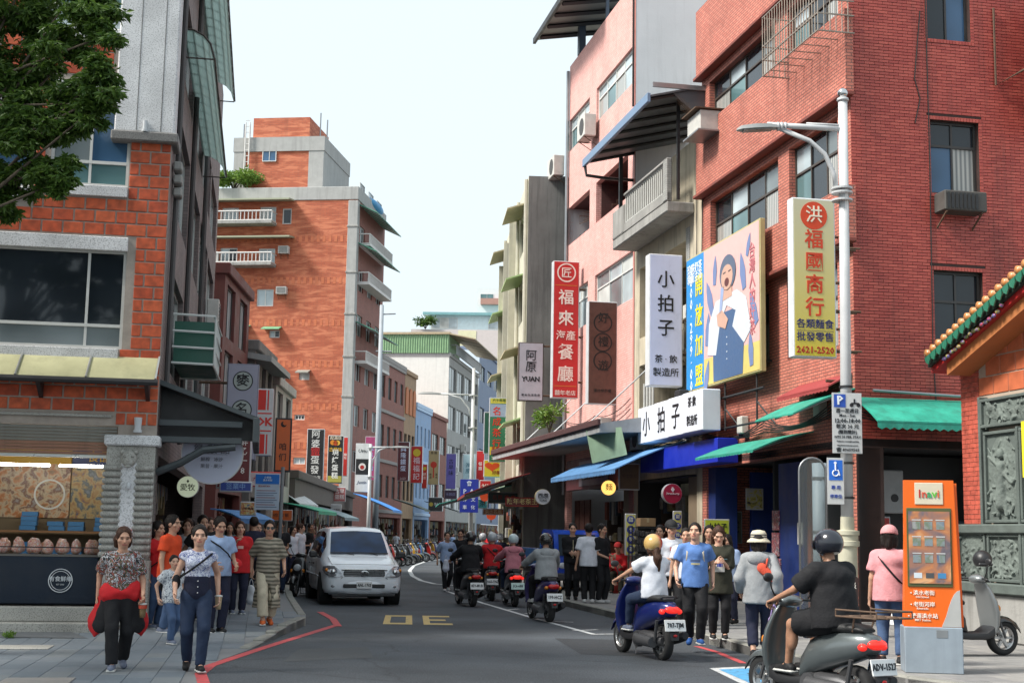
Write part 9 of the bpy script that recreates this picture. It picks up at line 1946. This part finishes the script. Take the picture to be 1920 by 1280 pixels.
# shop assistant in the corner shop
p=LB.world(-2.75,1.2,.42);person('shop assistant in dark clothes behind the cracker bags in the corner shop',p,R(190),1.62,top=(C_BLK,.6,0,.01),bottom=(C_BLK,1.0,0),hair=(HBLK,'short'),hat=cap_hat((.02,.02,.02)))
# far walkers on the road by the bend, on copies of five figures
far_me={}
FC=[('white',C_WHT),('black',C_BLK),('red',C_RED),('light blue',C_LBL),('rose',C_ROSE)]
pr_={}
spots=[(742,1040),(752,1030),(765,1036),(778,1031),(790,1034),(800,1028),(812,1033),(822,1027),(848,1040),(705,1046),(718,1041),(902,1046),(915,1052),(930,1060),(940,1055),(652,1052)]
fp=['beyond the first parked scooters','far down the road by the bend','beside the parked scooters','under the maroon sign','under the yellow disc sign','near the middle of the parked scooters','under the tan knot sign','at the far end of the scooter row','left of the blue parking board','just right of the van roof','under the bright blue awning','right of the blue parking board','at the red lantern shop','by the lit tea banner','behind the riders in red','behind the van on the left']
for k,(px,py) in enumerate(spots):
    nm,c_=FC[k % 5];g=ground(px,py,0);lab='distant walker in %s top %s' % (nm,fp[k])
    if k<5: r,_=person(lab,(g.x,g.y,0),(PI if k % 2 else 0)+.2*k,1.6+.03*k,near=False,top=(c_,.6,-.03,.012),bottom=((C_NAV,C_BLK,C_DEN)[k % 3],1.0,.004),hair=(HBLK,('short','bob','long')[k % 3]),shoes=S_BLK,group='distant walkers by the bend',**(walkpose(1.62,.18,1) if k % 2 else {}));pr_[k]=r
    else: c=copy_tree(pr_[k % 5]);c.location=(g.x,g.y,0);c.rotation_euler=(0,0,(k*1.3) % 6.28);c['label']=lab
# --- pedestrians ahead of the black rider
stand('person in white shirt carrying a plastic bag, stepping past the black scooter',836,1108,1.66,PI+.2,'M',top=(C_LBL,.8,-.04,.014),bottom=(C_BLK,1.0,0),shoes=S_WHT,**walkpose(1.66,.14,1))
stand('young man in black t shirt looking down beside the person in white',862,1106,1.72,PI-.2,'M',top=(C_BLK,.6,-.04,.014),bottom=(C_BLK,1.0,.004),headpitch=.25,hands={-1: (-.08,.25,1.05),1: (.08,.25,1.05)})
# --- group by the truck
stand('young man in black jacket facing the road in front of the blue truck',1072,1124,1.76,PI+.1,'R',top=(C_BLK,1.95,-.05,.018),bottom=(C_BLK,1.0,.004),shoes=S_BLK,hands={-1: (-.07,.24,1.08),1: (.07,.24,1.08)},headpitch=.1,tone='light',extra=lambda root,J,s: MB().tube([J['P']+J['fw']*.118*s+J['up']*.02*s,J['P']+J['fw']*.118*s+J['up']*.14*s,J['P']+J['fw']*.105*s+J['up']*.26*s],.007,5).build('zip',ink('c8c0a0'),root))
stand('young man in white t shirt seen from behind in front of the blue truck',1103,1130,1.74,.1,'R',top=(C_WHT,.75,-.06,.025),bottom=(C_BLK,1.0,.006),shoes=S_WHT,hands={-1: None,1: (.16,.24,1.05)})
stand('young man in black t shirt with small logo turned to the man in white',1127,1130,1.74,PI+.9,'R',top=(C_BLK,.7,-.05,.02),bottom=(C_BLK,1.0,.004),shoes=S_WHT,hands={-1: (-.08,.26,1.05),1: (.08,.26,1.0)},headpitch=.1)
sg=ground(1158,1112,.12);person('person in red top sitting by the wall behind the three young people',(sg.x,sg.y,.12),PI-.2,1.66,pelvis=(0,-.1,.52),lean=.15,feet={-1: (-.12,.38,0),1: (.12,.35,0)},hands={-1: (-.12,.25,.70),1: (.12,.25,.70)},top=(C_RED,1.8,-.02,.02),bottom=(C_OLV,1.0,.01),hair=(HBLK,'short'),shoes=S_BLK,hat=cap_hat((.4,.02,.02)))
st2=thing('stool','low red plastic stool under the sitting person by the wall','stool',(sg.x,sg.y,.12),PI-.2);MB().lathe([(.17,0),(.14,.36),(.15,.40)],16,(0,-.1,0)).build('seat',mat('plastic_red',(.45,.03,.02),.4),st2,True)
# --- right pavement
def cap_man(root,J,s): pass
stand('young man in white t shirt with red logo and black cap behind the golden helmet',1258,1172,1.74,PI+.25,'R',top=(C_WHT,.65,-.05,.02),bottom=(C_BLK,1.0,.006),shoes=S_WHT,hat=cap_hat((.012,.012,.014)),tone='light',headpitch=.1,hands={-1: (-.06,.24,1.1),1: (.1,.24,1.12)},extra=both(print_chest('b01820',.07,.06,.215),lambda root,J,s: lettering("Levi's",.055,J['P']+J['up']*.215*s+J['fw']*(.112*s+.012),root,ink('f0f0f0'),rz=PI,ext=.002)))
stand('person with black hair in a dark top half hidden behind the man in the cap',1238,1150,1.7,PI-.3,'R',top=(C_BLK,.8,-.03,.012),near=False)
stand('person in white top half hidden behind the man in blue',1286,1178,1.62,PI,'R',top=(C_WHT,.6,-.03,.014),bottom=(C_BLK,1.0,0),near=False,shoes=S_WHT)
r,J,W14=stand('young man in blue t shirt with pale backpack straps walking at the right kerb',1303,1206,1.70,PI+.05,'R',top=(C_BLU,.6,-.05,.018),bottom=(C_BLK,1.0,.004),shoes=S_BLU,tone='light',headpitch=-.15,headyaw=-.2,extra=both(backpack(C_CRM),print_chest(ink((.05,.09,.2)),.08,.035,.17),print_chest(ink('b0a880'),.07,.025,.145)),**walkpose(1.70,.1,-1,.02))
stand('long haired woman in dark olive top with printed square looking at her phone',1348,1198,1.64,PI+.1,'R',female=True,top=(C_OLV,.95,-.12,.03),bottom=(C_BLK,.97,0),shoes=S_BLK,hair=(HBRN,'long'),tone='light',headpitch=.45,hands={-1: (-.06,.27,1.12),1: (.07,.27,1.12)},extra=both(print_chest('c8c8c4',.085,.17,.13),print_chest(ink((.04,.06,.32)),.05,.09,.15)))
ph=ground(1348,1198,.12);o=thing('phone','mobile phone held by the long haired woman in olive','phone',(ph.x,ph.y-.34,1.30),.0);B(-.075,.075,-.02,.02,-.006,.006,bev=.004).build('case',mat('phone_teal',(.08,.16,.18),.3),o);B(-.07,.07,-.017,.017,.006,.008).build('screen',M_BLK,o)
stand('person in dark clothes half hidden behind the phone user',1330,1172,1.68,PI,'R',top=(C_NAV,.7,-.03,.012),hair=(HBLK,'long'),near=False)
stand('person in light blue top stooping behind the phone user',1372,1168,1.55,PI-.6,'R',top=(C_LBL,.8,-.05,.02),hair=(HBLK,'bob'),near=False,lean=.2)
# woman with straw hat from behind
def red_sling(root,J,s):
    u,P,fw=J['up'],J['P'],J['fw'];v=Vol();v.cap(P+u*.2*s-fw*.10*s+Vector((.03*s,0,0)),P+u*.12*s-fw*.10*s+Vector((.115*s,0,0)),.04*s,.03*s,.02,flat=(0,1,0,1.8));vol_obj('sling_bag',[(v,.013)],cloth('bag_coral',(.62,.09,.05)),root);MB().tube([J['S'][1]+Vector((-.03,-.03,.05)),P+u*.26*s-fw*.11*s+Vector((.07*s,0,0)),P+u*.2*s-fw*.11*s+Vector((.06*s,0,0))],.012,6).build('sling_strap',cloth('bag_coral',(.62,.09,.05)),root,True)
def hood(root,J,s):
    v=Vol();v.ell(J['P']+J['up']*.275*s-J['fw']*.055*s,(.085*s,.05*s,.06*s),.03);v.carve(J['P']+J['up']*.33*s,(.04*s,.04*s,.05*s));vol_obj('hood',[(v,.016,.004,1)],root.children[2].data.materials[0] if len(root.children)>2 else C_GRY,root)
def hoodm(m_):
    def f(root,J,s):
        v=Vol();v.ell(J['P']+J['up']*.27*s-J['fw']*.06*s,(.088*s,.05*s,.055*s),.03);v.carve(J['P']+J['up']*.33*s,(.04*s,.04*s,.05*s));vol_obj('hood',[(v,.016,.004,1)],m_,root)
    return f
stand('woman in cream sun hat and grey hoodie seen from behind with coral sling bag',1424,1236,1.58,-.05,'R',female=True,top=(C_GRY,1.9,-.08,.03),bottom=(C_NAV,.88,.012),shoes=S_BLK,hair=(HBLK,'bob'),hat=sun_hat((.55,.5,.38),(.04,.04,.05)),extra=both(red_sling,hoodm(C_GRY)),**walkpose(1.58,.13,1,.02))
# pink tee woman from behind at the kiosk
stand('woman in pink t shirt and pink cap seen from behind beside the orange kiosk',1672,1246,1.64,-.1,'R',female=True,top=(C_PNK,.7,-.06,.022),bottom=(C_DENM,.95,.002),shoes=S_BLK,hair=(HBLK,'bob'),hat=cap_hat((.58,.26,.27)),build=1.1,extra=strapbag(C_BLK,C_BLK,1,.03,back=True),feet={-1: (-.1,.0,0),1: (.1,.03,0)},hands={-1: None,1: (.12,.26,1.08)})
# ================================================================ RIDERS
def rider(key,label,H=1.58,pz=.835,py=-.36,footz=.33,feet=None,**k):
    o=RID[key];k.setdefault('bottom',(C_BLK,1.0,.004));k.setdefault('hair',(HBLK,'short'));k.setdefault('shoes',S_BLK);k.setdefault('hands',{-1: (-.33,.10,1.035),1: (.33,.10,1.035)})
    return person(label,o.location,o.rotation_euler.z,H,pelvis=(0,py,pz),lean=k.pop('lean',.06),feet=feet or {-1: (-.13,.16,footz),1: (.13,.18,footz)},knee={-1: (-.35,1,.4),1: (.35,1,.4)},elbow={-1: (-.8,-.5,-.6),1: (.8,-.5,-.6)},palm={-1: (0,.2,-1),1: (0,.2,-1)},handcurl=.95,**k)
gold=bpy.data.materials.new('helmet_gold_red');gold.use_nodes=True;t=gold.node_tree;p=t.nodes['Principled BSDF'];tc=N(t,'TexCoord');sp=N(t,'SeparateXYZ');t.links.new(tc.outputs['Object'],sp.inputs[0]);cr=N(t,'MapRange',i_1=-.0,i_2=.07);t.links.new(sp.outputs[0],cr.inputs[0]);mx=N(t,'MixRGB',i_1=(.52,.34,.12,1),i_2=(.45,.03,.03,1));t.links.new(cr.outputs[0],mx.inputs[0]);t.links.new(mx.outputs[0],p.inputs['Base Color']);p.inputs['Roughness'].default_value=.25;p.inputs['Coat Weight'].default_value=.6
rider('E','woman in white t shirt and golden helmet with long ponytail riding the deep blue scooter',1.60,female=True,top=(C_WHT,.6,-.03,.02),bottom=(C_DEN,.95,0),hair=(HBRN,'pony'),hat=helmet(gold),shoes=S_GRY)
rider('F','heavily built rider in black t shirt and shorts with black helmet at lower right',1.68,pz=.86,build=1.32,top=(C_BLK,.85,-.05,.03),bottom=(C_BLK,.42,.03),hat=helmet((.012,.014,.022)),tone='tan',lean=.1)
rider('D','rider in grey hooded sweatshirt and black helmet on the indigo scooter',1.60,build=1.15,top=(C_GRY,1.95,-.04,.03),hat=helmet((.014,.013,.013)),extra=hoodm(C_GRY),shoes=S_WHT)
rider('C','rider in pink hooded jacket and pale blue helmet',1.56,female=True,top=(C_ROSE,1.95,-.06,.03),bottom=(C_DEN,1.0,0),hat=helmet((.42,.52,.54)),extra=hoodm(C_ROSE))
rider('B','rider in red jacket with a black strap across the back, rear of the pair',1.62,py=-.48,top=(C_RED,1.95,-.04,.03),hat=helmet((.35,.38,.4)),extra=strapbag(C_BLK,C_BLK,1,.05,back=True),hands={-1: (-.16,.05,1.0),1: (.16,.05,1.0)},near=False)
rider('B','front rider in red jacket and dark helmet ahead of the strap wearer',1.66,py=-.14,top=(C_RED,1.95,-.04,.02),hat=helmet((.03,.02,.02)),near=False)
rider('A','rider dressed wholly in black with black helmet on the bulky black scooter',1.64,build=1.15,top=(C_BLK,1.95,-.05,.03),hat=helmet((.016,.015,.015)))
# helmeted riders farther ahead
for k,(px,py,c_,lab,hc_) in enumerate(((905,1098,C_GRY,'rider in grey with pale helmet far ahead of the pair in red',(.5,.5,.52)),(938,1090,C_NAV,'rider in navy with white helmet ahead of the pink rider',(.55,.56,.58)))):
    key='X%d' % k;RID[key]=sc_at(px,py,R(6),'black scooter far ahead under the rider in %s' % ('grey' if k==0 else 'navy'),bodym=P_BLK);rider(key,lab,1.6,top=(c_,1.95,-.04,.02),hat=helmet(hc_),near=False)
# plastic bags held in hands
def bag_thing(label,px,py,Y,col,h=.3): 
    c=at(px,py,Y);o=thing('carrier_bag',label,'bag',(c.x,c.y,c.z));v=Vol();v.cap((0,0,0),(0,0,h*.6),.10,.07,.03,flat=(0,1,0,1.8));vol_obj('bag',[(v,.016,.006,3)],mat('bag_'+label[:8],col,.4,var=.2),o)
    for s_ in (-.04,.04): MB().tube([(s_,0,h*.75),(s_*.6,0,h*1.05),(0,0,h*1.2)],.007,5).build('handle',mat('bag_'+label[:8],col,.4),o)
bag_thing('thin white plastic bag carried by the person in white near the black scooter',836,1065,38.6,(.5,.52,.6));bag_thing('mauve plastic bag hanging from the grey scooter handlebar',1452,1195,15.6,(.35,.25,.5));bag_thing('white plastic bag carried in the left crowd beside the khaki dress',470,1122,25.6,(.5,.52,.55));bag_thing('bright orange bag held left of the van',545,1040,40,(.6,.12,.02),.4)
finish_lettering()
